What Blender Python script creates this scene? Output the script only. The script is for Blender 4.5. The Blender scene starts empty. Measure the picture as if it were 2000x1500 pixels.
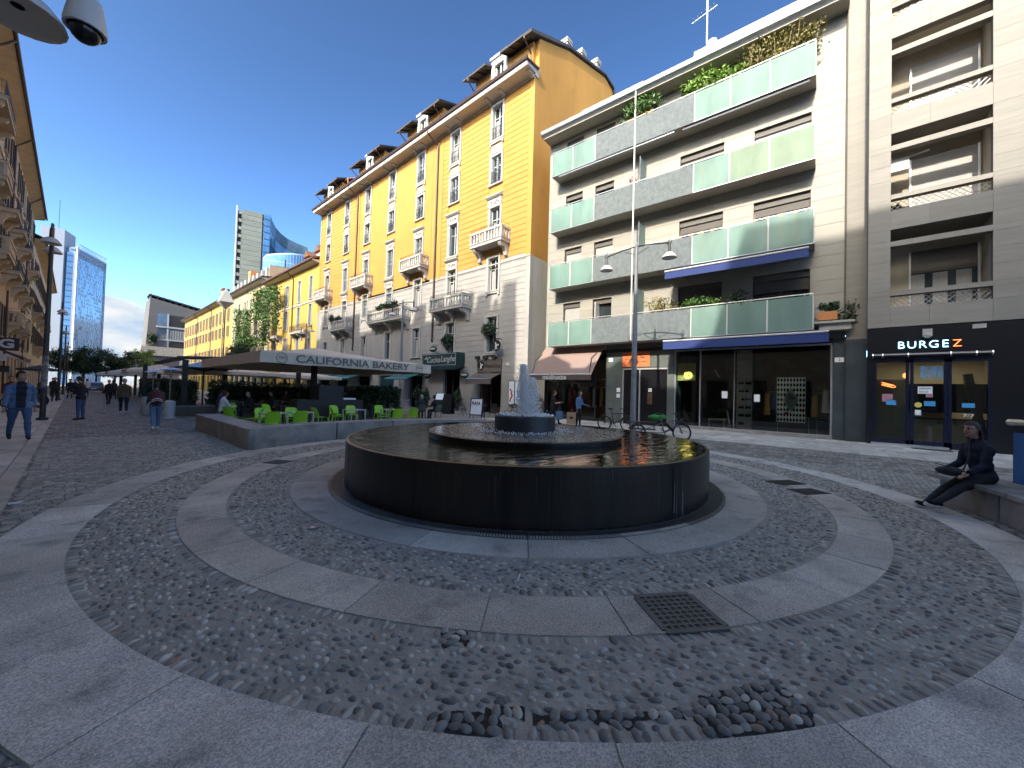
import bpy, bmesh, math, random
from math import pi, sin, cos, radians as R, atan2, hypot
from mathutils import Vector, Matrix
random.seed(7)
scn = bpy.context.scene
C = scn.collection
# ---------------------------------------------------------------- camera
def make_camera():
    a, p, r = .851, .022, .028
    right = Vector((cos(a), -sin(a), 0)); fwd = Vector((sin(a)*cos(p), cos(a)*cos(p), sin(p)))
    up = right.cross(fwd)
    ix = right*cos(r)+up*sin(r); iu = -right*sin(r)+up*cos(r)
    cam = bpy.data.cameras.new('camera'); o = bpy.data.objects.new('camera', cam); C.objects.link(o)
    m = Matrix((ix, iu, -fwd)).transposed().to_4x4(); m.translation = (0, 0, 1.65)
    o.matrix_world = m; cam.sensor_width = 36; cam.lens = 13.5; cam.clip_end = 4000; cam.clip_start = .05
    scn.camera = o
make_camera()
# ---------------------------------------------------------------- light
EL, BZ = R(35.3), R(10.2)
tosun = Vector((-cos(BZ)*cos(EL), -sin(BZ)*cos(EL), sin(EL)))
sl = bpy.data.lights.new('sun', 'SUN'); sl.energy = 2.0; sl.angle = R(.53); sl.color = (1, .92, .80)
so = bpy.data.objects.new('sun', sl); C.objects.link(so); so.rotation_euler = tosun.to_track_quat('Z', 'Y').to_euler(); so.location = (-60, -20, 80)
w = bpy.data.worlds.new('World'); scn.world = w; w.use_nodes = True
nt = w.node_tree; nt.nodes.clear(); N = nt.nodes.new; L = nt.links.new
out = N('ShaderNodeOutputWorld'); bg = N('ShaderNodeBackground'); L(bg.outputs[0], out.inputs[0]); bg.inputs[1].default_value = .098
sky = N('ShaderNodeTexSky'); sky.sky_type = 'NISHITA'; sky.sun_disc = False; sky.sun_elevation = EL; sky.sun_rotation = R(260); sky.altitude = 120; sky.air_density = .45; sky.dust_density = 1.2; sky.ozone_density = 3.2
tc = N('ShaderNodeTexCoord'); mp = N('ShaderNodeMapping'); mp.inputs['Scale'].default_value = (1, 1, 2.1); mp.inputs['Location'].default_value = (.37, .1, .0)
L(tc.outputs['Generated'], mp.inputs[0])
nz = N('ShaderNodeTexNoise'); nz.inputs['Scale'].default_value = 5.5; nz.inputs['Detail'].default_value = 10; nz.inputs['Roughness'].default_value = .58; L(mp.outputs[0], nz.inputs[0])
sp = N('ShaderNodeSeparateXYZ'); L(tc.outputs['Generated'], sp.inputs[0])
el = N('ShaderNodeMapRange'); el.inputs[1].default_value = .03; el.inputs[2].default_value = .22; el.inputs[3].default_value = .31; el.inputs[4].default_value = -.14; L(sp.outputs[2], el.inputs[0])
ad = N('ShaderNodeMath'); ad.operation = 'ADD'; L(nz.outputs[0], ad.inputs[0]); L(el.outputs[0], ad.inputs[1])
cr = N('ShaderNodeMapRange'); cr.interpolation_type = 'SMOOTHSTEP'; cr.inputs[1].default_value = .615; cr.inputs[2].default_value = .665; L(ad.outputs[0], cr.inputs[0])
nz2 = N('ShaderNodeTexNoise'); nz2.inputs['Scale'].default_value = 9; nz2.inputs['Detail'].default_value = 5; L(mp.outputs[0], nz2.inputs[0])
cc = N('ShaderNodeMix'); cc.data_type = 'RGBA'; cc.inputs[6].default_value = (1.5, 1.95, 2.5, 1); cc.inputs[7].default_value = (2.75, 2.75, 2.7, 1)
cr2 = N('ShaderNodeMapRange'); cr2.inputs[1].default_value = .40; cr2.inputs[2].default_value = .58; L(nz2.outputs[0], cr2.inputs[0]); L(cr2.outputs[0], cc.inputs[0])
mx = N('ShaderNodeMix'); mx.data_type = 'RGBA'; L(cr.outputs[0], mx.inputs[0]); tn = N('ShaderNodeMix'); tn.data_type = 'RGBA'; tn.blend_type = 'MULTIPLY'; tn.inputs[0].default_value = 1; tn.inputs[7].default_value = (1.36, 1.29, .93, 1); gm = N('ShaderNodeGamma'); gm.inputs[1].default_value = 1.6; L(sky.outputs[0], gm.inputs[0]); L(gm.outputs[0], tn.inputs[6]); L(tn.outputs[2], mx.inputs[6]); L(cc.outputs[2], mx.inputs[7]); L(mx.outputs[2], bg.inputs[0])
vs = scn.view_settings; vs.view_transform = 'Standard'; vs.look = 'None'; vs.exposure = 1.88; vs.gamma = 1; vs.use_curve_mapping = False
scn.cycles.use_denoising = True
scn.cycles.max_bounces = 10; scn.cycles.diffuse_bounces = 6; scn.cycles.transparent_max_bounces = 12
# ---------------------------------------------------------------- materials
def mat(name, col, rough=.6, var=.12, scale=2., bump=0., bscale=40., metal=0., spec=.5, rnd=0., isl=0., stretch=(1, 1, 1), hue=None, trans=0., emit=None, es=1., alpha=1., coat=0., spots=0., spot_col=(.02, .02, .02), dscale=1.2):
    m = bpy.data.materials.new(name); m.use_nodes = True; t = m.node_tree; b = t.nodes['Principled BSDF']; n = t.nodes.new; l = t.links.new
    b.inputs['Roughness'].default_value = rough; b.inputs['Metallic'].default_value = metal; b.inputs['Specular IOR Level'].default_value = spec
    b.inputs['Base Color'].default_value = (*col, 1); b.inputs['Coat Weight'].default_value = coat
    if trans: b.inputs['Transmission Weight'].default_value = trans
    if alpha < 1: b.inputs['Alpha'].default_value = alpha
    if emit: b.inputs['Emission Color'].default_value = (*emit, 1); b.inputs['Emission Strength'].default_value = es
    g = n('ShaderNodeNewGeometry'); mp = n('ShaderNodeMapping'); mp.inputs['Scale'].default_value = stretch; l(g.outputs['Position'], mp.inputs[0])
    if var or rnd or isl:
        z = n('ShaderNodeTexNoise'); z.inputs['Scale'].default_value = scale; z.inputs['Detail'].default_value = 6; z.inputs['Roughness'].default_value = .65; l(mp.outputs[0], z.inputs[0])
        f = n('ShaderNodeMapRange'); f.inputs[1].default_value = .3; f.inputs[2].default_value = .7; f.inputs[3].default_value = 1-var; f.inputs[4].default_value = 1+var; l(z.outputs[0], f.inputs[0])
        val = f.outputs[0]
        if rnd:
            oi = n('ShaderNodeObjectInfo'); q = n('ShaderNodeMapRange'); q.inputs[3].default_value = 1-rnd; q.inputs[4].default_value = 1+rnd; l(oi.outputs['Random'], q.inputs[0])
            k = n('ShaderNodeMath'); k.operation = 'MULTIPLY'; l(val, k.inputs[0]); l(q.outputs[0], k.inputs[1]); val = k.outputs[0]
        if isl:
            q = n('ShaderNodeMapRange'); q.inputs[3].default_value = 1-isl; q.inputs[4].default_value = 1+isl; l(g.outputs['Random Per Island'], q.inputs[0])
            k = n('ShaderNodeMath'); k.operation = 'MULTIPLY'; l(val, k.inputs[0]); l(q.outputs[0], k.inputs[1]); val = k.outputs[0]
        c = n('ShaderNodeVectorMath'); c.operation = 'SCALE'; c.inputs[0].default_value = col; l(val, c.inputs['Scale']); colout = c.outputs[0]
        if hue:
            z2 = n('ShaderNodeTexNoise'); z2.inputs['Scale'].default_value = scale*.37; z2.inputs['Detail'].default_value = 3; l(mp.outputs[0], z2.inputs[0])
            f2 = n('ShaderNodeMapRange'); f2.inputs[1].default_value = .42; f2.inputs[2].default_value = .66; l((oi.outputs['Random'] if (rnd and hue[3] < 0) else z2.outputs[0]), f2.inputs[0])
            if len(hue) > 3 and abs(hue[3]) < 1: f2.inputs[4].default_value = abs(hue[3])
            x = n('ShaderNodeMix'); x.data_type = 'RGBA'; l(f2.outputs[0], x.inputs[0]); l(colout, x.inputs[6]); x.inputs[7].default_value = (*hue[:3], 1); colout = x.outputs[2]
        if spots:
            z3 = n('ShaderNodeTexNoise'); z3.inputs['Scale'].default_value = dscale; z3.inputs['Detail'].default_value = 4; l(g.outputs['Position'], z3.inputs[0])
            f3 = n('ShaderNodeMapRange'); f3.inputs[1].default_value = .56; f3.inputs[2].default_value = .72; f3.inputs[4].default_value = spots; l(z3.outputs[0], f3.inputs[0])
            x = n('ShaderNodeMix'); x.data_type = 'RGBA'; l(f3.outputs[0], x.inputs[0]); l(colout, x.inputs[6]); x.inputs[7].default_value = (*spot_col, 1); colout = x.outputs[2]
        l(colout, b.inputs['Base Color'])
    if bump:
        z = n('ShaderNodeTexNoise'); z.inputs['Scale'].default_value = bscale; z.inputs['Detail'].default_value = 5; l(mp.outputs[0], z.inputs[0])
        u = n('ShaderNodeBump'); u.inputs['Strength'].default_value = min(1, bump); u.inputs['Distance'].default_value = .02*max(1, bump); l(z.outputs[0], u.inputs['Height']); l(u.outputs[0], b.inputs['Normal'])
    return m
def granite(name, col, speck=.5, **k):
    m = mat(name, col, rough=.8, **k); t = m.node_tree; n = t.nodes.new; l = t.links.new; b = t.nodes['Principled BSDF']
    src = b.inputs['Base Color'].links[0].from_socket
    g = n('ShaderNodeNewGeometry'); z = n('ShaderNodeTexNoise'); z.inputs['Scale'].default_value = 95; z.inputs['Detail'].default_value = 3; z.inputs['Roughness'].default_value = .8; l(g.outputs['Position'], z.inputs[0])
    f = n('ShaderNodeMapRange'); f.inputs[1].default_value = .36; f.inputs[2].default_value = .64; f.inputs[3].default_value = 1-speck; f.inputs[4].default_value = 1+speck; l(z.outputs[0], f.inputs[0])
    c = n('ShaderNodeVectorMath'); c.operation = 'SCALE'; l(src, c.inputs[0]); l(f.outputs[0], c.inputs['Scale']); l(c.outputs[0], b.inputs['Base Color'])
    return m
def glassmat(name, tint=(.8, .86, .84), clear=.8, rough=.02, dif=None):
    m = bpy.data.materials.new(name); m.use_nodes = True; t = m.node_tree; t.nodes.clear(); n = t.nodes.new; l = t.links.new
    o = n('ShaderNodeOutputMaterial'); tr = n('ShaderNodeBsdfTransparent'); tr.inputs[0].default_value = (*tint, 1); gl = n('ShaderNodeBsdfGlossy'); gl.inputs['Roughness'].default_value = rough
    fr = n('ShaderNodeFresnel'); fr.inputs[0].default_value = 1.30 if dif else 1.55; mx = n('ShaderNodeMixShader')
    base = tr.outputs[0]
    if dif:
        g = n('ShaderNodeNewGeometry'); z = n('ShaderNodeTexNoise'); z.inputs['Scale'].default_value = 1.1; z.inputs['Detail'].default_value = 4
        mpp = n('ShaderNodeMapping'); mpp.inputs['Scale'].default_value = (1, 1.4, .5); l(g.outputs['Position'], mpp.inputs[0]); l(mpp.outputs[0], z.inputs[0])
        d = n('ShaderNodeBsdfDiffuse'); f = n('ShaderNodeMapRange'); f.inputs[1].default_value = .35; f.inputs[2].default_value = .65; f.inputs[3].default_value = .86; f.inputs[4].default_value = 1.1; l(z.outputs[0], f.inputs[0])
        c = n('ShaderNodeVectorMath'); c.operation = 'SCALE'; c.inputs[0].default_value = dif; l(f.outputs[0], c.inputs['Scale']); l(c.outputs[0], d.inputs[0])
        m0 = n('ShaderNodeMixShader'); m0.inputs[0].default_value = clear; l(d.outputs[0], m0.inputs[1]); l(tr.outputs[0], m0.inputs[2]); base = m0.outputs[0]
    l(fr.outputs[0], mx.inputs[0]); l(base, mx.inputs[1]); l(gl.outputs[0], mx.inputs[2]); l(mx.outputs[0], o.inputs[0])
    return m
def setts_mat():
    m = mat('sett_paving', (.31, .28, .235), rough=.8, spec=.2, var=.35, scale=1.5); t = m.node_tree; n = t.nodes.new; l = t.links.new; b = t.nodes['Principled BSDF']
    src = b.inputs['Base Color'].links[0].from_socket; g = n('ShaderNodeNewGeometry')
    v = n('ShaderNodeTexVoronoi'); v.feature = 'DISTANCE_TO_EDGE'; v.inputs['Scale'].default_value = 8.5; v.inputs['Randomness'].default_value = .55; l(g.outputs['Position'], v.inputs[0])
    f = n('ShaderNodeMapRange'); f.inputs[1].default_value = .0; f.inputs[2].default_value = .13; f.inputs[3].default_value = .45; l(v.outputs[0], f.inputs[0])
    v2 = n('ShaderNodeTexVoronoi'); v2.inputs['Scale'].default_value = 8.5; v2.inputs['Randomness'].default_value = .55; l(g.outputs['Position'], v2.inputs[0])
    s2 = n('ShaderNodeSeparateColor'); l(v2.outputs['Color'], s2.inputs[0]); f4 = n('ShaderNodeMapRange'); f4.inputs[3].default_value = .6; f4.inputs[4].default_value = 1.35; l(s2.outputs[0], f4.inputs[0])
    k = n('ShaderNodeMath'); k.operation = 'MULTIPLY'; l(f.outputs[0], k.inputs[0]); l(f4.outputs[0], k.inputs[1])
    c = n('ShaderNodeVectorMath'); c.operation = 'SCALE'; l(src, c.inputs[0]); l(k.outputs[0], c.inputs['Scale']); l(c.outputs[0], b.inputs['Base Color'])
    u = n('ShaderNodeBump'); u.inputs['Strength'].default_value = .9; u.inputs['Distance'].default_value = .012; l(f.outputs[0], u.inputs['Height']); l(u.outputs[0], b.inputs['Normal'])
    return m
M = {}
# ---------------------------------------------------------------- mesh helpers
class MB:
    def __init__(s): s.v = []; s.f = []; s.mi = []; s.m = 0
    def _a(s, vs, fs):
        o = len(s.v); s.v += [tuple(p) for p in vs]
        for f in fs: s.f.append(tuple(i+o for i in f)); s.mi.append(s.m)
        return s
    def box(s, x0, y0, z0, x1, y1, z1):
        if x0 > x1: x0, x1 = x1, x0
        if y0 > y1: y0, y1 = y1, y0
        if z0 > z1: z0, z1 = z1, z0
        return s._a([(x0, y0, z0), (x1, y0, z0), (x1, y1, z0), (x0, y1, z0), (x0, y0, z1), (x1, y0, z1), (x1, y1, z1), (x0, y1, z1)],
                    [(0, 3, 2, 1), (4, 5, 6, 7), (0, 1, 5, 4), (1, 2, 6, 5), (2, 3, 7, 6), (3, 0, 4, 7)])
    def obox(s, c, sx, sy, sz, rz=0, rx=0, ry=0):
        m = Matrix.Rotation(rz, 3, 'Z') @ Matrix.Rotation(ry, 3, 'Y') @ Matrix.Rotation(rx, 3, 'X'); c = Vector(c)
        P = [c+m @ Vector((a*sx/2, b*sy/2, d*sz/2)) for d in (-1, 1) for a, b in ((-1, -1), (1, -1), (1, 1), (-1, 1))]
        return s._a(P, [(0, 3, 2, 1), (4, 5, 6, 7), (0, 1, 5, 4), (1, 2, 6, 5), (2, 3, 7, 6), (3, 0, 4, 7)])
    def quad(s, *P): return s._a(P, [tuple(range(len(P)))])
    def prism(s, poly, z0, z1):
        n = len(poly); return s._a([(x, y, z0) for x, y in poly]+[(x, y, z1) for x, y in poly], [tuple(range(n))[::-1], tuple(range(n, 2*n))]+[(i, (i+1) % n, n+(i+1) % n, n+i) for i in range(n)])
    def extr(s, prof, y0, y1):                                     # profile of (x, z) pulled along y
        n = len(prof); return s._a([(x, y0, z) for x, z in prof]+[(x, y1, z) for x, z in prof], [tuple(range(n)), tuple(range(n, 2*n))[::-1]]+[((i+1) % n, i, n+i, n+(i+1) % n) for i in range(n)])
    def tube(s, pts, r, n=6, caps=True):
        pts = [Vector(p) for p in pts]; k = len(pts); rr = r if isinstance(r, (list, tuple)) else [r]*k; V = []; F = []
        for i, p in enumerate(pts):
            d = (pts[min(i+1, k-1)]-pts[max(i-1, 0)]).normalized(); a = d.orthogonal().normalized() if i == 0 else (A-d*A.dot(d)).normalized(); A = a; b = d.cross(a)
            V += [p+(a*cos(2*pi*j/n)+b*sin(2*pi*j/n))*rr[i] for j in range(n)]
        for i in range(k-1): F += [(i*n+j, i*n+(j+1) % n, (i+1)*n+(j+1) % n, (i+1)*n+j) for j in range(n)]
        if caps: F += [tuple(range(n))[::-1], tuple(range((k-1)*n, k*n))]
        return s._a(V, F)
    def lathe(s, prof, n=16, c=(0, 0, 0), a0=0, a1=2*pi, sx=1, sy=1):
        full = abs(a1-a0-2*pi) < 1e-6; k = n if full else n+1; V = []; F = []
        for r, z in prof: V += [(c[0]+sx*r*cos(a0+(a1-a0)*j/n), c[1]+sy*r*sin(a0+(a1-a0)*j/n), c[2]+z) for j in range(k)]
        for i in range(len(prof)-1):
            for j in range(n): q = (j+1) % k; F.append((i*k+j, i*k+q, (i+1)*k+q, (i+1)*k+j))
        return s._a(V, F)
    def sph(s, c, r, n=10, m=6, rot=None):
        rx, ry, rz = r if isinstance(r, (list, tuple)) else (r, r, r); V = []; F = []; c = Vector(c)
        for i in range(m+1):
            t = pi*i/m
            for j in range(n):
                p = Vector((rx*sin(t)*cos(2*pi*j/n), ry*sin(t)*sin(2*pi*j/n), rz*cos(t)))
                V.append(c+(rot @ p if rot else p))
        for i in range(m): F += [(i*n+j, (i+1)*n+j, (i+1)*n+(j+1) % n, i*n+(j+1) % n) for j in range(n)]
        return s._a(V, F)
    def leaf(s, c, sz, up=.3):
        d = Vector((random.gauss(0, 1), random.gauss(0, 1), random.gauss(0, 1)+up)).normalized(); a = d.orthogonal().normalized(); a.rotate(Matrix.Rotation(random.random()*6.3, 3, d)); b = d.cross(a); c = Vector(c); w = sz*random.uniform(.35, .6); h = sz*random.uniform(.8, 1.3)
        return s._a([c-a*h, c+b*w, c+a*h, c-b*w], [(0, 1, 2, 3)])
    def mesh(s, name, mats, smooth=False):
        me = bpy.data.meshes.new(name); me.from_pydata(s.v, [], s.f)
        for m in (mats if isinstance(mats, (list, tuple)) else [mats]): me.materials.append(M[m] if isinstance(m, str) else m)
        if any(s.mi): me.polygons.foreach_set('material_index', s.mi)
        if smooth:
            me.polygons.foreach_set('use_smooth', [True]*len(me.polygons))
            if smooth != 2: me.set_sharp_from_angle(angle=R(40))
        me.update(); return me
    def build(s, name, mats, parent=None, smooth=False, loc=None, kind=None):
        return put(name, s.mesh(name, mats, smooth), parent, loc, kind)
KIDS = {}
def adopt(o, parent):
    o.parent = parent; KIDS.setdefault(parent.name, []).append(o)
def put(name, me, parent=None, loc=None, kind=None, rz=0):
    o = bpy.data.objects.new(name, me); C.objects.link(o)
    if parent: adopt(o, parent)
    if loc: o.location = loc
    if rz: o.rotation_euler = (0, 0, rz)
    if kind: o['kind'] = kind
    return o
_cubes = {}
def cube(name, m, parent, x0, y0, z0, x1, y1, z1):
    if m not in _cubes: _cubes[m] = MB().box(-.5, -.5, -.5, .5, .5, .5).mesh(m+'_block', m)
    o = put(name, _cubes[m], parent, ((x0+x1)/2, (y0+y1)/2, (z0+z1)/2)); o.scale = (abs(x1-x0), abs(y1-y0), abs(z1-z0)); return o
def tag(o, label, cat, group=None):
    o['label'] = label; o['category'] = cat
    if group: o['group'] = group
    return o
def thing(name, label, cat, loc=(0, 0, 0), rz=0, group=None):
    o = bpy.data.objects.new(name, None); C.objects.link(o); o.location = loc; o.rotation_euler = (0, 0, rz); o.empty_display_size = .2
    return tag(o, label, cat, group)
def copy_thing(root, loc, rz=0, label=None, group=None, scale=None):
    r = root.copy(); C.objects.link(r); r.location = loc; r.rotation_euler = (0, 0, rz)
    if scale: r.scale = scale
    if label: r['label'] = label
    if group: r['group'] = group
    def rec(src, dst):
        for ch in KIDS.get(src.name, []):
            c = ch.copy(); C.objects.link(c); adopt(c, dst); rec(ch, c)
    rec(root, r); return r
def copy_part(o, parent, dloc):
    c = o.copy(); C.objects.link(c); adopt(c, parent); c.location = Vector(o.location)+Vector(dloc)
    for ch in KIDS.get(o.name, []):
        g = ch.copy(); C.objects.link(g); adopt(g, c)
    return c
FACE_MX = Matrix(((0, 0, -1, 0), (-1, 0, 0, 0), (0, 1, 0, 0), (0, 0, 0, 1)))     # reads from -x
FACE_MY = Matrix(((1, 0, 0, 0), (0, 0, -1, 0), (0, 1, 0, 0), (0, 0, 0, 1)))      # reads from -y
def text(name, s, size, m, parent, loc, basis=FACE_MX, ext=.006, bold=0., shear=0., align='CENTER', sx=1., fit=None):
    cu = bpy.data.curves.new(name, 'FONT'); cu.body = s; cu.size = size; cu.extrude = ext; cu.offset = bold; cu.shear = shear; cu.align_x = align; cu.align_y = 'CENTER'; cu.resolution_u = 3
    o = bpy.data.objects.new(name, cu); C.objects.link(o); bpy.context.view_layer.update()
    me = bpy.data.meshes.new_from_object(o.evaluated_get(bpy.context.evaluated_depsgraph_get())); bpy.data.objects.remove(o)
    if fit:
        xs = [v.co.x for v in me.vertices]; sx = fit/max(1e-6, max(xs)-min(xs))
    for v in me.vertices: v.co.x *= sx
    me.materials.clear(); me.materials.append(M[m])
    q = put(name, me, parent); q.matrix_local = Matrix.Translation(loc) @ basis; return q
def wall_cells(mb, y0, y1, z0, z1, ops, x0, x1):
    """solid wall between y0..y1, z0..z1 with rectangular openings (ya, yb, za, zb) left free"""
    zs = sorted({z0, z1, *[max(z0, min(z1, o[2])) for o in ops], *[max(z0, min(z1, o[3])) for o in ops]})
    for za, zb in zip(zs, zs[1:]):
        if zb-za < 1e-4: continue
        zm = (za+zb)/2; cut = sorted((max(y0, o[0]), min(y1, o[1])) for o in ops if o[2] < zm < o[3] and o[1] > y0 and o[0] < y1); y = y0
        for a, b in cut:
            if a > y+1e-4: mb.box(x0, y, za, x1, a, zb)
            y = max(y, b)
        if y < y1-1e-4: mb.box(x0, y, za, x1, y1, zb)
    return mb
def spans(y0, y1, cuts):
    r = []; y = y0
    for a, b in sorted(cuts):
        if a > y+.02: r.append((y, min(a, y1)))
        y = max(y, b)
    if y < y1-.02: r.append((y, y1))
    return r
# ---------------------------------------------------------------- material library
def ML(n, *a, **k): M[n] = mat(n, *a, **k)
M['setts'] = setts_mat()
M['slab'] = granite('slab', (.51, .465, .385), .45, spec=.25, var=.24, scale=1.3, rnd=.17, bump=.25, bscale=120, hue=(.40, .335, .27, .6), spots=.65, spot_col=(.20, .185, .16), dscale=2.4)
M['slab_pale'] = granite('slab_pale', (.53, .49, .42), .45, spec=.25, var=.26, scale=1.1, rnd=.17, bump=.25, bscale=120, spots=.7, spot_col=(.19, .18, .165), dscale=2.6)
ML('mortar', (.37, .335, .275), .9, spec=.2, var=.28, scale=5, bump=.35, bscale=70, spots=.5, spot_col=(.25, .235, .21), dscale=1.4)
ML('pebble', (.36, .325, .265), .72, spec=.3, var=.12, scale=30, isl=.36, rnd=.3, bump=.15, bscale=90)
ML('pebble_dark', (.19, .175, .15), .68, spec=.3, var=.15, scale=30, isl=.3, rnd=.3)
ML('pebble_pale', (.36, .33, .29), .55, var=.12, scale=30, isl=.25, rnd=.25)
ML('pebble_rust', (.26, .17, .12), .55, var=.12, scale=30, isl=.25, rnd=.25)
ML('sett', (.36, .325, .265), .8, spec=.25, var=.2, scale=6, isl=.26, bump=.35, bscale=60)
ML('steel_dark', (.012, .010, .009), .34, var=.8, scale=2.2, stretch=(2.2, 2.2, .18), spec=.45, bump=.12, bscale=9, hue=(.030, .021, .013, .8))
ML('basalt', (.035, .036, .040), .42, var=.3, scale=3)
ML('iron', (.03, .03, .032), .5, var=.3, scale=8)
ML('iron_worn', (.085, .085, .085), .5, var=.3, scale=6)
ML('chrome', (.55, .55, .55), .25, var=.08, metal=.9)
ML('concrete', (.30, .28, .25), .8, var=.28, scale=2.2, bump=.3, bscale=50, rnd=.08, spots=.5, spot_col=(.10, .095, .085), dscale=1.6)
ML('black', (.008, .008, .009), .5, var=0)
ML('black_gloss', (.01, .01, .012), .18, var=0)
ML('white_paint', (.52, .51, .48), .5, var=.06)
ML('leaf', (.055, .115, .022), .55, var=.35, scale=6, isl=.55)
ML('leaf_dark', (.022, .050, .016), .55, var=.35, scale=3, isl=.5)
ML('leaf_lime', (.14, .24, .035), .55, var=.3, scale=2, isl=.45)
ML('leaf_dry', (.17, .15, .04), .6, var=.3, scale=5, isl=.5)
ML('bark', (.07, .055, .04), .9, var=.3, scale=8)
ML('bamboo', (.30, .25, .10), .6, var=.2, scale=8)
def water_mat(name, base, bs, dist, foam=0., rough=.03):
    m = mat(name, base, rough, var=0, spec=.6); t = m.node_tree; n = t.nodes.new; l = t.links.new; b = t.nodes['Principled BSDF']; b.inputs['IOR'].default_value = 1.36
    g = n('ShaderNodeNewGeometry'); z = n('ShaderNodeTexNoise'); z.inputs['Scale'].default_value = bs; z.inputs['Detail'].default_value = 4; z.inputs['Distortion'].default_value = .6
    mp = n('ShaderNodeMapping'); mp.inputs['Rotation'].default_value = (0, 0, R(41)); mp.inputs['Scale'].default_value = (.55, 1.5, 1); l(g.outputs['Position'], mp.inputs[0]); l(mp.outputs[0], z.inputs[0])
    u = n('ShaderNodeBump'); u.inputs['Strength'].default_value = 1; u.inputs['Distance'].default_value = dist; l(z.outputs[0], u.inputs['Height']); l(u.outputs[0], b.inputs['Normal'])
    if foam:
        z2 = n('ShaderNodeTexNoise'); z2.inputs['Scale'].default_value = 26; z2.inputs['Detail'].default_value = 4; l(g.outputs['Position'], z2.inputs[0])
        f = n('ShaderNodeMapRange'); f.inputs[1].default_value = .48; f.inputs[2].default_value = .60; f.inputs[4].default_value = foam; l(z2.outputs[0], f.inputs[0])
        x = n('ShaderNodeMix'); x.data_type = 'RGBA'; x.inputs[6].default_value = (*base, 1); x.inputs[7].default_value = (.75, .70, .60, 1); l(f.outputs[0], x.inputs[0]); l(x.outputs[2], b.inputs['Base Color'])  # pale flecks: foam, plus sun sparkle of the tiers painted into the colour
    return m
M['water'] = water_mat('water', (.030, .022, .010), 4.2, .010)
M['water_rough'] = water_mat('water_rough', (.045, .036, .022), 17, .045, foam=.85)
M['foam'] = mat('foam', (.96, .95, .92), .3, var=.03, scale=30, spec=.6); M['foam'].node_tree.nodes['Principled BSDF'].inputs['IOR'].default_value = 1.33
# ---------------------------------------------------------------- ground
CX, CY = 6.4, 5.2                                                   # centre of the paved rings
FX, FY = 6.2, 5.05                                                  # centre of the fountain
gb = MB(); gb.quad((-900, -900, 0), (1500, -900, 0), (1500, 1500, 0), (-900, 1500, 0))
ground = gb.build('ground', 'setts', kind='structure')
def ringpoly(r0, r1, a0, a1, n, c=(CX, CY)):
    return [(c[0]+r1*cos(a0+(a1-a0)*i/n), c[1]+r1*sin(a0+(a1-a0)*i/n)) for i in range(n+1)]+[(c[0]+r0*cos(a1+(a0-a1)*i/n), c[1]+r0*sin(a1+(a0-a1)*i/n)) for i in range(n+1)]
def annulus(mb, r0, r1, z, c0=(CX, CY), c1=(CX, CY), n=128):
    for i in range(n):
        a, b = 2*pi*i/n, 2*pi*(i+1)/n
        mb.quad((c0[0]+r0*cos(a), c0[1]+r0*sin(a), z), (c1[0]+r1*cos(a), c1[1]+r1*sin(a), z), (c1[0]+r1*cos(b), c1[1]+r1*sin(b), z), (c0[0]+r0*cos(b), c0[1]+r0*sin(b), z))
pl = MB(); annulus(pl, 3.6, 6.98, .004, (FX, FY)); paving = pl.build('paving', 'mortar', kind='structure')
def bevel_mesh(me, w, seg=1):
    bm = bmesh.new(); bm.from_mesh(me); bmesh.ops.bevel(bm, geom=bm.edges[:], offset=w, segments=seg, affect='EDGES', profile=.5); bm.to_mesh(me); bm.free(); return me
def arc_slabs(r0, r1, length, z, m, c=(CX, CY), ph=0., skip=(), wob=0.):
    k = int(2*pi*(r0+r1)/2/length); 
    for i in range(k):
        a = ph+2*pi*i/k; b = ph+2*pi*(i+1)/k; g = .0065/r1
        mb = MB(); mb.prism(ringpoly(r0, r1, a+g, b-g, 5, c), .001, z+random.uniform(-.0025, .0025)); mb.build('slab', m, paving)
arc_slabs(3.67, 4.26, 1.15, .014, 'slab', (6.3, 5.12), .25)
arc_slabs(5.11, 5.60, .98, .014, 'slab', ph=.08)
arc_slabs(6.40, 6.97, 1.22, .014, 'slab_pale', ph=.2)
# pebbles set in the mortar
def pebble_mesh(seed, m):
    rg = random.Random(seed); mb = MB(); n, k = 9, 4; V = []; F = []
    ph = [rg.uniform(0, 6.3) for _ in range(3)]
    for i in range(k+1):
        t = (pi*.56)*i/k
        for j in range(n):
            a = 2*pi*j/n; q = 1+.10*sin(2*a+ph[0])+.06*sin(3*a+ph[1])
            V.append((.5*q*sin(t)**.85*cos(a), .5*q*sin(t)**.85*sin(a), .42*cos(t)+.02*sin(a+ph[2])))
    for i in range(k): F += [(i*n+j, (i+1)*n+j, (i+1)*n+(j+1) % n, i*n+(j+1) % n) for j in range(n)]
    mb._a(V, F); return mb, mb.mesh('pebble', m, 2)
pm = [[pebble_mesh(s, m) for s in range(4)] for m in ('pebble', 'pebble_dark', 'pebble_pale', 'pebble_rust')]
def in_view(x, y, near=.6):
    d = hypot(x, y); az = atan2(x, y); return d > near and -.25 < az < 1.86
spots_ = []
from mathutils import noise as mn
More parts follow.
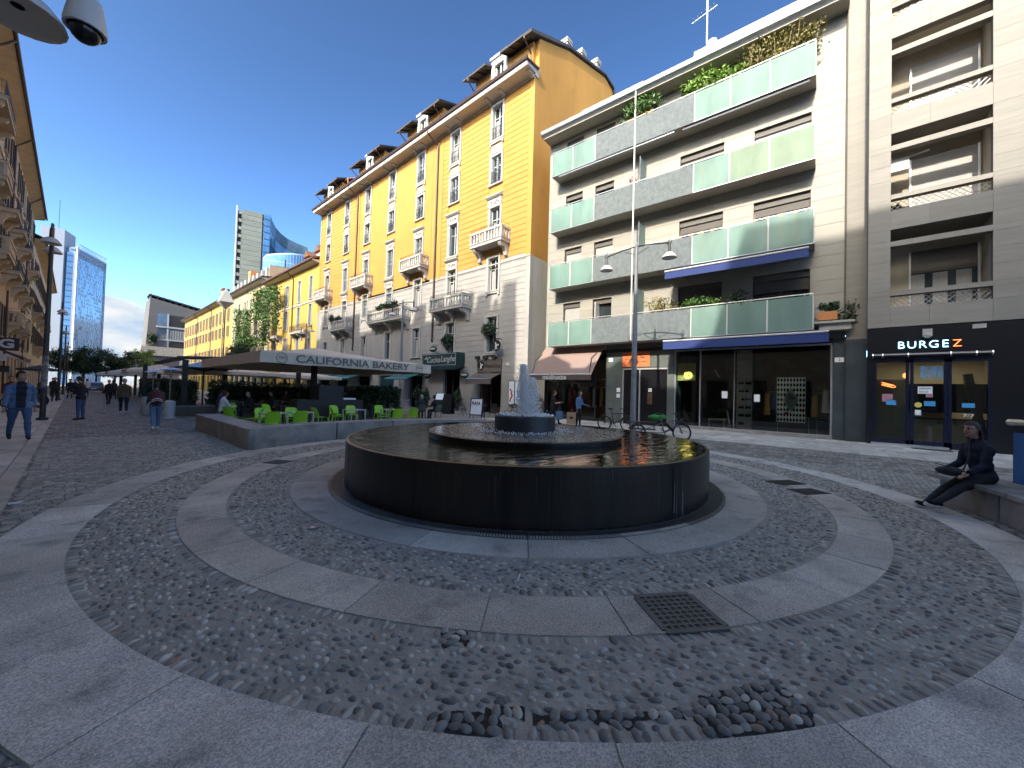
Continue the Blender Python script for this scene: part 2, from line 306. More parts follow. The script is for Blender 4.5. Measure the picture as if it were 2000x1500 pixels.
def loose(x, y, g=0.):                                             # patches where the mortar has gone
    r = hypot(x-CX, y-CY)
    if r < 5.55: return False
    n = .055*mn.noise((x*9, y*9, 3))+.03*mn.noise((x*23, y*23, 1))-g; a = math.degrees(atan2(y-CY, x-CX)); s = (a+129.3)*.110
    k1 = hypot((s+.02)/.36, (r-6.27+.12*s)/.19)-1; k2 = abs(r-6.25-.02*sin(a*1.7))-.042-.03*mn.noise((a*.7, 2, 0)); k3 = hypot((a+143.1)*.105/.16, (r-6.32)/.09)-1; k4 = hypot((a+145.2)*.10/.12, (r-5.68-.05*sin(a*4))/.085)-1
    return k1 < n*4 or (k2 < n*.6 and -143.5 < a < -132 and mn.noise((a*.9, 5, 0)) > -.22) or k3 < n*5 or k4 < n*6
def field(r0, r1, c0=(CX, CY)):
    r = r0+.045; row = 0
    while r < r1-.02:
        edge = r < r0+.08 or r > r1-.09
        step = (.070 if edge else .079)/r; a = random.random()*step
        while a < 2*pi:
            rr = r+random.gauss(0, .004 if edge else .014); aa = a+random.gauss(0, .012)/r; x, y = CX+rr*cos(aa), CY+rr*sin(aa)
            if in_view(x, y) and hypot(x-FX, y-FY) > 3.68 and hypot(x-6.3, y-5.12) > 4.30:
                ly, lx = (random.uniform(.045, .058), random.uniform(.085, .115)) if edge else (random.uniform(.050, .080), random.uniform(.034, .052))
                # radial stones along the slab edges, tangential ones inside
                u = random.random(); k = 1 if u < .36 else (2 if u > .975 else (3 if u > .962 else 0))
                hgt = random.uniform(.042, .062); rz = aa+(0 if edge else pi/2*0)+random.gauss(0, .16 if edge else .35)
                if loose(x, y): a += step*.5; continue
                z = random.uniform(-.012, -.003)
                spots_.append((hypot(x, y), x, y, z, rz, lx, ly, hgt, k))
            a += step*random.uniform(.9, 1.12)
        r += (.095 if edge else .051)*random.uniform(.94, 1.06)
field(4.28, 5.11); field(5.60, 6.40)
lr = 5.62
while lr < 6.39:
    la_ = R(-148)+random.random()*.01
    while la_ < R(-124):
        x, y = CX+lr*cos(la_), CY+lr*sin(la_)
        if loose(x, y, .01): spots_.append((hypot(x, y), x+random.gauss(0, .005), y+random.gauss(0, .005), random.uniform(-.012, .0), la_+pi/2*(random.random() < .5)+random.gauss(0, .45), random.uniform(.074, .098), random.uniform(.054, .068), random.uniform(.052, .068), 1 if random.random() < .72 else (3 if random.random() < .2 else 0)))
        la_ += .062/lr*random.uniform(.92, 1.12)
    lr += .056
spots_.sort()
joined = MB()
soil = MB()
for i in range(520):
    for j in range(160):
        a0, r0 = R(-149+i*.05), 5.6+j*.005; x, y = CX+r0*cos(a0), CY+r0*sin(a0)
        if loose(x, y, .02): soil.quad(*[(CX+q*cos(p), CY+q*sin(p), .0062) for q, p in ((r0, a0), (r0+.00505, a0), (r0+.00505, a0+R(.0505)), (r0, a0+R(.0505)))])
ML('soil', (.035, .032, .028), .95, var=.3, scale=30, bump=1, bscale=90); soil.build('bare_soil', 'soil', paving)
for i, (d, x, y, z, rz, lx, ly, hg, k) in enumerate(spots_):
    q, me = random.choice(pm[k])
    if i < 290:
        o = put('pebble', me, paving, (x, y, z), rz=rz); o.scale = (lx, ly, hg)
    else:
        c_, s_ = cos(rz), sin(rz); joined.m = k
        joined._a([(x+c_*vx*lx-s_*vy*ly, y+s_*vx*lx+c_*vy*ly, z+vz*hg) for vx, vy, vz in q.v], q.f)
joined.build('pebble_field', ['pebble', 'pebble_dark', 'pebble_pale', 'pebble_rust'], paving, smooth=2, kind='stuff')
# small stone setts of the street, real stones near the camera
sb = MB()
def setts(x0, x1, y0, y1, dmax=13.):
    y = y0
    while y < y1:
        x = x0+random.random()*.05; dy = random.uniform(.085, .105)
        while x < x1:
            dx = random.uniform(.085, .125); cx_, cy_ = x+dx/2, y+dy/2; rr = hypot(cx_-CX, cy_-CY)
            if rr > 7.03 and in_view(cx_, cy_, .35) and hypot(cx_, cy_) < dmax:
                t = random.uniform(.004, .015); e = .006; j = [random.uniform(-.006, .006) for _ in range(8)]
                a = [(x+e+j[0], y+e+j[1]), (x+dx-e+j[2], y+e+j[3]), (x+dx-e+j[4], y+dy-e+j[5]), (x+e+j[6], y+dy-e+j[7])]
                b = [(p[0]+(cx_-p[0])*.16, p[1]+(cy_-p[1])*.16) for p in a]
                sb._a([(*p, 0.0006) for p in a]+[(*p, t) for p in b], [(4, 5, 6, 7), (0, 1, 5, 4), (1, 2, 6, 5), (2, 3, 7, 6), (3, 0, 4, 7)])
            x += dx
        y += dy
setts(-.5, 3.2, .2, 17.8, 16.5); setts(3.2, 16.4, -4.5, 4.6)
sb.build('sett_field', 'sett', paving, kind='stuff')
# side pavements of big slabs
def slab_field(x0, x1, y0, y1, lx, ly, z, m, stag=.5, c=9):
    nx = round((x1-x0)/lx); lx = (x1-x0)/nx; g = .004
    for i in range(nx):
        y = y0-(stag*ly if i % 2 else 0)
        while y < y1:
            l = ly*random.uniform(.85, 1.15)
            if in_view(x0+(i+.5)*lx, y+l/2, .3) and y+l > y0: cube('slab', m, paving, x0+i*lx+g, max(y, y0)+g, .0007, x0+(i+1)*lx-g, min(y+l, y1)-g, z+random.uniform(-.002, .002))
            y += l
slab_field(-3.9, -.74, 7.5, 64, 1.58, 1.15, .022, 'slab_pale'); slab_field(-.735, -.52, .8, 75, .22, 1.9, .024, 'slab')
slab_field(16.4, 21.3, -9, 16.9, .98, .72, .016, 'slab_pale', .5)
# stains and litter on the paving
lt = MB(); lt.m = 0; lt.obox((0, 0, .004), .13, .07, .003, .3); lt.m = 1; lt.obox((.02, 0, .0066), .08, .05, .002, .3); lt.obox((-.055, .03, .012), .05, .05, .002, .9, .5)
ML('litter_red', (.45, .10, .12), .6); ML('litter_white', (.7, .68, .66), .6)
tag(lt.build('litter', ['litter_white', 'litter_red'], loc=(1.91, 4.65, .03)), 'crumpled red and white wrapper lying on the pebbles', 'litter')
lt = MB(); lt.tube([(-.06, -.03, 0), (.06, .04, .003)], .006, 6); tag(lt.build('stick', 'litter_white', loc=(2.62, 2.15, .035)), 'white plastic straw lying on the inner pebble ring', 'litter')
lt = MB(); lt.obox((0, 0, .01), .10, .05, .015, .2); lt.obox((.05, .01, .018), .05, .03, .006, .6); tag(lt.build('tissue', 'litter_white', loc=(-.46, 8.2, .012)), 'white tissue on the kerb edge beside the bicycle tyre', 'litter')
# iron gratings
def square_grate(loc, rz, s, n, label):
    t = thing('drain_grate', label, 'drain', loc, rz); fr = MB()
    for a in (-1, 1): fr.box(-s/2, a*s/2-.022, .0, s/2, a*s/2+.022, .024); fr.box(a*s/2-.022, -s/2+.022, .0, a*s/2+.022, s/2-.022, .024)
    fr.build('frame', 'iron_worn', t); cube('pit', 'black', t, -s/2, -s/2, .0165, s/2, s/2, .0172)
    b = MB(); st = (s-.03)/n
    for i in range(n+1):
        q = -s/2+.015+i*st; b.box(-s/2+.02, q-st*.19, .0175, s/2-.02, q+st*.19, .023); b.box(q-st*.19, -s/2+.02, .0174, q+st*.19, s/2-.02, .0225)
    b.build('grid', 'iron_worn', t)
square_grate((3.10, .965, 0), R(-40), .47, 8, 'square iron drain grating with many square holes in the granite ring')
def slat_grate(loc, rz, lx, ly, n, label):
    t = thing('drain_grate', label, 'drain', loc, rz); cube('pit', 'black', t, -lx/2, -ly/2, .015, lx/2, ly/2, .0172)
    for i in range(n): q = -lx/2+(i+.5)*lx/n; cube('slat', 'iron', t, q-lx/n*.32, -ly/2, .0175, q+lx/n*.32, ly/2, .022)
slat_grate((2.95, 9.22, 0), R(30), .42, .42, 9, 'dark square drain grating beyond the bench end of the ring')
slat_grate((9.38, .92, 0), R(-35), .62, .38, 10, 'long dark slotted grating nearer the shop pavement')
slat_grate((8.80, .52, 0), R(-35), .55, .38, 10, 'dark slotted grating in the granite ring before the bench')
# ---------------------------------------------------------------- fountain
ft = thing('fountain', 'large round dark steel fountain with three water tiers and a jet', 'fountain', (FX, FY, 0))
b = MB(); b.lathe([(3.28, .70), (3.30, .768), (3.395, .772), (3.41, .766), (3.415, .03), (3.38, .03)], 160); b.build('basin', 'steel_dark', ft, smooth=True)
b = MB(); b.lathe([(0, .762), (1.2, .762), (2.4, .762), (3.36, .7745)], 96); b.build('water', 'water', ft, smooth=True)
b = MB(); b.lathe([(1.93, .74), (1.95, .84), (1.95, .862), (1.90, .868), (1.86, .85), (1.86, .74)], 110); b.build('middle_rim', 'steel_dark', ft, smooth=True)
b = MB(); b.lathe([(.6, .858), (1.2, .86), (1.92, .8705)], 80); b.build('middle_water', 'water_rough', ft, smooth=True)
b = MB(); b.lathe([(.63, .75), (.63, 1.17), (.615, 1.185), (.57, 1.185), (.56, 1.15)], 64); b.build('upper_drum', 'basalt', ft, smooth=True)
b = MB(); b.lathe([(0, 1.182), (.3, 1.184), (.60, 1.188)], 40); b.build('upper_water', 'water_rough', ft, smooth=True)
b = MB()
for i in range(520):
    a = random.random()*6.283; r = .58*math.sqrt(random.random()); b.sph((r*cos(a), r*sin(a), 1.19+random.random()*.02), random.uniform(.006, .02), 5, 3)
for i in range(500):
    a = random.random()*6.283; r = random.uniform(.64, 1.0); b.sph((r*cos(a), r*sin(a), .872+random.random()*.03), random.uniform(.005, .013), 5, 3)
b.build('splash', 'foam', ft, smooth=2, kind='stuff')
b = MB(); b.lathe([(.035, 1.15), (.035, 1.235), (.02, 1.24), (0, 1.24)], 10); b.lathe([(.10, 1.17), (.10, 1.20), (0, 1.2)], 14); b.build('nozzle', 'iron', ft)
rg = random.Random(5); b = MB()
for i in range(9500):
    t = rg.random()**.8; z = 1.21+1.03*t; wd = .040+.065*(1-t)**.9; a = rg.random()*6.283; r = abs(rg.gauss(0, wd*(.75 if rg.random() < .82 else 1.5))); s = rg.uniform(.0035, .0105)*(1.25-.5*t)
    b.sph((r*cos(a)-.03*t, r*sin(a)+.06*t, z), (s, s, s*rg.uniform(1, 2.6)), 5, 3)
for i in range(520):
    t = rg.random(); z = 1.22+.75*t; a = rg.gauss(R(-40), .5); r = .10+.28*rg.random()*(1-t*.6); s = rg.uniform(.005, .016); b.sph((r*cos(a), r*sin(a), z), (s, s, s*1.5), 5, 3)
b.build('water_jet', 'foam', ft, smooth=2, kind='stuff')
b = MB(); annulus(b, 3.42, 3.68, .0052, (0, 0), (.03, .03)); b.build('drain_channel', 'black', ft)
b = MB(); n = 640
for i in range(n):
    a = 2*pi*i/n
    if cos(a-R(219)) > -.35: b.obox((3.54*cos(a), 3.54*sin(a), .012), .21, .016, .006, a)
for r in (3.425, 3.655):
    for i in range(100): b.prism(ringpoly(r-.008, r+.008, 2*pi*i/100, 2*pi*(i+1)/100, 1, (0, 0)), .005, .017)
b.build('drain_slat', 'iron_worn', ft, kind='stuff')
ML('lime', (.16, .15, .13), .5, var=.3, scale=20, stretch=(1, 1, .1))
b = MB()
for a0, w_, z0, z1 in ((-104.5, .012, .10, .50), (-103.6, .007, .04, .55), (-101.2, .010, .12, .56), (-101.0, .016, .03, .36), (-78, .006, .02, .70), (-76.8, .004, .05, .66)):
    a = R(a0); w2 = w_/3.4; b._a([(3.4175*cos(a-w2), 3.4175*sin(a-w2), z0), (3.4175*cos(a+w2), 3.4175*sin(a+w2), z0), (3.4175*cos(a+w2*.4), 3.4175*sin(a+w2*.4), z1), (3.4175*cos(a-w2*.4), 3.4175*sin(a-w2*.4), z1)], [(0, 1, 2, 3)])
rg = random.Random(12)
for i in range(70):
    a = R(rg.uniform(-178, -35)); w2 = rg.uniform(.002, .007)/3.4; z1 = rg.uniform(.55, .765); z0 = z1-rg.uniform(.06, .5)
    b._a([(3.4172*cos(a-w2*.5), 3.4172*sin(a-w2*.5), max(.04, z0)), (3.4172*cos(a+w2*.5), 3.4172*sin(a+w2*.5), max(.04, z0)), (3.4172*cos(a+w2), 3.4172*sin(a+w2), z1), (3.4172*cos(a-w2), 3.4172*sin(a-w2), z1)], [(0, 1, 2, 3)]); b.mi[-1] = 1
ML('faint_lime', (.045, .040, .034), .5, var=.3, scale=20)
b.build('lime_streak', ['lime', 'faint_lime'], ft, kind='stuff'); b = MB()
for i in range(12): a = R(15+i*30); b.obox((3.4165*cos(a), 3.4165*sin(a), .40), .004, .006, .71, a)
b.build('seam', 'black', ft, kind='stuff')
# ---------------------------------------------------------------- benches
def arc_block(name, r0, r1, a0, a1, z0, z1, m, parent, bv=.015):
    mb = MB(); mb.prism(ringpoly(r0, r1, R(a0), R(a1), 7), z0, z1); me = mb.mesh(name, m)
    if bv: bevel_mesh(me, bv)
    return put(name, me, parent)
bl = thing('stone_bench', 'low grey concrete bench wall curving round the cafe terrace', 'bench')
for a0, a1 in ((112.6, 97), (96.7, 81), (80.7, 66), (65.7, 52)): arc_block('block', 7.05, 7.66, a1, a0, 0, .54, 'concrete', bl)
mb = MB(); pc = [(2.93, 11.62), (2.98, 11.46), (3.10, 11.38), (3.26, 11.40), (3.66, 11.56), (3.44, 12.14), (3.60, 12.5), (3.62, 14.9), (2.95, 14.9)]; mb.prism(pc, 0, .54); put('block', bevel_mesh(mb.mesh('block', 'concrete'), .015), bl)
mb = MB(); mb.prism([(2.95, 14.91), (3.62, 14.91), (3.66, 17.9), (2.97, 17.9)], 0, .54); put('block', bevel_mesh(mb.mesh('block', 'concrete'), .015), bl)
br = thing('stone_bench', 'grey concrete bench with overhanging top slab under the seated woman', 'bench')
for a0, a1 in ((-62.6, -71.5), (-71.7, -82), (-82.2, -93)): arc_block('block', 7.17, 7.70, a1, a0, 0, .405, 'concrete', br)
for a0, a1 in ((-61.6, -74), (-74.15, -86), (-86.15, -93)): arc_block('cap', 7.08, 7.80, a1, a0, .407, .475, 'concrete', br, .008)
# ================================================================ buildings
ML('yellow', (.46, .232, .050), .85, var=.09, scale=.5, bump=.12, bscale=60, spots=.3, spot_col=(.34, .17, .04), dscale=.45, hue=(.46, .245, .06, .5))
ML('yellow_side', (.46, .23, .045), .9, spots=.35, spot_col=(.30, .15, .035), dscale=.4, var=.14, scale=.35, stretch=(1, 1, .25), bump=.2, bscale=40)
ML('plaster_white', (.33, .317, .292), .85, spots=.3, spot_col=(.23, .21, .18), dscale=.6, var=.12, scale=.8, stretch=(1, 1, .5), bump=.12, bscale=60)
ML('plaster_grey', (.38, .37, .335), .9, var=.15, scale=.7, stretch=(1, 1, .4))
ML('trim', (.42, .405, .37), .75, var=.08, scale=4, bump=.2, bscale=45)
ML('soffit', (.50, .42, .30), .8, var=.08, scale=2)
ML('brown_metal', (.055, .030, .022), .5, var=.2, scale=5)
ML('roof_tile', (.05, .046, .042), .75, var=.3, scale=6, stretch=(1, 6, 1), bump=.5, bscale=12)
ML('roof_red', (.16, .075, .045), .8, var=.3, scale=6, bump=.5, bscale=14)
ML('timber_dark', (.035, .022, .014), .7, var=.2, scale=5)
ML('terracotta', (.50, .20, .07), .8, var=.15, scale=4)
ML('glazing_bar', (.40, .40, .38), .5, var=.05)
ML('pane', (.022, .028, .032), .05, var=.3, scale=.8, spec=.9, rnd=.5)
ML('pane_sky', (.05, .085, .14), .06, var=.3, scale=.8, spec=.9, rnd=.4)
ML('curtain', (.30, .30, .29), .8, var=.25, scale=14, stretch=(1, 6, .2))
ML('shutter', (.30, .335, .35), .6, var=.10, scale=3, rnd=.12)
ML('shutter_brown', (.115, .062, .036), .6, var=.12, scale=3, rnd=.2)
ML('shutter_green', (.06, .24, .16), .6, var=.1)
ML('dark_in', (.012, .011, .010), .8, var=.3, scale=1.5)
ML('warm_in', (.09, .055, .03), .8, var=.5, scale=1.6, hue=(.16, .06, .02))
ML('teal', (.012, .12, .105), .8, var=.12, scale=3)
ML('teal_door', (.010, .045, .05), .5, var=.15, scale=3)
ML('green_dark', (.008, .040, .034), .6, var=.1)
ML('sign_taupe', (.13, .105, .085), .7, var=.12, scale=5)
class Bd:
    """a building: parts are written in street coordinates, the Empty stands at its base"""
    def __init__(s, name, label, cat, base, rz=0, off=None): s.t = thing(name, label, cat, base, rz); s.off = off or (0, 0, 0)
    def mb(s, name, mb, mats, parent=None, smooth=False, kind=None):
        return mb.build(name, mats, parent or s.t, smooth, None if parent else s.off, kind)
    def cube(s, name, m, x0, y0, z0, x1, y1, z1, parent=None):
        o = s.off if not parent else (0, 0, 0)
        return cube(name, m, parent or s.t, x0+o[0], y0+o[1], z0+o[2], x1+o[0], y1+o[1], z1+o[2])
def shutter_leaf(mb, x, y0, y1, z0, z1, n):
    mb.box(x, y0, z0, x+.045, y0+.05, z1); mb.box(x, y1-.05, z0, x+.045, y1, z1)
    for z in (z0, (z0+z1)/2-.03, z1-.06): mb.box(x, y0+.05, z, x+.045, y1-.05, z+.06)
    for i in range(n): z = z0+.07+(z1-z0-.14)*(i+.5)/n; mb.obox((x+.024, (y0+y1)/2, z), .035, y1-y0-.1, .012, 0, 0, .6)
def make_window(B, yc, z0, z1, w=1.1, style='sill', shut='closed', sm='shutter', frame='trim', depth=.28, fw=.17, n=12, rail=False, dloc=None, light='pane'):
    """surround with glass, shutters and railing; returns the window part (built at yc)"""
    f = MB(); a, b = yc-w/2, yc+w/2
    f.box(-.055, a-fw, z0, .0, a, z1+fw); f.box(-.055, b, z0, .0, b+fw, z1+fw); f.box(-.055, a, z1, .0, b, z1+fw)
    f.box(.0, a-.002, z0, depth+.05, a+.03, z1); f.box(.0, b-.03, z0, depth+.05, b+.002, z1); f.box(0, a+.03, z1-.03, depth+.05, b-.03, z1+.002)
    f.box(-.14, a-fw-.04, z0-.10, depth, b+fw+.04, z0)
    if style in ('sill', 'plaque'):
        f.box(-.09, a-fw-.02, z0-.24, 0, b+fw+.02, z0-.105)
        for q in (a-fw, b+fw-.14): f.box(-.11, q, z0-.40, 0, q+.14, z0-.245)
    if style == 'plaque': f.box(-.03, a-.02, z0-.95, 0, b+.02, z0-.41); f.box(-.05, a+.12, z0-.84, -.03, b-.12, z0-.52); f.box(-.10, a-fw-.03, z0-1.06, 0, b+fw+.03, z0-.955)
    if style == 'pediment':
        f.box(-.05, a-fw, z1+fw, 0, b+fw, z1+fw+.50); f.extr([(0, z1+fw+.5), (-.16, z1+fw+.56), (-.26, z1+fw+.66), (-.26, z1+fw+.74), (0, z1+fw+.80)], a-fw-.12, b+fw+.12)
        for q in (-1, 1):
            f.tube([(-.07, yc+q*.05, z1+fw+.10), (-.09, yc+q*.22, z1+fw+.36), (-.09, yc+q*.40, z1+fw+.22), (-.08, yc+q*.30, z1+fw+.12)], .05, 5); f.box(-.12, yc+q*(w/2+fw*.5)-.07, z1+fw-.1, 0, yc+q*(w/2+fw*.5)+.07, z1+fw+.44)
        f.sph((-.07, yc, z1+fw+.24), (.08, .12, .14), 8, 5)
    wn = B.mb('window', f, frame)
    if dloc: wn.location = Vector(wn.location)+Vector(dloc)
    g = MB(); g.m = 0; g.box(depth, a+.03, z0, depth+.02, b-.03, z1-.03); g.m = 1
    for q in (a+.03, b-.09): g.box(depth-.05, q, z0, depth-.001, q+.06, z1-.03)
    g.box(depth-.05, yc-.045, z0, depth-.001, yc+.045, z1-.03); g.box(depth-.05, a+.09, z1-.10, depth-.001, yc-.045, z1-.03); g.box(depth-.05, yc+.045, z1-.10, depth-.001, b-.09, z1-.03); zt = z0+(z1-z0)*.68; g.box(depth-.05, a+.09, zt-.03, depth-.002, yc-.045, zt+.03); g.box(depth-.05, yc+.045, zt-.03, depth-.002, b-.09, zt+.03)
    if light == 'pane' and shut == 'open': g.m = 2; g.box(depth-.012, yc+.1, z0, depth-.003, b-.16, z0+(z1-z0)*.62)
    B.mb('pane', g, [light, 'glazing_bar', 'curtain'], wn)
    if shut == 'closed':
        for p, q in ((a+.035, yc-.01), (yc+.01, b-.035)):
            s = MB(); shutter_leaf(s, .10, p, q, z0+.02, z1-.04, n); B.mb('shutter', s, sm, wn)
    elif shut == 'folded':
        for p, q in ((a+.032, a+.09), (b-.09, b-.032)):
            s = MB(); s.box(.02, p, z0+.02, .24, q, z1-.04); B.mb('shutter', s, sm, wn)
    elif shut == 'wide':
        for p, q in ((a-w*.5, a-.01), (b+.01, b+w*.5)):
            s = MB(); shutter_leaf(s, -.105, p, q, z0+.02, z1-.02, n); B.mb('shutter', s, sm, wn)
    if rail:
        r = MB(); r.box(-.10, a+.02, z0+.94, -.07, b-.02, z0+.98); r.box(-.10, a+.02, z0+.10, -.07, b-.02, z0+.13)
        k = 7
        for i in range(k): y = a+.06+(w-.12)*i/(k-1); r.box(-.092, y-.011, z0+.13, -.074, y+.011, z0+.94)
        for i in range(3): r.tube([(-.083, yc-.34+i*.34, z0+.3), (-.083, yc-.24+i*.34, z0+.5), (-.083, yc-.34+i*.34, z0+.7), (-.083, yc-.44+i*.34, z0+.5), (-.083, yc-.34+i*.34, z0+.3)], .014, 4)
        B.mb('railing', r, 'iron', wn)
    return wn
def make_balcony(B, yc, z, w, dep=1.0, style='stone', m='trim'):
    a, b = yc-w/2, yc+w/2; s = MB(); s.box(-dep, a, z-.12, 0, b, z+.10); s.box(-dep-.05, a-.05, z+.10, 0, b+.05, z+.16)
    bl = B.mb('balcony', s, m)
    for q in (a+.30, b-.30, *([yc] if w > 3.6 else [])):
        c = MB(); c.extr([(0, z-.12), (-dep*.86, z-.12), (-dep*.90, z-.24), (-dep*.78, z-.40), (-dep*.52, z-.46), (-dep*.30, z-.70), (-dep*.22, z-1.0), (0, z-1.12)], q-.15, q+.15); B.mb('corbel', c, m, bl)
    if style == 'stone':
        r = MB(); r.box(-dep-.03, a-.03, z+.86, -dep+.19, b+.03, z+1.02); r.box(-dep+.19, a-.03, z+.86, 0, a+.19, z+1.02); r.box(-dep+.19, b-.19, z+.86, 0, b+.03, z+1.02); B.mb('rail', r, m, bl)
        p = MB(); prof = [(.05, 0), (.075, .05), (.06, .10), (.105, .24), (.085, .36), (.05, .48), (.07, .58), (.085, .66), (.06, .70)]
        for q in (a+.08, b-.08): p.box(-dep+.0, q-.09, z+.16, -dep+.17, q+.09, z+.86); p.box(-.17, q-.09, z+.16, 0, q+.09, z+.86)
        k = max(3, int(w/.78))
        if w > 3: p.box(-dep, yc-.09, z+.16, -dep+.17, yc+.09, z+.86)
        B.mb('post', p, m, bl)
        for i in range(k*2+1):
            y = a+.42+(w-.84)*i/(k*2)
            if abs(y-yc) < .12 and w > 3: continue
            q = MB(); q.lathe(prof, 8, (-dep+.085, y, z+.16)); B.mb('baluster', q, m, bl, smooth=2)
        for y in (a+.085, b-.085):
            for x in (-dep*.72, -dep*.45): q = MB(); q.lathe(prof, 8, (x, y, z+.16)); B.mb('baluster', q, m, bl, smooth=2)
        g = MB(); ring = [(0, a), (-dep+.08, a), (-dep+.08, b), (0, b)]
        for hh in (1.06, 1.26): g.tube([(x, y+(.06 if y == a else -.06), z+hh) for x, y in ring], .012, 4)
        k = int(w/.16)
        for i in range(k+1): y = a+.06+(w-.12)*i/k; g.box(-dep+.07, y-.008, z+1.03, -dep+.09, y+.008, z+1.3+.05*(i % 2))
        B.mb('iron_crest', g, 'iron', bl)
    else:
        g = MB(); ring = [(0, a+.05), (-dep+.05, a+.05), (-dep+.05, b-.05), (0, b-.05)]
        for hh in (.22, 1.02): g.tube([(x, y, z+hh) for x, y in ring], .018, 4)
        k = int(w/.13)
        for i in range(k+1): y = a+.05+(w-.1)*i/k; g.box(-dep+.042, y-.009, z+.16, -dep+.058, y+.009, z+1.02)
        for i in range(6):
            for y in (a+.05, b-.05): x = -dep*(i+.5)/6; g.box(x-.009, y-.008, z+.16, x+.009, y+.008, z+1.02)
        B.mb('railing', g, 'iron', bl)
    return bl
# ---------------------------------------------------------------- the tall yellow palazzo
Yb = Bd('apartment_building', 'tall orange yellow palazzo with white rusticated lower floors and stone balconies', 'building', (21, 35, 0), off=(0, -35, 0))
COL = [20.65+4.96*i for i in range(7)]
rows = dict(r6=(21.25, 24.0), r5=(17.78, 20.0), r4=(13.15, 15.95), r3=(9.45, 12.0), r2=(4.72, 7.42))
shops = [(19.52, 21.95, 0, 3.1), (24.2, 26.35, 0, 3.5), (29.4, 31.5, 0, 2.95), (34.1, 37.05, 0, 3.05), (38.9, 41.8, 0, 3.0), (43.9, 46.9, 0, 3.0), (48.9, 51.6, 0, 3.0)]
ops = []
for i, c in enumerate(COL):
    for k, (a, b) in rows.items():
        z0 = a if not (k == 'r3' and i % 2) else 8.9
        ops.append((c-.55, c+.55, z0, b))
wl = MB(); wl.m = 0; wall_cells(wl, 17.0, 53.0, 11.45, 24.5, [(a, b, max(z, 11.45), y) for a, b, z, y in ops if y > 11.5], .025, .4); wl.m = 1; wall_cells(wl, 17.0, 53.0, 0, 11.45, [(a, b, z, min(y, 11.45)) for a, b, z, y in ops if z < 11.45]+shops, .025, .4)
Yb.mb('wall', wl, ['yellow', 'plaster_white'])
ru = MB(); H = .43; z = .55
while z < 24.2:
    up = z >= 11.4; ru.m = 0 if up else 1
    z1 = z+H-.035
    for (a, b) in spans(17.45, 52.6, [(o[0]-.2, o[1]+.2) for o in ops if o[2]-.5 < z1 and o[3]+.25 > z]+[(o[0]-.05, o[1]+.05) for o in shops if o[3] > z]+([(27.2, 28.7), (42.0, 43.3)] if up else [])+([(c-.98, c-.80) for c in ()])):
        if up and 28 < (a+b)/2 < 43: continue
        ru.box(0, a, z, .026, b, z1)
    z += H
Yb.mb('rustication', ru, ['yellow', 'plaster_white'], kind='stuff')
sm_ = MB(); sm_.m = 0; wall_cells(sm_, 28.72, 41.98, 11.5, 24.2, [(o[0]-.2, o[1]+.2, o[2]-.5, o[3]+.25) for o in ops], 0, .024)
sm_.m = 1; sm_.box(-.02, 17.0, 11.5, .025, 17.43, 24.3); sm_.box(-.02, 52.62, 11.5, .025, 53, 24.3); sm_.m = 2; sm_.box(-.02, 17.0, 0, .025, 17.43, 11.4); sm_.box(-.02, 52.62, 0, .025, 53, 11.4); sm_.m = 1; sm_.box(-.015, 27.25, 11.5, .025, 27.65, 24.3); sm_.box(-.015, 42.35, 11.5, .025, 43.1, 24.3)
Yb.mb('corner_strip', sm_, ['yellow', 'yellow', 'plaster_white'])
cb = MB(); cb.box(-.05, 17.0, 11.40, .024, 53, 11.50); Yb.mb('string_course', cb, 'plaster_white')
# side wall towards the plaza gap, roof profile
sd = MB(); sd.m = 0; pf = [(.4, 11.45), (12.6, 11.45), (12.6, 28.2), (11.6, 30.5), (10.1, 30.75), (4.2, 29.1), (.4, 27.35)]; sd.extr(pf, 17.0, 17.35); sd.m = 1; sd.box(.4, 17.0, 0, 12.6, 17.35, 11.45)
Yb.mb('side_wall', sd, ['yellow_side', 'plaster_grey'])
bk = MB(); bk.box(.95, 17.4, 3.5, 12.5, 52.9, 26.9); bk.box(4.5, 17.4, 0, 12.5, 52.9, 3.5); bk.box(.42, 52.6, 0, 12.5, 52.95, 26.0); Yb.mb('rear_mass', bk, 'plaster_grey')
rf = MB(); rf.extr([(-.75, 27.0), (.4, 27.48), (4.2, 29.25), (10.1, 30.9), (11.7, 30.65), (12.8, 28.2), (12.9, 28.4), (11.75, 30.85), (10.1, 31.05), (4.1, 29.42), (-.78, 27.2)], 16.85, 17.6)
rf.extr([(1.2, 26.9), (4.2, 29.1), (10.1, 30.75), (11.6, 30.5), (12.5, 27), (12.5, 26.91)], 17.61, 52.9); Yb.mb('roof', rf, 'roof_tile')
for y, x, zt in ((19.0, 6.7, 32.9), (19.0, 9.1, 33.6), (19.7, 9.1, 33.4), (18.6, 11.2, 33.9), (18.6, 12.0, 32.8)):
    c = MB(); c.m = 0; c.box(x-.32, y-.32, 28.5, x+.32, y+.32, zt-.45); c.m = 1
    for i in range(4): c.box(x-.40+.03*(i % 2), y-.40+.03*(i % 2), zt-.44+i*.12, x+.40-.03*(i % 2), y+.40-.03*(i % 2), zt-.36+i*.12)
    Yb.mb('chimney', c, ['plaster_grey', 'plaster_grey'])
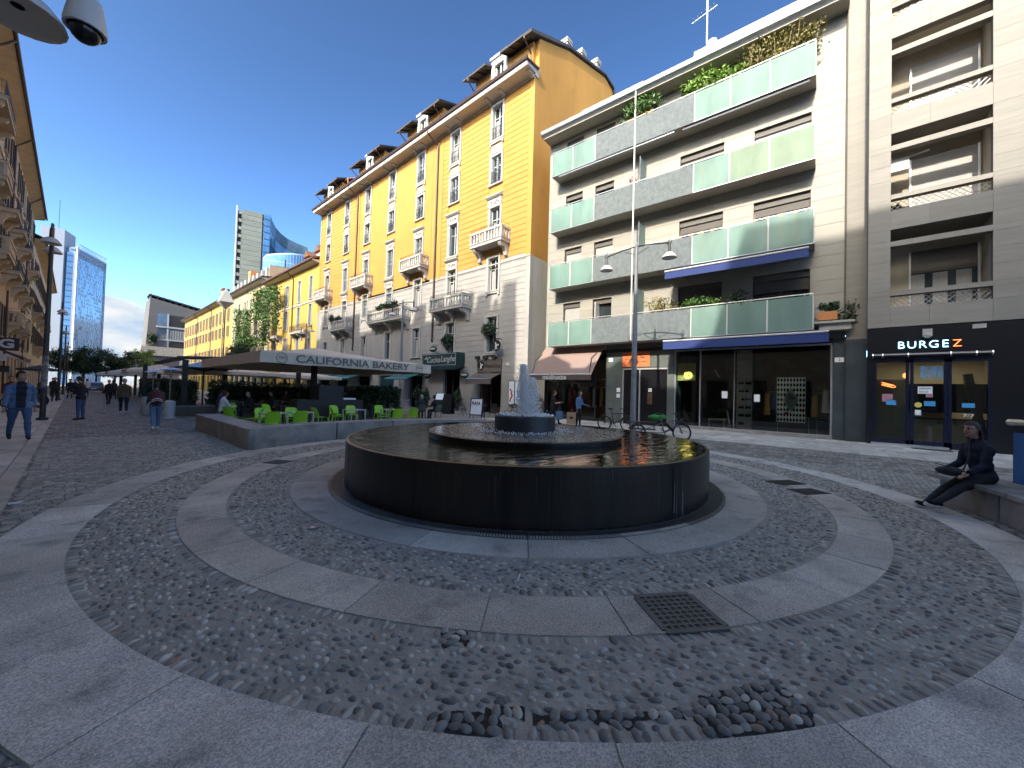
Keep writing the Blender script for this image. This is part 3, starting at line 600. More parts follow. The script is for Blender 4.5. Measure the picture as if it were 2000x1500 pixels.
# cornice
cn = MB(); cn.extr([(.02, 24.30), (-.06, 24.32), (-.10, 24.46), (-.98, 24.50), (-1.0, 24.44), (-1.06, 24.44), (-1.10, 24.62), (-1.10, 24.72), (.3, 24.80), (.3, 24.3)], 16.9, 53.05); Yb.mb('cornice', cn, 'trim')
gu = MB(); gu.extr([(-1.08, 24.73), (-1.22, 24.75), (-1.28, 24.92), (-1.22, 24.97), (-1.05, 24.86), (.2, 24.98), (.2, 24.82)], 16.8, 53.1); Yb.mb('gutter', gu, 'brown_metal')
bp = None
for i, c in enumerate(COL):
    for dy in (-.72, .72):
        if bp is None:
            m_ = MB(); m_.extr([(-.07, 24.46), (-.07, 24.20), (-.16, 24.22), (-.30, 24.34), (-.62, 24.36), (-.70, 24.40), (-.70, 24.475)], c+dy-.12, c+dy+.12); bp = Yb.mb('bracket', m_, 'trim')
        else: copy_part(bp, Yb.t, (0, c+dy-COL[0]+.72, 0))
m_ = copy_part(bp, Yb.t, (0, 17.15-COL[0]+.72, 0))
# attic: roofed blocks with a white dormer window between, low parapets in between
for gi, c in enumerate((COL[0], COL[2], COL[4], COL[6])):
    ya0 = 17.36 if gi == 0 else c-2.9
    for (a, b, hip) in ((ya0, c-.86, 0), (c+.86, min(c+2.75, 52.9), 1)):
        blk = MB(); blk.m = 0; blk.box(.12, a, 24.8, 3.4, b, 27.2); at = Yb.mb('attic_block', blk, 'yellow')
        r = MB(); z0, z1 = 27.05, 29.3; e = .75
        y0, y1 = a-(0.55 if not hip else .1)*(gi > 0 or hip), b+(.1 if not hip else .7)
        if gi == 0 and not hip: y0 = 17.62
        r._a([(-.80, y0, z0), (-.80, y1, z0), (4, y1-(.9 if hip else 0), z1), (4, y0+(.9 if not hip and gi else 0), z1), (-.80, y0, z0+.16), (-.80, y1, z0+.16), (4, y1-(.9 if hip else 0), z1+.16), (4, y0+(.9 if not hip and gi else 0), z1+.16)], [(0, 1, 2, 3), (7, 6, 5, 4), (0, 4, 5, 1), (1, 5, 6, 2), (3, 7, 4, 0)])
        Yb.mb('eave_roof', r, 'roof_tile', at)
        q = MB(); k = max(3, int((b-a)/.5))
        for j in range(k): y = a+.1+(b-a-.2)*j/(k-1); q._a([(-.7, y-.05, 26.98), (-.7, y+.05, 26.98), (.3, y+.05, 27.44), (.3, y-.05, 27.44), (-.7, y-.05, 27.07), (-.7, y+.05, 27.07), (.3, y+.05, 27.55), (.3, y-.05, 27.55)], [(3, 2, 1, 0), (4, 5, 6, 7), (0, 1, 5, 4), (1, 2, 6, 5), (2, 3, 7, 6), (3, 0, 4, 7)])
        Yb.mb('rafter', q, 'timber_dark', at, kind='stuff')
        q = MB(); yy = (a+.1) if not hip else (b-.05); q.tube([(-.82, yy, 27.0), (-.82, yy, 26.8), (.05, yy, 26.2), (.05, yy, 24.9)], .05, 6); Yb.mb('downpipe', q, 'brown_metal', at)
    d = MB(); d.box(-.02, c-.85, 24.85, .6, c-.50, 27.85); d.box(-.02, c+.50, 24.85, .6, c+.85, 27.85); d.box(-.02, c-.50, 27.35, .6, c+.50, 27.85); d.box(.6, c-.85, 24.85, 3, c+.85, 27.85); d.box(-.14, c-.92, 27.85, 3, c+.92, 28.05)
    dw = Yb.mb('dormer', d, 'white_paint'); g = MB(); g.m = 0; g.box(.25, c-.5, 24.85, .28, c+.5, 27.35); g.m = 1; g.box(.18, c-.06, 24.85, .248, c+.06, 27.35); g.box(.18, c-.5, 24.85, .248, c-.42, 27.35); g.box(.18, c+.42, 24.85, .248, c+.5, 27.35); g.m = 2
    for i in range(9): y = c-.48+i*.12; g.box(.02, y-.01, 25.0, .04, y+.01, 25.85)
    g.box(.015, c-.5, 25.85, .045, c+.5, 25.9); Yb.mb('pane', g, ['pane', 'white_paint', 'iron'], dw)
for c in (COL[1], COL[3], COL[5]):
    p = MB(); p.m = 0; p.box(.10, c-2.15, 24.8, .38, c-.75, 25.75); p.box(.10, c+.75, 24.8, .38, c+2.0, 25.75); p.m = 1
    for q in (-.75, .55): p.box(.06, c+q, 24.8, .42, c+q+.2, 25.9)
    p.m = 2; p.box(.085, c-2.0, 25.05, .10, c-.95, 25.6); p.box(.085, c+.9, 25.05, .10, c+1.9, 25.6)
    Yb.mb('parapet', p, ['yellow', 'white_paint', 'terracotta'])
    p = MB()
    for i in range(8): y = c-.5+i*.14; p.box(.2, y-.01, 24.9, .22, y+.01, 25.85)
    p.box(.19, c-.55, 25.85, .23, c+.55, 25.89); Yb.mb('railing', p, 'iron')
p = MB()
for y in (46.6, 47.9): p.tube([(.4, y, 24.9), (.4, y, 27.5)], .06, 5); p.tube([(.4, y, 27.5), (1.5, y, 28.0)], .05, 5)
p.tube([(.4, 46.4, 27.5), (.4, 48.1, 27.5)], .05, 5); Yb.mb('pergola', p, 'terracotta')
# windows, one prototype of each kind, then copies along the columns
shutmap = {'r6': 'oocoooo', 'r5': 'ccccoco', 'r4': 'ofcccco', 'r3': 'oooccoo', 'r2': 'foofoof'}
protos = {}
for k, (a, b) in rows.items():
    for i, c in enumerate(COL):
        s = {'o': 'open', 'c': 'closed', 'f': 'folded'}[shutmap[k][i]]; even = i % 2
        st = {'r6': 'plaque', 'r5': 'plain', 'r4': 'pediment', 'r3': 'pediment' if even else 'sill', 'r2': 'plain' if i in (2, 4) else 'sill'}[k]
        z0 = 8.9 if (k == 'r3' and even) else a
        key = (k, s, st)
        if key in protos: copy_part(protos[key][0], Yb.t, (0, c-protos[key][1], 0))
        else: protos[key] = (make_window(Yb, c, z0, b, 1.1, st, s, rail=(k in ('r6',) or (k == 'r5'))), c)
pb = make_balcony(Yb, COL[0], 12.85, 3.35)
for i in (2, 4, 6): copy_part(pb, Yb.t, (0, COL[i]-COL[0], 0))
pb = make_balcony(Yb, COL[1]-.45, 8.45, 4.3); copy_part(pb, Yb.t, (0, COL[5]-COL[1], 0)); make_balcony(Yb, COL[3]-.75, 8.45, 6.5)
for y in (27.95, 42.75):
    d = MB(); d.tube([(-1.1, y+.3, 24.7), (-1.1, y+.3, 24.5), (-.12, y, 23.7), (-.12, y, 6.3), (-.18, y, 6.1), (-.02, y, 5.95)], .075, 8); Yb.mb('downpipe', d, 'brown_metal')
# shop fronts
for i, (a, b, z0, z1) in enumerate(shops):
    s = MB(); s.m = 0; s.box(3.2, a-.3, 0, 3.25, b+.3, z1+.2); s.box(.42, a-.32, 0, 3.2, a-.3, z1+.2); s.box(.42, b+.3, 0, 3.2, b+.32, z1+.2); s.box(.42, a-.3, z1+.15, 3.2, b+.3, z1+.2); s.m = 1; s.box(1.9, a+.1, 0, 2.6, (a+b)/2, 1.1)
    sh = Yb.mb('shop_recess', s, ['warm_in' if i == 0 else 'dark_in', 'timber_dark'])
    g = MB(); g.m = 1
    for y in (a, (a+b)/2-.03, b-.07): g.box(.22, y, 0, .29, y+.07, z1)
    g.box(.22, a+.07, z1-.09, .29, (a+b)/2-.03, z1); g.box(.22, (a+b)/2+.04, z1-.09, .29, b-.07, z1); g.box(.22, a+.07, 0.0, .29, (a+b)/2-.03, .22 if i else .5)
    Yb.mb('door_frame', g, ['pane', 'timber_dark' if i == 0 else ('teal_door' if i == 3 else 'iron')], sh)
    if i == 3:
        for q in range(4): cube('door', 'teal_door', sh, .18, a+.05+q*(b-a-.1)/4+.02, .1, .235, a+.05+(q+1)*(b-a-.1)/4-.02, z1-.06)
def awning(B, name, y0, y1, zt, zb, out_, m, val=.25, flap=True, bar='chrome', wall=0.):
    s = MB(); s._a([(wall, y0, zt), (wall, y1, zt), (-out_, y1, zb), (-out_, y0, zb), (wall, y0, zt-.03), (wall, y1, zt-.03), (-out_, y1, zb-.03), (-out_, y0, zb-.03)], [(3, 2, 1, 0), (4, 5, 6, 7), (0, 4, 7, 3), (1, 2, 6, 5), (2, 3, 7, 6)])
    if val: s.box(-out_-.02, y0, zb-.05-val, -out_, y1, zb-.05)
    a = B.mb(name, s, m)
    if bar:
        q = MB(); q.tube([(-out_-.02, y0, zb-.02), (-out_-.02, y1, zb-.02)], .045, 8); B.mb('bar', q, bar, a)
        q = MB()
        for y in (y0+.15, y1-.15): q.tube([(wall, y, zt-.15), (-out_*.55, y+.25, zt-.25-(zt-zb)*.3), (-out_, y, zb-.05)], .025, 5)
        B.mb('arm', q, 'iron', a)
    return a
awning(Yb, 'awning', 19.5, 22.2, 3.1, 2.62, 1.1, 'sign_taupe', .35)
awning(Yb, 'awning', 28.7, 32.3, 3.35, 2.65, 2.0, 'teal', .12); awning(Yb, 'awning', 38.2, 44.0, 3.5, 2.7, 2.6, 'teal', .15); awning(Yb, 'awning', 44.6, 51.9, 3.5, 2.7, 2.6, 'teal', .15)
st_ = thing('shop_sign', 'dark green boxed restaurant sign with white script lettering', 'sign', (20.35, 25.9, 3.35))
s = MB(); s.box(-.25, -2.3, .35, .62, 2.3, 1.42); s._a([(-.25, -2.3, .34), (-.25, 2.3, .34), (-.40, 2.3, 0), (-.40, -2.3, 0), (.62, -2.3, .34), (.62, 2.3, .34)], [(0, 1, 2, 3), (3, 2, 1, 0), (0, 3, 4), (1, 5, 2)]); s.build('box', 'green_dark', st_)
s = MB()
for z in (.42, 1.35): s.box(-.262, -2.2, z-.015, -.251, 2.2, z+.015)
for y in (-2.2, 2.17): s.box(-.262, y, .435, -.251, y+.03, 1.335)
s.build('border', 'white_paint', st_)
text('lettering', 'alla', .34, 'white_paint', st_, (-.26, 1.72, 1.05), shear=.35)
text('lettering', 'Cucina', .70, 'white_paint', st_, (-.26, .72, .86), shear=.35, fit=1.75)
text('lettering', 'Langhe', .70, 'white_paint', st_, (-.26, -1.18, .90), shear=.35, fit=1.85)
st_ = thing('shop_sign', 'taupe gelato shop sign with dark lettering and round emblem', 'sign', (20.97, 20.74, 3.15))
s = MB(); s.box(-.05, -1.3, 0, .028, 1.3, 1.0); s.build('panel', 'sign_taupe', st_)
text('lettering', 'Amorino', .5, 'black', st_, (-.06, -.36, .48), shear=.1, fit=1.65)
def emblem(par, y, z, r, x=-.06):
    e = MB(); e.m = 0; e.tube([(x+.02, y, z), (x-.012, y, z)], r, 20); e.m = 1; e.sph((x-.02, y, z-.05*r), (.015, r*.24, r*.42), 8, 5); e.sph((x-.02, y+.1*r, z+.5*r), (.015, r*.18, r*.18), 8, 5); e.sph((x-.02, y-.38*r, z+.15*r), (.015, r*.34, r*.18), 8, 5); e.tube([(x-.02, y, z-.3*r), (x-.02, y+.3*r, z-.75*r)], r*.1, 5); e.tube([(x-.02, y, z-.3*r), (x-.02, y-.35*r, z-.6*r)], r*.1, 5)
    e.build('emblem', ['black', 'white_paint'], par)
emblem(st_, .86, .52, .36)
st_ = thing('projecting_sign', 'round black projecting sign with white winged figure on an iron bracket', 'sign', (20.95, 19.55, 4.85)); emblem(st_, 0, .2, .42, -.55); s = MB(); s.tube([(0, .0, .75), (-.6, 0, .75), (-.7, 0, .9)], .03, 6); s.tube([(-.53, 0, .62), (-.53, 0, .76)], .02, 5); s.tube([(0, 0, .35), (-.4, 0, .74)], .02, 5); s.build('bracket', 'iron', st_)
for (y, z, lab) in ((23.1, 2.95, 'oval black hanging sign right of the restaurant door'), (27.95, 2.95, 'oval black hanging sign left of the restaurant door'), (27.3, 5.25, 'oval black lamp sign above the green restaurant sign')):
    st_ = thing('hanging_sign', lab, 'sign', (20.98, y, z)); s = MB(); s.m = 0; s.sph((-.42, 0, 0), (.10, .52, .27), 18, 8); s.m = 1; s.sph((-.50, 0, 0), (.03, .40, .10), 14, 6); s.build('plate', ['green_dark', 'plaster_grey'], st_, smooth=2); s = MB(); s.tube([(0, 0, .36), (-.45, 0, .34), (-.45, 0, .2)], .022, 6); s.build('bracket', 'iron', st_)
ic = MB()
for y in (22.0, 21.1, 20.2): ic.box(-.25, y-.18, 4.18, .02, y+.18, 4.42)
Yb.mb('air_grille', ic, 'iron')
hn = Yb.cube('house_number', 'white_paint', -.03, 18.7, 3.62, -.001, 19.05, 3.84)
# plants in the window boxes
def bush(name, loc, r, n, m, sz, label, cat='plant', group=None, seed=None, pot=None, rnd=1.):
    """a leafy plant: leaf clusters on twigs"""
    if seed is not None: random.seed(seed)
    t = thing(name, label, cat, loc, 0, group); b = MB(); tw = MB(); rx, ry, rz_ = r if isinstance(r, tuple) else (r, r, r)
    for i in range(max(4, n//40)):
        while True:
            p = Vector((random.uniform(-1, 1), random.uniform(-1, 1), random.uniform(-1, 1)))
            if p.length < 1: break
        p = Vector((p.x*rx, p.y*ry, p.z*rz_+rz_*.6)); tw.tube([(p.x*.2, p.y*.2, -rz_*.35), (p.x*.6, p.y*.6, p.z*.4), p], [.012, .009, .004], 4)
        for j in range(40):
            q = p+Vector((random.gauss(0, .3*rx), random.gauss(0, .3*ry), random.gauss(0, .28*rz_)))*rnd; b.leaf(q, sz*random.uniform(.6, 1.3))
    b.build('foliage', m, t, kind='stuff'); tw.build('stem', 'bark', t)
    if pot: pot(t)
    return t
def box_pot(sx, sy, sz, m='terracotta'):
    def f(t): q = MB(); q.box(-sx/2, -sy/2, -sz-.05, sx/2, sy/2, -.05); q.build('planter', m, t)
    return f
bush('window_plant', (20.85, 25.75, 5.75), (.32, .55, .42), 900, 'leaf_dark', .09, 'dark bushy plant in the window above the restaurant sign', seed=1, pot=box_pot(.3, .9, .22, 'iron'))
bush('window_plant', (20.85, 20.75, 6.25), (.32, .65, .38), 900, 'leaf_dark', .09, 'dark bushy plant in the window above the gelato shop', seed=2, pot=box_pot(.3, .9, .22, 'iron'))
for i, (y, z) in enumerate(((35.6, 9.55), (34.2, 9.55), (33.0, 9.5), (46.5, 9.55), (45.0, 9.5))):
    bush('balcony_plant', (20.15, y, z), (.3, .5, .38), 480, 'leaf_dark', .09, 'dark green balcony shrub %s on the stone balcony' % ('trailing', 'rounded', 'low', 'far', 'leaning')[i], seed=3+i, pot=box_pot(.3, .6, .22))
# ---------------------------------------------------------------- white modern block with glass balconies
ML('stone_cream', (.275, .262, .225), .55, var=.07, scale=1.3, rnd=.07, stretch=(1, .8, 2.2), bump=.06, bscale=30, hue=(.26, .24, .195, .4))
ML('joint', (.16, .145, .12), .9, var=.1)
ML('soffit_white', (.36, .34, .29), .8, var=.06)
ML('stucco_dark', (.125, .145, .148), .85, var=.22, scale=5, bump=1.4, bscale=14, stretch=(1, 1, .8))
M['frost'] = glassmat('frost', (.66, .84, .79), .42, .5, (.22, .335, .295))
M['frost_algae'] = glassmat('frost_algae', (.62, .78, .66), .34, .5, (.24, .315, .23))
M['glass'] = glassmat('glass', (.90, .93, .91), 1.)
M['glass_green'] = glassmat('glass_green', (.62, .80, .78), .55, .03, (.30, .46, .46))
ML('metal_grey', (.36, .38, .40), .4, var=.1, metal=.5)
ML('alu', (.62, .62, .60), .35, var=.05, metal=.6)
ML('wood_orange', (.55, .21, .045), .5, var=.15, scale=5, stretch=(3, 3, .4))
ML('blind_grey', (.40, .39, .37), .6, var=.05, rnd=.1)
ML('blind_dark', (.10, .09, .08), .6, var=.1)
ML('navy_cloth', (.016, .036, .15), .75, var=.08)
ML('mauve_cloth', (.27, .19, .16), .85, var=.06)
ML('mauve_dark', (.09, .065, .055), .85, var=.06)
ML('granite_green', (.085, .105, .10), .32, var=.35, scale=1.5, hue=(.13, .14, .13), spec=.5)
ML('granite_blue', (.055, .072, .085), .35, var=.30, scale=1.2, rnd=.12)
ML('poster_orange', (.62, .16, .05), .6, var=.15, scale=2)
ML('shop_floor', (.10, .09, .075), .6, var=.2)
ML('shop_wall', (.16, .15, .125), .8, var=.35, scale=.8)
ML('shelf_white', (.55, .56, .53), .5, var=.05)
ML('cloth_red', (.30, .014, .022), .85, var=.15, scale=6)
ML('cloth_rose', (.24, .06, .07), .85, var=.15, scale=6)
ML('cloth_ochre', (.38, .24, .05), .85, var=.2, scale=6)
ML('cloth_black', (.014, .014, .017), .85, var=.3, scale=12)
ML('skin_dummy', (.55, .40, .30), .5, var=.05)
ML('paper', (.80, .82, .82), .7, var=.04)
Wb = Bd('apartment_building', 'cream stone apartment block with pale green glass balconies and blue awnings', 'building', (21.8, .1, 0), R(2.2))
bl_z = (4.72, 8.45, 12.15, 15.85)
wcols = ((12.95, 14.2), (10.8, 12.05), (4.8, 6.93), (1.25, 3.46))
heads = (7.63, 11.25, 14.85, 18.5); wo = []
for k in range(4):
    for j, (a, b) in enumerate(wcols): wo.append((a, b, bl_z[k]+(1.05 if j < 2 else .14), heads[k]))
core = MB(); wall_cells(core, .02, 15.55, 4.3, 19.0, wo, .05, .5); core.box(.5, .03, 4.3, 11, .33, 19.3); core.box(.5, 15.2, 0, 11, 15.54, 19.0); core.box(10.6, .33, 0, 11, 15.2, 19.0); core.box(.5, .33, 18.8, 10.6, 15.2, 19.0)
for z in (4.3, 8.0, 11.7, 15.4): core.box(.5, .33, z, 4.5, 15.2, z+.2)
core.box(4.3, .33, 4.5, 4.5, 15.2, 18.8); Wb.mb('wall', core, 'joint')
H = .617; n_ = 0; ed = sorted({4.42, 18.8, *[o[2] for o in wo], *[o[3] for o in wo]}); lev = []
for a, b in zip(ed, ed[1:]): k = max(1, round((b-a)/H)); lev += [(a+(b-a)*i/k, a+(b-a)*(i+1)/k) for i in range(k)]
rg = random.Random(3)
pj = MB()
for zc, z1 in lev:
    for a, b in spans(.03, 15.54, [(o[0], o[1]) for o in wo if o[2] < z1-.06 and o[3] > zc+.06]):
        k = max(1, round((b-a)/1.75)); cuts = [a]+[a+(b-a)*(i+(0 if k < 3 else .25*rg.uniform(-1, 1)))/k for i in range(1, k)]+[b]
        for y0, y1 in zip(cuts, cuts[1:]):
            n_ += 1
            if n_ <= 295: Wb.cube('panel', 'stone_cream', rg.uniform(-.004, .004), y0+.004, zc+.006, .05, y1-.004, z1-.006)
            else: pj.box(rg.uniform(-.004, .004), y0+.004, zc+.006, .049, y1-.004, z1-.006)
if pj.v: Wb.mb('panel', pj, 'stone_cream', kind='stuff')
ev = MB(); ev.extr([(.2, 18.80), (-.92, 18.80), (-1.0, 18.9), (-1.12, 18.95), (-1.16, 19.16), (-1.05, 19.2), (.3, 19.32)], -.02, 15.6); Wb.mb('eave', ev, 'metal_grey')
so_ = MB(); so_.box(-.9, .0, 18.74, .049, 15.5, 18.80); Wb.mb('soffit', so_, 'soffit_white')
ph = MB(); ph.box(1.3, -.6, 19.3, 7, 6.5, 21.0); ph.box(1.1, -.7, 21.0, 7.2, 6.62, 21.35); ph.box(2.2, 10.0, 19.3, 7, 14.2, 21.7); ph.box(2.05, 9.9, 21.7, 7.2, 14.35, 21.95); Wb.mb('penthouse', ph, 'soffit_white')
an = MB(); an.tube([(2.4, 6.25, 21.2), (2.4, 6.25, 26.2)], .05, 6); an.tube([(2.4, 5.7, 24.6), (2.4, 7.1, 24.3)], .02, 4)
for i in range(6): y = 5.85+i*.22; an.tube([(2.15, y, 24.57-.045*i), (2.65, y, 24.57-.045*i)], .012, 4)
an.tube([(2.4, 6.25, 22.4), (2.6, 5.6, 21.4)], .03, 5); an.sph((2.2, 5.95, 22.3), (.06, .32, .32), 10, 6); Wb.mb('antenna', an, 'metal_grey')
dp = MB(); dp.tube([(-1.06, 9.12, 18.9), (-1.06, 9.12, 4.75)], .045, 6); Wb.mb('downpipe', dp, 'white_paint')
dp = MB(); dp.tube([(-.06, .02, 18.8), (-.06, .02, 4.5)], .05, 6); Wb.mb('downpipe', dp, 'joint')
# windows
def wide_window(j, k):
    a, b = wcols[j]; z0 = bl_z[k]+(1.05 if j < 2 else .14); z1 = heads[k]; w = MB(); dep = .34
    wood = j >= 2 and k in (1, 2)
    for y in (a, b-.07): w.box(dep-.06, y, z0, dep+.02, y+.07, z1)
    w.box(dep-.06, a+.07, z1-.08, dep+.02, b-.07, z1); w.box(dep-.06, a+.07, z0, dep+.02, b-.07, z0+.08)
    nn = 3 if (b-a) > 1.6 else 1
    if wood:
        for i in range(1, 4):
            y = a+(b-a)*i/4; q = .12 if i == 2 else .085; w.box(dep-.09, y-q, z0, dep+.015, y+q, z1-.08)
    elif nn > 1: w.box(dep-.07, (a+b)/2-.06, z0+.08, dep+.015, (a+b)/2+.06, z1-.08)
    f = Wb.mb('window', w, 'wood_orange' if wood else ('timber_dark' if (j >= 2 and k == 0) else 'white_paint'))
    Wb.cube('pane', 'pane_sky' if wood else 'pane', dep+.021, a, z0, dep+.04, b, z1, f)
    drop = {(0, 0): 1.35, (0, 1): 1.6, (1, 1): 1.5, (0, 2): .25, (1, 2): .3, (3, 3): .5, (2, 3): .5, (2, 1): .42, (3, 1): .40, (2, 2): .40, (3, 2): .5, (2, 0): .5, (3, 0): .6, (0, 3): .1, (1, 3): .1}.get((j, k), 0)
    bx = MB(); bx.box(.14, a+.002, z1-.30, dep-.10, b-.002, z1); Wb.mb('blind_box', bx, 'blind_dark', f)
    if drop > .3:
        s = MB(); ns = int(drop/.055)
        for i in range(ns): s.box(dep-.13, a+.03, z1-.30-(i+1)*.055, dep-.105, b-.03, z1-.30-i*.055-.008)
        Wb.mb('blind', s, 'blind_grey' if (j < 2 or k == 3 or (j, k) == (3, 2)) else 'blind_dark', f)
    if (j, k) == (1, 0):
        q = MB(); q.obox((.05, b-.28, (z0+z1)/2-.1), .55, .05, z1-z0-.25); Wb.mb('open_sash', q, 'white_paint', f)
    if wood:
        q = MB(); rr = random.Random(j*7+k)
        for i in range(16):
            y = a+.1+(b-a-.2)*i/15; q._a([(dep+.012, y-.09, z0+.1), (dep+.012, y+.09, z0+.1), (dep+.012, y+.05, z0+1.5+rr.uniform(0, .5)), (dep+.012, y-.03, z0+1.45+rr.uniform(0, .5))], [(3, 2, 1, 0)])
        Wb.mb('curtain', q, 'curtain', f)
for j in range(4):
    for k in range(4): wide_window(j, k)
# balconies
def balcony_w(k):
    z = bl_z[k]; s = MB(); s.m = 0; s.box(-1.0, 1.1, z-.0, -.002, 14.69, z+.14); s.m = 1; s.box(-.98, 1.12, z-.012, -.02, 14.67, z-.001)
    bl = Wb.mb('balcony', s, ['soffit_white', 'soffit_white']); X = -1.02
    for a, b in ((13.15, 14.69), (11.58, 13.15), (4.37, 6.0), (2.75, 4.37), (1.1, 2.75)): Wb.cube('glass_panel', 'frost_algae' if (k == 2 and b < 4.4) else 'frost', X, a+.03, z+.01, X+.014, b-.03, z+1.46, bl)
    Wb.cube('glass_panel', 'frost', X+.03, 1.09, z+.01, -.02, 1.104, z+1.46, bl); Wb.cube('glass_panel', 'frost', X+.03, 14.686, z+.01, -.02, 14.70, z+1.46, bl)
    for a, b in ((9.13, 11.58), (6.0, 9.13)): Wb.cube('stucco_panel', 'stucco_dark', X-.02, a+.012, z-.02, X+.08, b-.012, z+1.45, bl)
    p = MB()
    for y in (13.15, 11.58, 6.0, 4.37, 2.75): p.box(X-.012, y-.028, z, X+.02, y+.028, z+1.46)
    for y in (1.1, 14.69): p.box(X-.012, y-.02, z, X+.028, y+.02, z+1.46)
    Wb.mb('post', p, 'white_paint', bl)
    r = MB(); r.tube([(-.02, 1.1, z+1.54), (X+.02, 1.1, z+1.54), (X+.02, 14.69, z+1.54), (-.02, 14.69, z+1.54)], .026, 6)
    for y in (1.4, 4.0, 6.6, 9.2, 11.8, 14.4): r.box(X+.01, y-.012, z+1.44, X+.03, y+.012, z+1.53)
    Wb.mb('rail', r, 'alu', bl)
    e = MB(); e.box(-1.03, 1.08, z-.03, -.985, 14.71, z+.005); e.box(-.985, 1.08, z-.03, -.01, 1.115, z+.005); e.box(-.985, 14.675, z-.03, -.01, 14.71, z+.005); Wb.mb('edge_strip', e, 'metal_grey', bl)
    if k < 3:
        d = MB(); d.m = 0; d.box(-.95, 8.80, z+.15, -.02, 8.83, z+2.9); d.m = 1; d.tube([(-.97, 8.815, z+.15), (-.97, 8.815, z+2.95), (-.02, 8.815, z+2.75)], .022, 5); Wb.mb('divider', d, ['frost', 'metal_grey'], bl)
    if k == 3:
        c = MB(); c.tube([(-.85, 1.3, z-.10), (-.85, 6.6, z-.10)], .08, 8); c.box(-.97, 7.0, z-.12, -.75, 14.2, z-.03); Wb.mb('awning_box', c, 'metal_grey', bl)
for k in range(4): balcony_w(k)
awning(Wb, 'awning', .58, 7.16, 4.68, 4.52, 1.62, 'navy_cloth', .40, bar='white_paint'); awning(Wb, 'awning', 1.25, 7.08, 8.40, 8.06, 1.8, 'navy_cloth', .36, bar='white_paint')
awning(Wb, 'awning', 11.2, 15.6, 4.66, 2.86, 1.62, 'mauve_cloth', 0, bar='white_paint')
vl = MB(); vl.box(-1.65, 11.2, 2.50, -1.63, 15.6, 2.80); vf = Wb.mb('awning_flap', vl, 'mauve_dark')
text('lettering', 'midinette', .40, 'white_paint', vf, (-1.655, 13.75, 2.66), shear=.2, fit=1.75, bold=.012)
# ground floor: granite piers, doors, shop windows and what is behind them
gp = MB(); gp.m = 0; gp.box(0, 10.0, 0, .3, 11.0, 4.25); gp.box(0, 7.42, 3.28, .3, 8.3, 4.25); gp.box(.02, 8.3, 3.28, .3, 10.0, 4.25); gp.box(.0, 7.05, .0, .3, 7.42, 4.2); gp.m = 1; gp.box(0, -.0, 0, .4, .42, 4.45); gp.box(.3, 7.42, 0, .5, 8.2, 3.28)
Wb.mb('granite_pier', gp, ['granite_green', 'granite_blue'])
hd = MB(); hd.m = 0; hd.box(-.02, .42, 4.22, .4, 15.5, 4.42); hd.box(.12, 7.4, 4.25, .3, 15.5, 4.3); hd.m = 1; hd.box(-.1, .05, 4.43, .04, 11.0, 4.66); hd.m = 0; hd.box(0, 15.42, 0, .5, 15.54, 4.4)
Wb.mb('shop_lintel', hd, ['black', 'blind_dark'])
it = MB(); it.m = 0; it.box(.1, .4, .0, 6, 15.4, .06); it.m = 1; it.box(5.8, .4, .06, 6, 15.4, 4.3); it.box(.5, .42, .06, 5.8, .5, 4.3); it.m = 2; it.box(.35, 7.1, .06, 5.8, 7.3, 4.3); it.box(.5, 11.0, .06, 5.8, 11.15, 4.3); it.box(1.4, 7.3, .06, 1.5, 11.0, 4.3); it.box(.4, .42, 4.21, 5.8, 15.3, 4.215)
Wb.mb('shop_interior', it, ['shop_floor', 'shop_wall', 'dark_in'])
sl_ = MB(); sl_.box(-.06, .42, 0, .3, 7.05, .13); Wb.mb('shop_sill', sl_, 'concrete')
fr = MB()
for y in (.44, 5.72, 6.98): fr.box(.02, y, .13, .09, y+.06, 4.2)
fr.box(.02, 4.17, .13, .05, 4.20, 4.2); fr.box(.02, .5, 4.12, .09, 7.0, 4.2); fr.box(.02, .5, .13, .09, 7.0, .17); Wb.mb('shop_frame', fr, 'metal_grey')
for a, b in ((.5, 4.17), (4.2, 5.72), (5.78, 6.98)): Wb.cube('shop_pane', 'glass', .05, a, .17, .06, b, 4.12)
lf = MB(); lf.box(.10, 3.40, .17, .95, 3.43, 4.1); lf.box(.10, 6.94, .17, .9, 6.97, 4.1); Wb.mb('glass_fin', lf, 'glass_green')
sf = MB(); sf.m = 0; sf.box(.55, 3.45, .17, .60, 4.16, 4.1)
for i in range(9): sf.box(.2, 3.46, .35+i*.40, .54, 4.15, .37+i*.40)
shf = Wb.mb('shoe_shelf', sf, ['shelf_white'])
sh = MB(); rr = random.Random(2)
for i in range(6):
    for y in (3.56, 3.68, 3.86, 3.98):
        z = .37+i*.40
        if rr.random() < .9: sh.obox((.32, y, z+.04), .24, .085, .07); sh.obox((.40, y, z+.09), .10, .08, .07)
Wb.mb('shoe', sh, 'cloth_black', shf, kind='stuff')
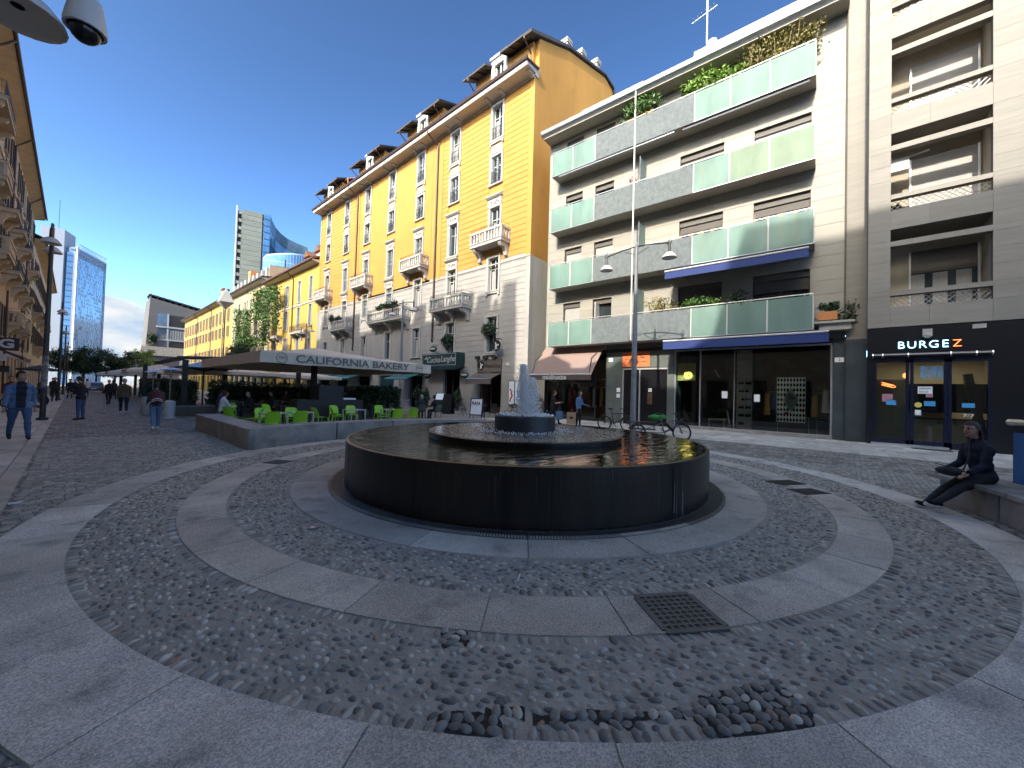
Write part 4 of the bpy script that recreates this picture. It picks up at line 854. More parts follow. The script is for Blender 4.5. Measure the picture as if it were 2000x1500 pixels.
# garments on rails, tables
def garment(y, x, z, h, m):
    g = MB(); k = 7
    g.lathe([(.03, 0), (.10, -.04), (.11, -.2), (.10, -.35*h), (.14, -h)], 9, (x, y, z), sx=.45, sy=1.1); return Wb.mb('garment', g, m, smooth=2)
for y, x, z, h, m in ((2.92, 1.2, 2.0, 1.1, 'cloth_ochre'), (2.78, 1.4, 1.95, 1.0, 'cloth_black'), (2.62, 1.3, 1.95, .9, 'navy_cloth'), (1.05, 1.3, 1.9, 1.0, 'cloth_ochre'), (.85, 1.5, 1.95, 1.2, 'cloth_black'), (1.2, 1.6, 1.95, 1.1, 'teal_door'), (5.3, 2.2, 1.9, 1.0, 'cloth_black'), (5.1, 2.4, 1.9, .9, 'cloth_rose'), (4.9, 2.2, 1.85, .9, 'teal_door'), (.65, 1.3, 2.2, 1.1, 'litter_white'), (11.9, 1.6, 2.1, 1.2, 'cloth_black'), (12.2, 1.9, 2.1, 1.2, 'cloth_ochre'), (12.5, 1.8, 2.1, 1.2, 'cloth_black'), (12.8, 2.0, 2.1, 1.3, 'litter_white'), (13.2, 1.9, 2.1, 1.2, 'cloth_rose'), (14.6, 1.9, 2.1, 1.2, 'cloth_ochre')): garment(y, x, z, h, m)
rl = MB(); rl.tube([(1.4, 2.5, 2.05), (1.4, 3.1, 2.05)], .015, 5); rl.tube([(1.5, .55, 2.05), (1.5, 1.25, 2.05)], .015, 5); rl.tube([(1.8, 11.5, 2.15), (1.8, 14.9, 2.15)], .02, 5)
for y in (2.45, .95): rl.tube([(.9, y, .06), (.9, y, .85), (.9, y-1.2, .85), (.9, y-1.2, .06)], .015, 5)
Wb.mb('clothes_rail', rl, 'alu')
wc = MB(); wc.box(1.0, 4.75, .5, 1.6, 5.55, .55)
for y in (4.8, 5.5): wc.tube([(1.05, y, .06), (1.05, y, .5)], .03, 5)
wc.tube([(.75, 4.45, .1), (.75, 4.52, .55), (.8, 4.6, .95), (1.2, 4.7, 1.0)], .035, 5); Wb.mb('display_table', wc, 'paper')
tb = MB(); tb.tube([(.8, 5.22, 3.15), (.8, 5.0, 2.75)], .03, 6); Wb.mb('light_tube', tb, 'paper')
# midinette window: posts and two dressed dummies
fr = MB()
for y in (15.3, 14.3, 11.75, 11.02): fr.box(.05, y, 0, .11, y+.06, 4.2)
fr.box(.05, 11.08, 2.55, .11, 15.3, 2.62); Wb.mb('shop_frame', fr, 'iron')
ML('warm_wall', (.20, .13, .07), .8, var=.3, scale=.8); wq = MB(); wq.box(2.6, 11.2, .06, 2.7, 15.3, 4.1); Wb.mb('back_wall', wq, 'warm_wall')
for a, b in ((11.81, 14.3), (14.36, 15.3)): Wb.cube('shop_pane', 'glass', .07, a, .1, .08, b, 2.55)
for y, m, h in ((15.12, 'cloth_rose', 2.42), (13.94, 'cloth_red', 2.40), (13.62, 'cloth_black', 2.42)):
    d = thing('shop_dummy', {'cloth_rose': 'shop dummy in dusky rose dress', 'cloth_red': 'shop dummy in deep red dress', 'cloth_black': 'shop dummy in black behind the red dress'}[m], 'mannequin', (0, 0, 0))
    wp = Matrix.Rotation(R(2.2), 4, 'Z') @ Vector((.95 if m != 'cloth_black' else 1.3, y, 0)); d.location = (21.8+wp.x, .1+wp.y, .45)
    b = MB(); b.sph((0, 0, 1.83), (.085, .075, .115), 10, 7); b.tube([(0, 0, 1.74), (0, 0, 1.58)], [.04, .05], 8); b.tube([(0, .17, 1.53), (0, .22, 1.2), (-.04, .19, .95)], [.04, .035, .025], 6); b.tube([(0, -.17, 1.53), (0, -.22, 1.2), (-.04, -.19, .95)], [.04, .035, .025], 6); b.tube([(0, 0, 0), (0, 0, .5)], .02, 5); b.lathe([(.16, 0), (.15, .02), (0, .02)], 12, (0, 0, -.445+.0)); b.tube([(0, 0, -.43), (0, 0, .1)], .015, 5); b.build('figure', 'skin_dummy', d, smooth=2)
    b = MB(); b.lathe([(.20, .05), (.19, .5), (.145, .8), (.105, 1.08), (.135, 1.35), (.155, 1.5), (.06, 1.60)], 16, sx=.75, sy=1.1); b.build('dress', m, d, smooth=2)
# entrance doors
er = MB()
for y in (10.0, 9.0, 7.42): er.box(.02, y-.06, 0, .10, y, 3.25)
er.box(.02, 7.42, 3.18, .10, 9.94, 3.26); Wb.mb('door_frame', er, 'alu')
Wb.cube('door', 'black_gloss', .10, 7.42, .02, .12, 10, 3.18); q = MB(); q._a([(.098, 9.42, .05), (.098, 9.30, 2.0), (.098, 8.86, .9), (.098, 8.60, .05)], [(0, 1, 2, 3), (3, 2, 1, 0)])
Wb.cube('door_notice', 'paper', .085, 8.28, 1.9, .099, 8.48, 2.1); Wb.cube('door_notice', 'warm_in', .085, 8.25, 1.2, .099, 8.52, 1.85)
Wb.cube('notice', 'paper', -.012, 10.12, 1.85, -.001, 10.34, 2.1); Wb.cube('notice', 'paper', -.012, 10.12, 1.52, -.001, 10.34, 1.75)
hp = Wb.cube('house_number', 'paper', -.012, 10.62, 3.68, -.001, 10.88, 3.9); text('numeral', '4', .18, 'black', Wb.t, (-.014, 10.75, 3.79))
hp = Wb.cube('house_number', 'paper', -.012, .05, 3.36, -.001, .36, 3.56); text('numeral', '2', .16, 'black', Wb.t, (-.014, .2, 3.46))
sg = Wb.cube('orange_sign', 'poster_orange', -.03, 8.38, 3.34, -.001, 10.0, 4.2)
q = MB(); rr = random.Random(8)
for i in range(14): y = 8.6+rr.random()*1.2; z = 3.45+rr.random()*.6; q.box(-.034, y, z, -.0305, y+rr.uniform(.08, .3), z+rr.uniform(.02, .05))
Wb.mb('sign_mark', q, 'warm_in')
ML('neon_yellow', (.9, .8, .2), .4, 0, emit=(1, .82, .18), es=.7); ML('gold_print', (.40, .42, .16), .5, var=.3, scale=5)
q = MB(); q.tube([(.035, 6.335+(.04+.18*i/60)*cos(i*.33), 2.83+(.04+.18*i/60)*sin(i*.33)) for i in range(61)], .011, 5); Wb.mb('spiral_sign', q, 'neon_yellow')
q = MB(); q.box(.10, 6.0, 2.55, .14, 6.9, 3.48); Wb.mb('banner', q, 'gold_print'); q = MB(); q.box(.10, 6.1, 3.05, .13, 6.85, 3.5); 
for a, b, c, d in ((4.47, 4.73, 1.66, 2.01), (3.1, 3.34, 1.53, 1.88)): Wb.cube('notice', 'paper', .032, a, c, .046, b, d)
def wloc(x, y, z): p = Matrix.Rotation(R(2.2), 4, 'Z') @ Vector((x, y, z)); return (21.8+p.x, .1+p.y, p.z)
ps = thing('poster', 'black and white harlequin poster standing in the shop window', 'poster', wloc(.075, 1.895, .2), R(2.2))
cube('board', 'paper', ps, 0, -.535, .43, .03, .535, 2.5)
b = MB(); nx, nz_ = 9, 9
for i in range(nx):
    for j in range(nz_):
        y = -.535+1.07*(i+.5)/nx; z = .43+2.07*(j+.5)/nz_
        if abs(y)/.30+abs(z-1.45)/.62 < 1.02: continue
        b._a([(-.004, y-.052, z), (-.004, y, z-.10), (-.004, y+.052, z), (-.004, y, z+.10)], [(0, 1, 2, 3), (3, 2, 1, 0)])
b.build('diamond', 'black', ps, kind='stuff')
ML('poster_sage', (.38, .46, .42), .7, var=.05); b = MB(); b._a([(-.003, -.30, 1.45), (-.003, 0, .85), (-.003, .30, 1.45), (-.003, 0, 2.06)], [(0, 1, 2, 3), (3, 2, 1, 0)]); b.build('print', 'poster_sage', ps)
b = MB(); b.obox((-.006, .15, .85), .004, .16, .10); b.obox((-.006, -.42, 1.0), .004, .12, .10); b.build('print', 'cloth_red', ps)
for (y, z, s) in ((-.05, 1.55, 'Sale'),): text('lettering', s, .12, 'black', ps, (-.006, y, z))
# planter on the ledge and balcony greenery
lg = MB(); lg.box(-.75, -.25, 4.98, .0, 1.06, 5.07); lg.box(-.6, -.15, 4.7, -.05, .9, 4.98); Wb.mb('ledge', lg, 'soffit_white')
bush('potted_plant', wloc(-.45, .62, 5.55), (.22, .32, .22), 260, 'leaf_dark', .09, 'small plant in a terracotta trough on the ledge corner', seed=21, pot=box_pot(.32, .66, .36))
bush('trailing_plant', wloc(-.35, -.05, 5.05), (.25, .42, .45), 260, 'leaf_dark', .08, 'wispy plant trailing over the ledge end', seed=22)
bush('balcony_plant', wloc(-.6, 9.0, 17.65), (.38, .85, .62), 2600, 'leaf', .10, 'rounded bright green shrub on the top balcony above the dark panel', seed=23, pot=box_pot(.45, 1.5, .4))
bush('balcony_plant', wloc(-.65, 5.6, 17.45), (.34, 1.05, .50), 2600, 'leaf_lime', .10, 'wide yellow green hedge bushing over the top balcony glass', seed=24, pot=box_pot(.45, 1.9, .4))
bush('balcony_plant', wloc(-.5, 4.3, 17.45), (.3, .6, .35), 800, 'leaf_lime', .09, 'low yellow green plant beside the bamboo', seed=25, pot=box_pot(.4, 1.1, .35))
def bamboo(loc, w, h, n, label, seed, m='leaf_dry'):
    random.seed(seed); t = thing('bamboo', label, 'plant', loc, R(2.2)); s = MB(); b = MB()
    for i in range(n):
        y = random.uniform(-w, w); x = random.uniform(-.2, .2); hh = h*random.uniform(.7, 1.1); lx, ly = random.uniform(-.25, .15), random.uniform(-.4, .4)
        P = [(x, y, 0), (x+lx*.2, y+ly*.2, hh*.5), (x+lx, y+ly, hh)]; s.tube(P, [.012, .010, .004], 4)
        for j in range(46): k = random.uniform(.3, 1.05); b.leaf((x+lx*k*k+random.gauss(0, .10), y+ly*k*k+random.gauss(0, .16), hh*k+random.gauss(0, .06)), random.uniform(.05, .10), 0)
    s.build('cane', 'bamboo', t); b.build('foliage', m, t, kind='stuff'); q = MB(); q.box(-.22, -w, -.4, .22, w, -.12); q.build('planter', 'terracotta', t)
bamboo(wloc(-.6, 3.2, 16.7), .75, 2.0, 26, 'yellowing bamboo row on the top balcony nearest the hedge', 31)
bamboo(wloc(-.6, 1.95, 16.7), .7, 2.1, 24, 'tall dry bamboo at the right end of the top balcony', 32)
bamboo(wloc(-.55, 1.25, 16.75), .10, 1.5, 9, 'bamboo sprays leaning out past the end of the top balcony', 33)
bamboo(wloc(-.6, 7.6, 5.9), .5, 1.1, 10, 'thin dry stems over the dark panel of the lowest balcony', 34)
bush('balcony_plant', wloc(-.6, 5.6, 6.25), (.3, .85, .34), 900, 'leaf', .08, 'leafy green plants over the glass of the lowest balcony', seed=35, pot=box_pot(.4, 1.5, .35))
bush('balcony_plant', wloc(-.6, 4.0, 6.25), (.3, .5, .36), 350, 'leaf_dark', .08, 'dark sparse shrub on the lowest balcony', seed=36, pot=box_pot(.4, .9, .35))
bush('balcony_plant', wloc(-.6, 9.45, 13.7), (.16, .22, .42), 120, 'cloth_rose', .05, 'small reddish potted shrub beside the white pipe', seed=37, pot=box_pot(.25, .25, .25))
# ---------------------------------------------------------------- travertine block with loggias
ML('travertine', (.225, .21, .18), .6, var=.13, scale=1.6, stretch=(1, .5, 5), rnd=.08, bump=.10, bscale=8, hue=(.20, .182, .15, .6))
ML('render_beige', (.38, .335, .26), .85, var=.08)
ML('mesh_grey', (.42, .42, .42), .5, var=.05, metal=.3)
Tb = Bd('apartment_building', 'travertine apartment block with deep recessed loggias', 'building', (21, -.56, 0), off=(0, .56, 0))
OY0, OY1 = -3.77, -1.21; bays = [(-3.77, -1.21), (-9.6, -7.0)]
opn = []
for zf in (4.95, 8.78, 12.64, 16.5):
    for a, b in bays: opn += [(a, b, zf+.45, zf+.90), (a, b, zf+1.08, zf+2.84), (a, b, zf+3.05, zf+3.52)]
opn = [o for o in opn if o[2] < 21]
tw = MB(); wall_cells(tw, -14, -.565, 4.62, 22, opn, .03, .3); tw.box(.3, -.86, 4.62, 9, -.565, 22); tw.box(8.7, -14, 4.62, 9, -.86, 22); tw.box(.3, -13.99, 0, 9, -13.7, 22); tw.box(.3, -13.7, 21.7, 8.7, -.86, 22)
for zf in (4.62, 8.45, 12.3, 16.2): tw.box(.3, -13.7, zf, 5, -.86, zf+.2)
Tb.mb('wall', tw, 'joint')
rg = random.Random(11); n_ = 0; zc = 4.62; pj = MB(); row = 0
edges = sorted({4.62, 22, *[o[2] for o in opn], *[o[3] for o in opn]})
cour = []
for a, b in zip(edges, edges[1:]):
    k = max(1, round((b-a)/.62)); cour += [(a+(b-a)*i/k, a+(b-a)*(i+1)/k) for i in range(k)]
for z0, z1 in cour:
    row += 1
    for a, b in spans(-14, -.565, [(o[0], o[1]) for o in opn if o[2] < z1-.05 and o[3] > z0+.05]):
        # bay edges are joints too
        cs = sorted({a, b, *[q for bb in bays for q in bb if a < q < b]}); fine = []
        for p, q in zip(cs, cs[1:]):
            k = max(1, round((q-p)/1.25)); sft = .0 if k == 1 else (.18 if row % 2 else -.18)
            fine += [p+(q-p)*(i+(sft if i else 0))/k for i in range(k)]
        fine.append(b)
        for p, q in zip(fine, fine[1:]):
            n_ += 1
            if p > -5.6 and n_ < 900: Tb.cube('slab', 'travertine', rg.uniform(-.003, .003), p+.003, z0+.003, .04, q-.003, z1-.003)
            else: pj.box(rg.uniform(-.003, .003), p+.003, z0+.003, .04, q-.003, z1-.003)
Tb.mb('slab', pj, 'travertine', kind='stuff')
rt = MB(); rt.box(.05, -.566, 4.62, .75, -.556, 22); Tb.mb('return_face', rt, 'travertine')
pz = MB(); pz.m = 0; pz.box(.62, -.553, 4.3, .9, .10, 22); pz.m = 1; pz.box(.60, -.553, 0, .9, .10, 4.3); Tb.mb('side_pier', pz, ['travertine', 'granite_blue'])
for zf in (4.95, 8.78, 12.64, 16.5):
    for bi, (a, b) in enumerate(bays):
        s = MB(); s.m = 0; s.box(1.5, a-.8, zf+.2, 1.6, b+.4, zf+3.6); s.box(.3, a-.02, zf+.3, 1.5, a, zf+3.55); s.box(.3, b, zf+.3, 1.5, b+.02, zf+3.55); s.box(.3, a, zf+3.55, 1.5, b, zf+3.6); s.box(.3, a, zf+.2, 1.5, b, zf+.32)
        lo = Tb.mb('loggia', s, 'render_beige')
        w_ = MB(); ya, yb = a+.05, b-.62; w_.m = 0
        for y in (ya, yb-.06): w_.box(1.42, y, zf+.35, 1.5, y+.06, zf+2.9)
        w_.m = 1; zt = zf+2.9; low = {8.78: 2.2, 12.64: 2.3, 4.95: .9}.get(zf, 1.5); ns = int(low/.06)
        for i in range(ns): w_.box(1.44, ya+.06, zt-(i+1)*.06, 1.47, yb-.06, zt-i*.06-.008)
        w_.m = 2; w_.box(1.48, ya+.06, zf+.35, 1.495, yb-.06, zt)
        if zf == 4.95:
            w_.m = 3
            for i in range(3): w_.box(1.46, ya+.2+i*.62, zf+.5, 1.475, ya+.6+i*.62, zf+1.95)
        Tb.mb('window', w_, ['alu', 'blind_grey' if zf != 4.95 else 'blind_dark', 'pane', 'curtain'], lo)
        g = MB(); k = 15
        for i in range(-3, k+1):
            y0 = a+(b-a)*i/k; 
            for d in (-1, 1):
                p0 = [y0, zf+.45]; p1 = [y0+d*.45 if d > 0 else y0+.45, zf+.90]
                if d < 0: p0, p1 = [y0+.45, zf+.45], [y0, zf+.90]
                P = []
                for (yy, zz), (oy, oz) in ((p0, p1), (p1, p0)):
                    if yy < a: t_ = (a-yy)/(oy-yy) if oy != yy else 0; yy, zz = a, zz+(oz-zz)*t_
                    if yy > b: t_ = (b-yy)/(oy-yy) if oy != yy else 0; yy, zz = b, zz+(oz-zz)*t_
                    P.append((.18+.004*d, yy, zz))
                if abs(P[0][1]-P[1][1]) > .02: g.tube(P, .011, 3, caps=False)
        Tb.mb('mesh_grille', g, 'mesh_grey', lo)
ac = MB(); ac.box(.45, -1.75, 10.95, .85, -1.22, 11.45); ac.tube([(.6, -1.6, 11.45), (.6, -2.3, 11.55)], .03, 6); Tb.mb('air_conditioner', ac, 'white_paint')
bush('loggia_plant', (21.5, -1.5, 9.35), (.15, .28, .16), 240, 'leaf_dark', .07, 'small plant behind the lattice of the middle loggia', seed=41, pot=box_pot(.25, .5, .15))
# burger shop below
ML('burg_black', (.008, .009, .012), .3, var=.2, scale=2); ML('burg_navy', (.006, .010, .032), .3, var=.1)
ML('cream_wall', (.52, .46, .33), .7, var=.08, scale=.8); ML('counter', (.26, .28, .24), .6, var=.15)
gf = MB(); wall_cells(gf, -14, -.56, 0, 4.58, [(-3.72, -.78, 0, 3.34)], .0, .25); Tb.mb('shop_front', gf, 'burg_black')
fr = MB()
for y in (-.84, -1.74, -1.86, -2.72, -2.82, -3.72): fr.box(-.01, y, 0, .12, y+(.06 if y in (-.84, -3.72) else .09), 3.34)
fr.box(-.01, -3.66, 3.22, .12, -.84, 3.34); fr.box(-.01, -3.66, .05, .12, -.84, .26); sfz = Tb.mb('shop_frame', fr, 'burg_navy')
for a, b in ((-1.65, -.84), (-2.63, -1.77), (-3.66, -2.73)): Tb.cube('shop_pane', 'glass', .05, a, .26, .06, b, 3.22)
s = MB(); s.tube([(-.12, -3.75, 3.50), (-.12, -.70, 3.50)], .075, 8); ab = Tb.mb('awning_roll', s, 'burg_navy')
for y in (-.72, -1.0, -1.70, -2.78, -3.38, -3.74): q = MB(); q.tube([(-.12, y-.018, 3.5), (-.12, y+.018, 3.5)], .09, 8); Tb.mb('clamp', q, 'alu', ab)
s = MB(); s.box(-.35, -2.72, .0, .0, -.68, .10); Tb.mb('step', s, 'alu'); s = MB(); s.box(-.42, -3.4, 0.017, -.37, -1.9, .022); s.box(-.9, -2.75, .017, -.45, -1.75, .024); Tb.mb('door_mat', s, 'iron')
it = MB(); it.m = 0; it.box(3.5, -4.2, 0, 3.6, -.6, 3.6); it.box(.3, -.62, 0, 3.5, -.58, 3.6); it.box(.3, -4.2, 0, 3.5, -4.16, 3.6); it.box(.3, -4.16, 3.5, 3.5, -.62, 3.6); it.m = 1; it.box(.3, -4.16, 0, 3.5, -.62, .03); it.m = 2; it.box(1.8, -4.1, .03, 2.4, -1.9, 1.05); it.box(.7, -1.74, .03, 3.3, -.64, 2.6); it.m = 3; it.box(1.2, -4.1, 1.35, 1.25, -1.78, 2.45); it.m = 2; it.m = 3; it.box(1.75, -4.1, 1.05, 2.45, -1.9, 1.1); it.box(3.2, -3.1, 1.3, 3.49, -1.9, 2.3)
Tb.mb('shop_interior', it, ['cream_wall', 'shop_floor', 'counter', 'burg_black'])
la = bpy.data.lights.new('ceiling_lamp', 'AREA'); la.energy = 9; la.size = 1.6; la.color = (1, .88, .66); lo_ = bpy.data.objects.new('ceiling_lamp', la); C.objects.link(lo_); lo_.parent = Tb.t; lo_.location = (1.6, -2.0, 3.45)
tr = MB(); tr.tube([(.55, -2.35, .03), (.55, -2.35, .62)], .15, 12); tr.tube([(.55, -2.35, .62), (.55, -2.35, .80)], [.155, .10], 12); Tb.mb('bin', tr, 'alu', smooth=True)
s = MB(); s.obox((.5, -3.45, 1.6), .25, .22, 2.4, 0, -.16); Tb.mb('leaning_panel', s, 'burg_black')
def neon(n, c, e): ML(n, c, .4, 0, emit=c, es=e)
neon('neon_white', (.75, .9, 1.), 1.5); neon('neon_cyan', (.12, .62, .85), 1.0); neon('neon_orange', (1., .22, .06), 1.4)
sg = thing('shop_sign', 'neon BURGEZ sign in white and orange on black', 'sign', (20.97, -2.235, 3.87))
for i, ch in enumerate('BURGEZ'):
    y = .72-i*.285
    text('letter', ch, .40, 'neon_cyan' if i < 5 else 'poster_orange', sg, (-.012, y, 0), bold=-.004, ext=.006); text('letter_tube', ch, .37, 'neon_white' if i < 5 else 'neon_orange', sg, (-.03, y, .004), bold=-.009, ext=.006)
lm = MB(); lm.box(-.10, -2.33, 4.18, 0, -2.08, 4.46); lm.sph((-.10, -2.2, 4.22), (.08, .11, .11), 10, 6); Tb.mb('lamp_box', lm, 'plaster_grey')
s = MB(); s.box(-.05, -3.62, 4.38, 0, -3.30, 4.53); Tb.mb('number_plate', s, 'plaster_grey')
ML('st_blue', (.06, .32, .62), .5, 0); ML('st_yellow', (.62, .56, .12), .5, 0); ML('st_pink', (.42, .20, .26), .5, 0)
def stick(name, m, y, z, w_, h): return Tb.cube(name, m, .038, y-w_/2, z-h/2, .049, y+w_/2, z+h/2)
text('window_text', 'TRY NOT', .15, 'st_blue', Tb.t, (.04, -2.32+.56, 2.99), bold=.004, fit=.60); text('window_text', 'TO COME', .15, 'st_blue', Tb.t, (.04, -2.32+.56, 2.88), bold=.004, fit=.60); text('window_text', 'AS OFT AS', .15, 'st_blue', Tb.t, (.04, -2.32+.56, 2.77), bold=.004, fit=.60); text('window_text', 'YOU CAN', .15, 'st_blue', Tb.t, (.04, -2.32+.56, 2.66), bold=.004, fit=.60)
stick('sticker', 'paper', -2.16, 2.17, .38, .27); stick('sticker', 'st_pink', -2.27, 1.98, .18, .15); stick('sticker', 'st_blue', -2.28, 1.67, .29, .18); stick('sticker', 'st_blue', -1.25, 1.67, .28, .18); stick('sticker', 'st_blue', -3.22, 1.64, .30, .16); stick('sticker', 'paper', -1.98, 1.32, .16, .20); stick('sticker', 'st_pink', -1.15, 1.85, .30, .3)
q = MB(); q.tube([(.036, -1.985, 1.61), (.048, -1.985, 1.61)], .10, 16); Tb.mb('sticker', q, 'st_yellow')
text('window_text', 'ORDER HERE', .07, 'black', Tb.t, (.034, -2.16+.56, 2.23), fit=.3); text('window_text', 'PICK UP', .07, 'black', Tb.t, (.034, -2.12+.56, 2.10), fit=.22)
text('window_text', '7/7', .16, 'paper', Tb.t, (.04, -3.22+.56, 1.27), fit=.26)
q = MB(); q.obox((.3, -1.17, 2.33), .03, .44, .12, 0, .30); Tb.mb('arrow_back', q, 'warm_in'); q = MB()
for d in (-.05, .05): q.tube([(.27, -.99, 2.42+d), (.27, -1.32, 2.31+d)], .013, 5)
q.tube([(.27, -1.32, 2.36), (.27, -1.40, 2.285), (.27, -1.32, 2.26)], .013, 5); q.tube([(.27, -1.02, 2.41), (.27, -1.30, 2.32)], .015, 5); Tb.mb('neon_arrow', q, 'neon_orange')
q = MB(); q.sph((1.2, -1.72, 2.78), (.07, .07, .10), 10, 6); Tb.mb('red_lamp', q, 'neon_orange')
# ---------------------------------------------------------------- the other houses of the street
ML('yellow_pale', (.48, .32, .085), .85, var=.08, scale=.4, stretch=(1, 1, .4)); ML('yellow_deep', (.48, .31, .07), .85, var=.08, scale=.4); ML('cream_plaster', (.40, .34, .20), .85, var=.08, scale=.5)
ML('ochre_old', (.46, .34, .20), .9, var=.16, scale=.6, stretch=(1, 1, .5), hue=(.44, .36, .25, .8)); ML('ochre_stone', (.46, .39, .28), .85, var=.14, scale=1.5)
ML('shutter_dark', (.035, .022, .014), .6, var=.12, scale=3, rnd=.3); ML('zinc', (.16, .15, .145), .5, var=.15, scale=3)
def house(name, label, base, rz, y0, y1, zt, wallm, cols, rws, shut, sm, trim='trim', depth=10, eave=.9, plinth=None, balc=(), roof='roof_tile', ridge=3.2, shopz=3.6, shopm='dark_in', belts=(), back=True, win_y=None, pipes=()):
    B = Bd(name, label, 'building', base, rz); o = []
    for c in cols:
        for (a, b) in rws: o.append((c-.5, c+.5, a, b))
    sh = [] if not shopz else [(c-1.05, c+1.05, 0, shopz) for c in cols]
    w_ = MB(); wall_cells(w_, y0, y1, 0, zt, o+sh, 0, .35); w_.box(.6, y0, shopz+.3 if shopz else 0, depth, y1, zt-.3); w_.box(.35, y0, 0, depth, y0+.25, zt); w_.box(.35, y1-.25, 0, depth, y1, zt); B.mb('wall', w_, wallm)
    c_ = MB(); c_.extr([(0, zt-.25), (-eave*.9, zt-.05), (-eave, zt-.05), (-eave, zt+.12), (.3, zt+.2), (.3, zt-.25)], y0-.05, y1+.05); B.mb('cornice', c_, trim)
    r_ = MB(); r_.extr([(-eave-.12, zt+.13), (depth/2, zt+ridge), (depth+.3, zt+.1), (depth+.3, zt+.25), (depth/2, zt+ridge+.2), (-eave-.16, zt+.33)], y0-.1, y1+.1); B.mb('roof', r_, roof)
    g_ = MB(); g_.tube([(-eave-.12, y0, zt+.1), (-eave-.12, y1, zt+.1)], .09, 8); B.mb('gutter', g_, 'brown_metal')
    for z in belts: b_ = MB(); b_.box(-.09, y0, z, -.001, y1, z+.22); B.mb('string_course', b_, trim)
    pr = {}
    for i, (a, b) in enumerate(rws):
        for j, c in enumerate(cols):
            s = shut[(i*3+j*2) % len(shut)]; key = (i, s)
            if key in pr: copy_part(pr[key][0], B.t, (0, c-pr[key][1], 0))
            else: pr[key] = (make_window(B, c, a, b, 1.0, 'plain', s, sm, frame=trim, fw=.13, n=9, depth=.24), c)
    if sh:
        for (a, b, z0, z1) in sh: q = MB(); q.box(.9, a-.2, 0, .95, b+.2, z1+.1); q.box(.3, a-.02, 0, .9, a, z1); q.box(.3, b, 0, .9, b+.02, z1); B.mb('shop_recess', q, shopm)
    for (yc, z, wd, st) in balc: make_balcony(B, yc, z, wd, .85, st, trim)
    for y in pipes: q = MB(); q.tube([(-eave-.1, y, zt+.05), (-eave*.8, y, zt-.3), (-.12, y, zt-.9), (-.12, y, .4)], .07, 6); B.mb('downpipe', q, 'brown_metal')
    return B
b1 = house('apartment_building', 'bright yellow house with grey shutters next to the tall palazzo', (21, 63.3, 0), 0, -10.2, 10.2, 18.4, 'yellow_deep', [-7.75, -3.6, 1.2, 5.6, 9.0], [(13.75, 16.85), (10.0, 13.0), (5.4, 8.9)], ['closed', 'wide', 'closed'], 'shutter', belts=(13.25,), balc=((-5.3, 9.2, 5.6, 'iron'), (4.6, 9.2, 4.0, 'iron')), ridge=2.6, pipes=(-1.4,), roof='roof_red')
for y in (-8.6, -4.8): q = MB(); q.m = 0; q.box(.5, y-.7, 18.6, 3, y+.7, 20.3); q.m = 1; q._a([(.2, y-1.0, 20.2), (.2, y, 21.1), (.2, y+1.0, 20.2), (3.4, y-1.0, 20.3), (3.4, y, 21.2), (3.4, y+1.0, 20.3)], [(0, 1, 4, 3), (1, 2, 5, 4), (0, 2, 1), (0, 3, 5, 2)]); b1.mb('dormer', q, ['white_paint', 'roof_red'])
b2 = house('apartment_building', 'cream house with dark mansard roof behind the green climbers', (21, 84.5, 0), 0, -10.9, 10.9, 19.6, 'cream_plaster', [-9.2, -5.6, -1.8, 2.0, 5.8, 9.2], [(14.6, 17.3), (10.6, 13.1), (6.4, 9.0)], ['closed', 'open'], 'shutter', balc=((0, 10.0, 5, 'iron'), (-8.6, 10.0, 3, 'iron')), ridge=1.0)
q = MB(); q.m = 0; q.extr([(-.2, 19.75), (.9, 22.2), (9, 22.6), (9.5, 19.8)], -10.8, 10.8); q.m = 1
for i in range(9): y = -9.8+i*2.45; q.box(-.1, y-.35, 20.1, 1.0, y+.35, 21.7)
b2.mb('mansard', q, ['zinc', 'plaster_grey']); q = MB(); q.box(.1, -10.95, 19.7, 9, -10.81, 22.1); b2.mb('gable', q, 'ochre_old')
q = MB(); q.box(2.5, 9.4, 21, 4.2, 11, 25.6); b2.mb('chimney', q, 'terracotta'); q = MB(); q.tube([(4, -6, 22), (4, -6, 25)], .12, 6); b2.mb('flue', q, 'iron')
b3 = house('apartment_building', 'long low yellow house with brown shutters at the far end', (21, 121.3, 0), 0, -25.8, 25.8, 19.7, 'yellow_pale', [-23+i*3.3 for i in range(15)], [(14.9, 17.7), (11.8, 14.0), (7.2, 9.6)], ['wide'], 'shutter_brown', ridge=2.6, pipes=(-19, -8, 8))
q = MB(); q.m = 0; q.box(3, -2.6, 20.5, 4.2, -1.0, 25.5); q.m = 1; q.box(2.8, -2.8, 25.5, 4.4, -.8, 25.9); b3.mb('chimney', q, ['terracotta', 'roof_red'])
pb_ = Bd('apartment_building', 'pale flat block showing above the far yellow roof', 'building', (45, 150, 0)); q = MB(); q.box(-10, -5, 0, 8, 8, 33.5); q.box(-7, -3, 33.5, 2, 5, 36); pb_.mb('wall', q, 'plaster_white')
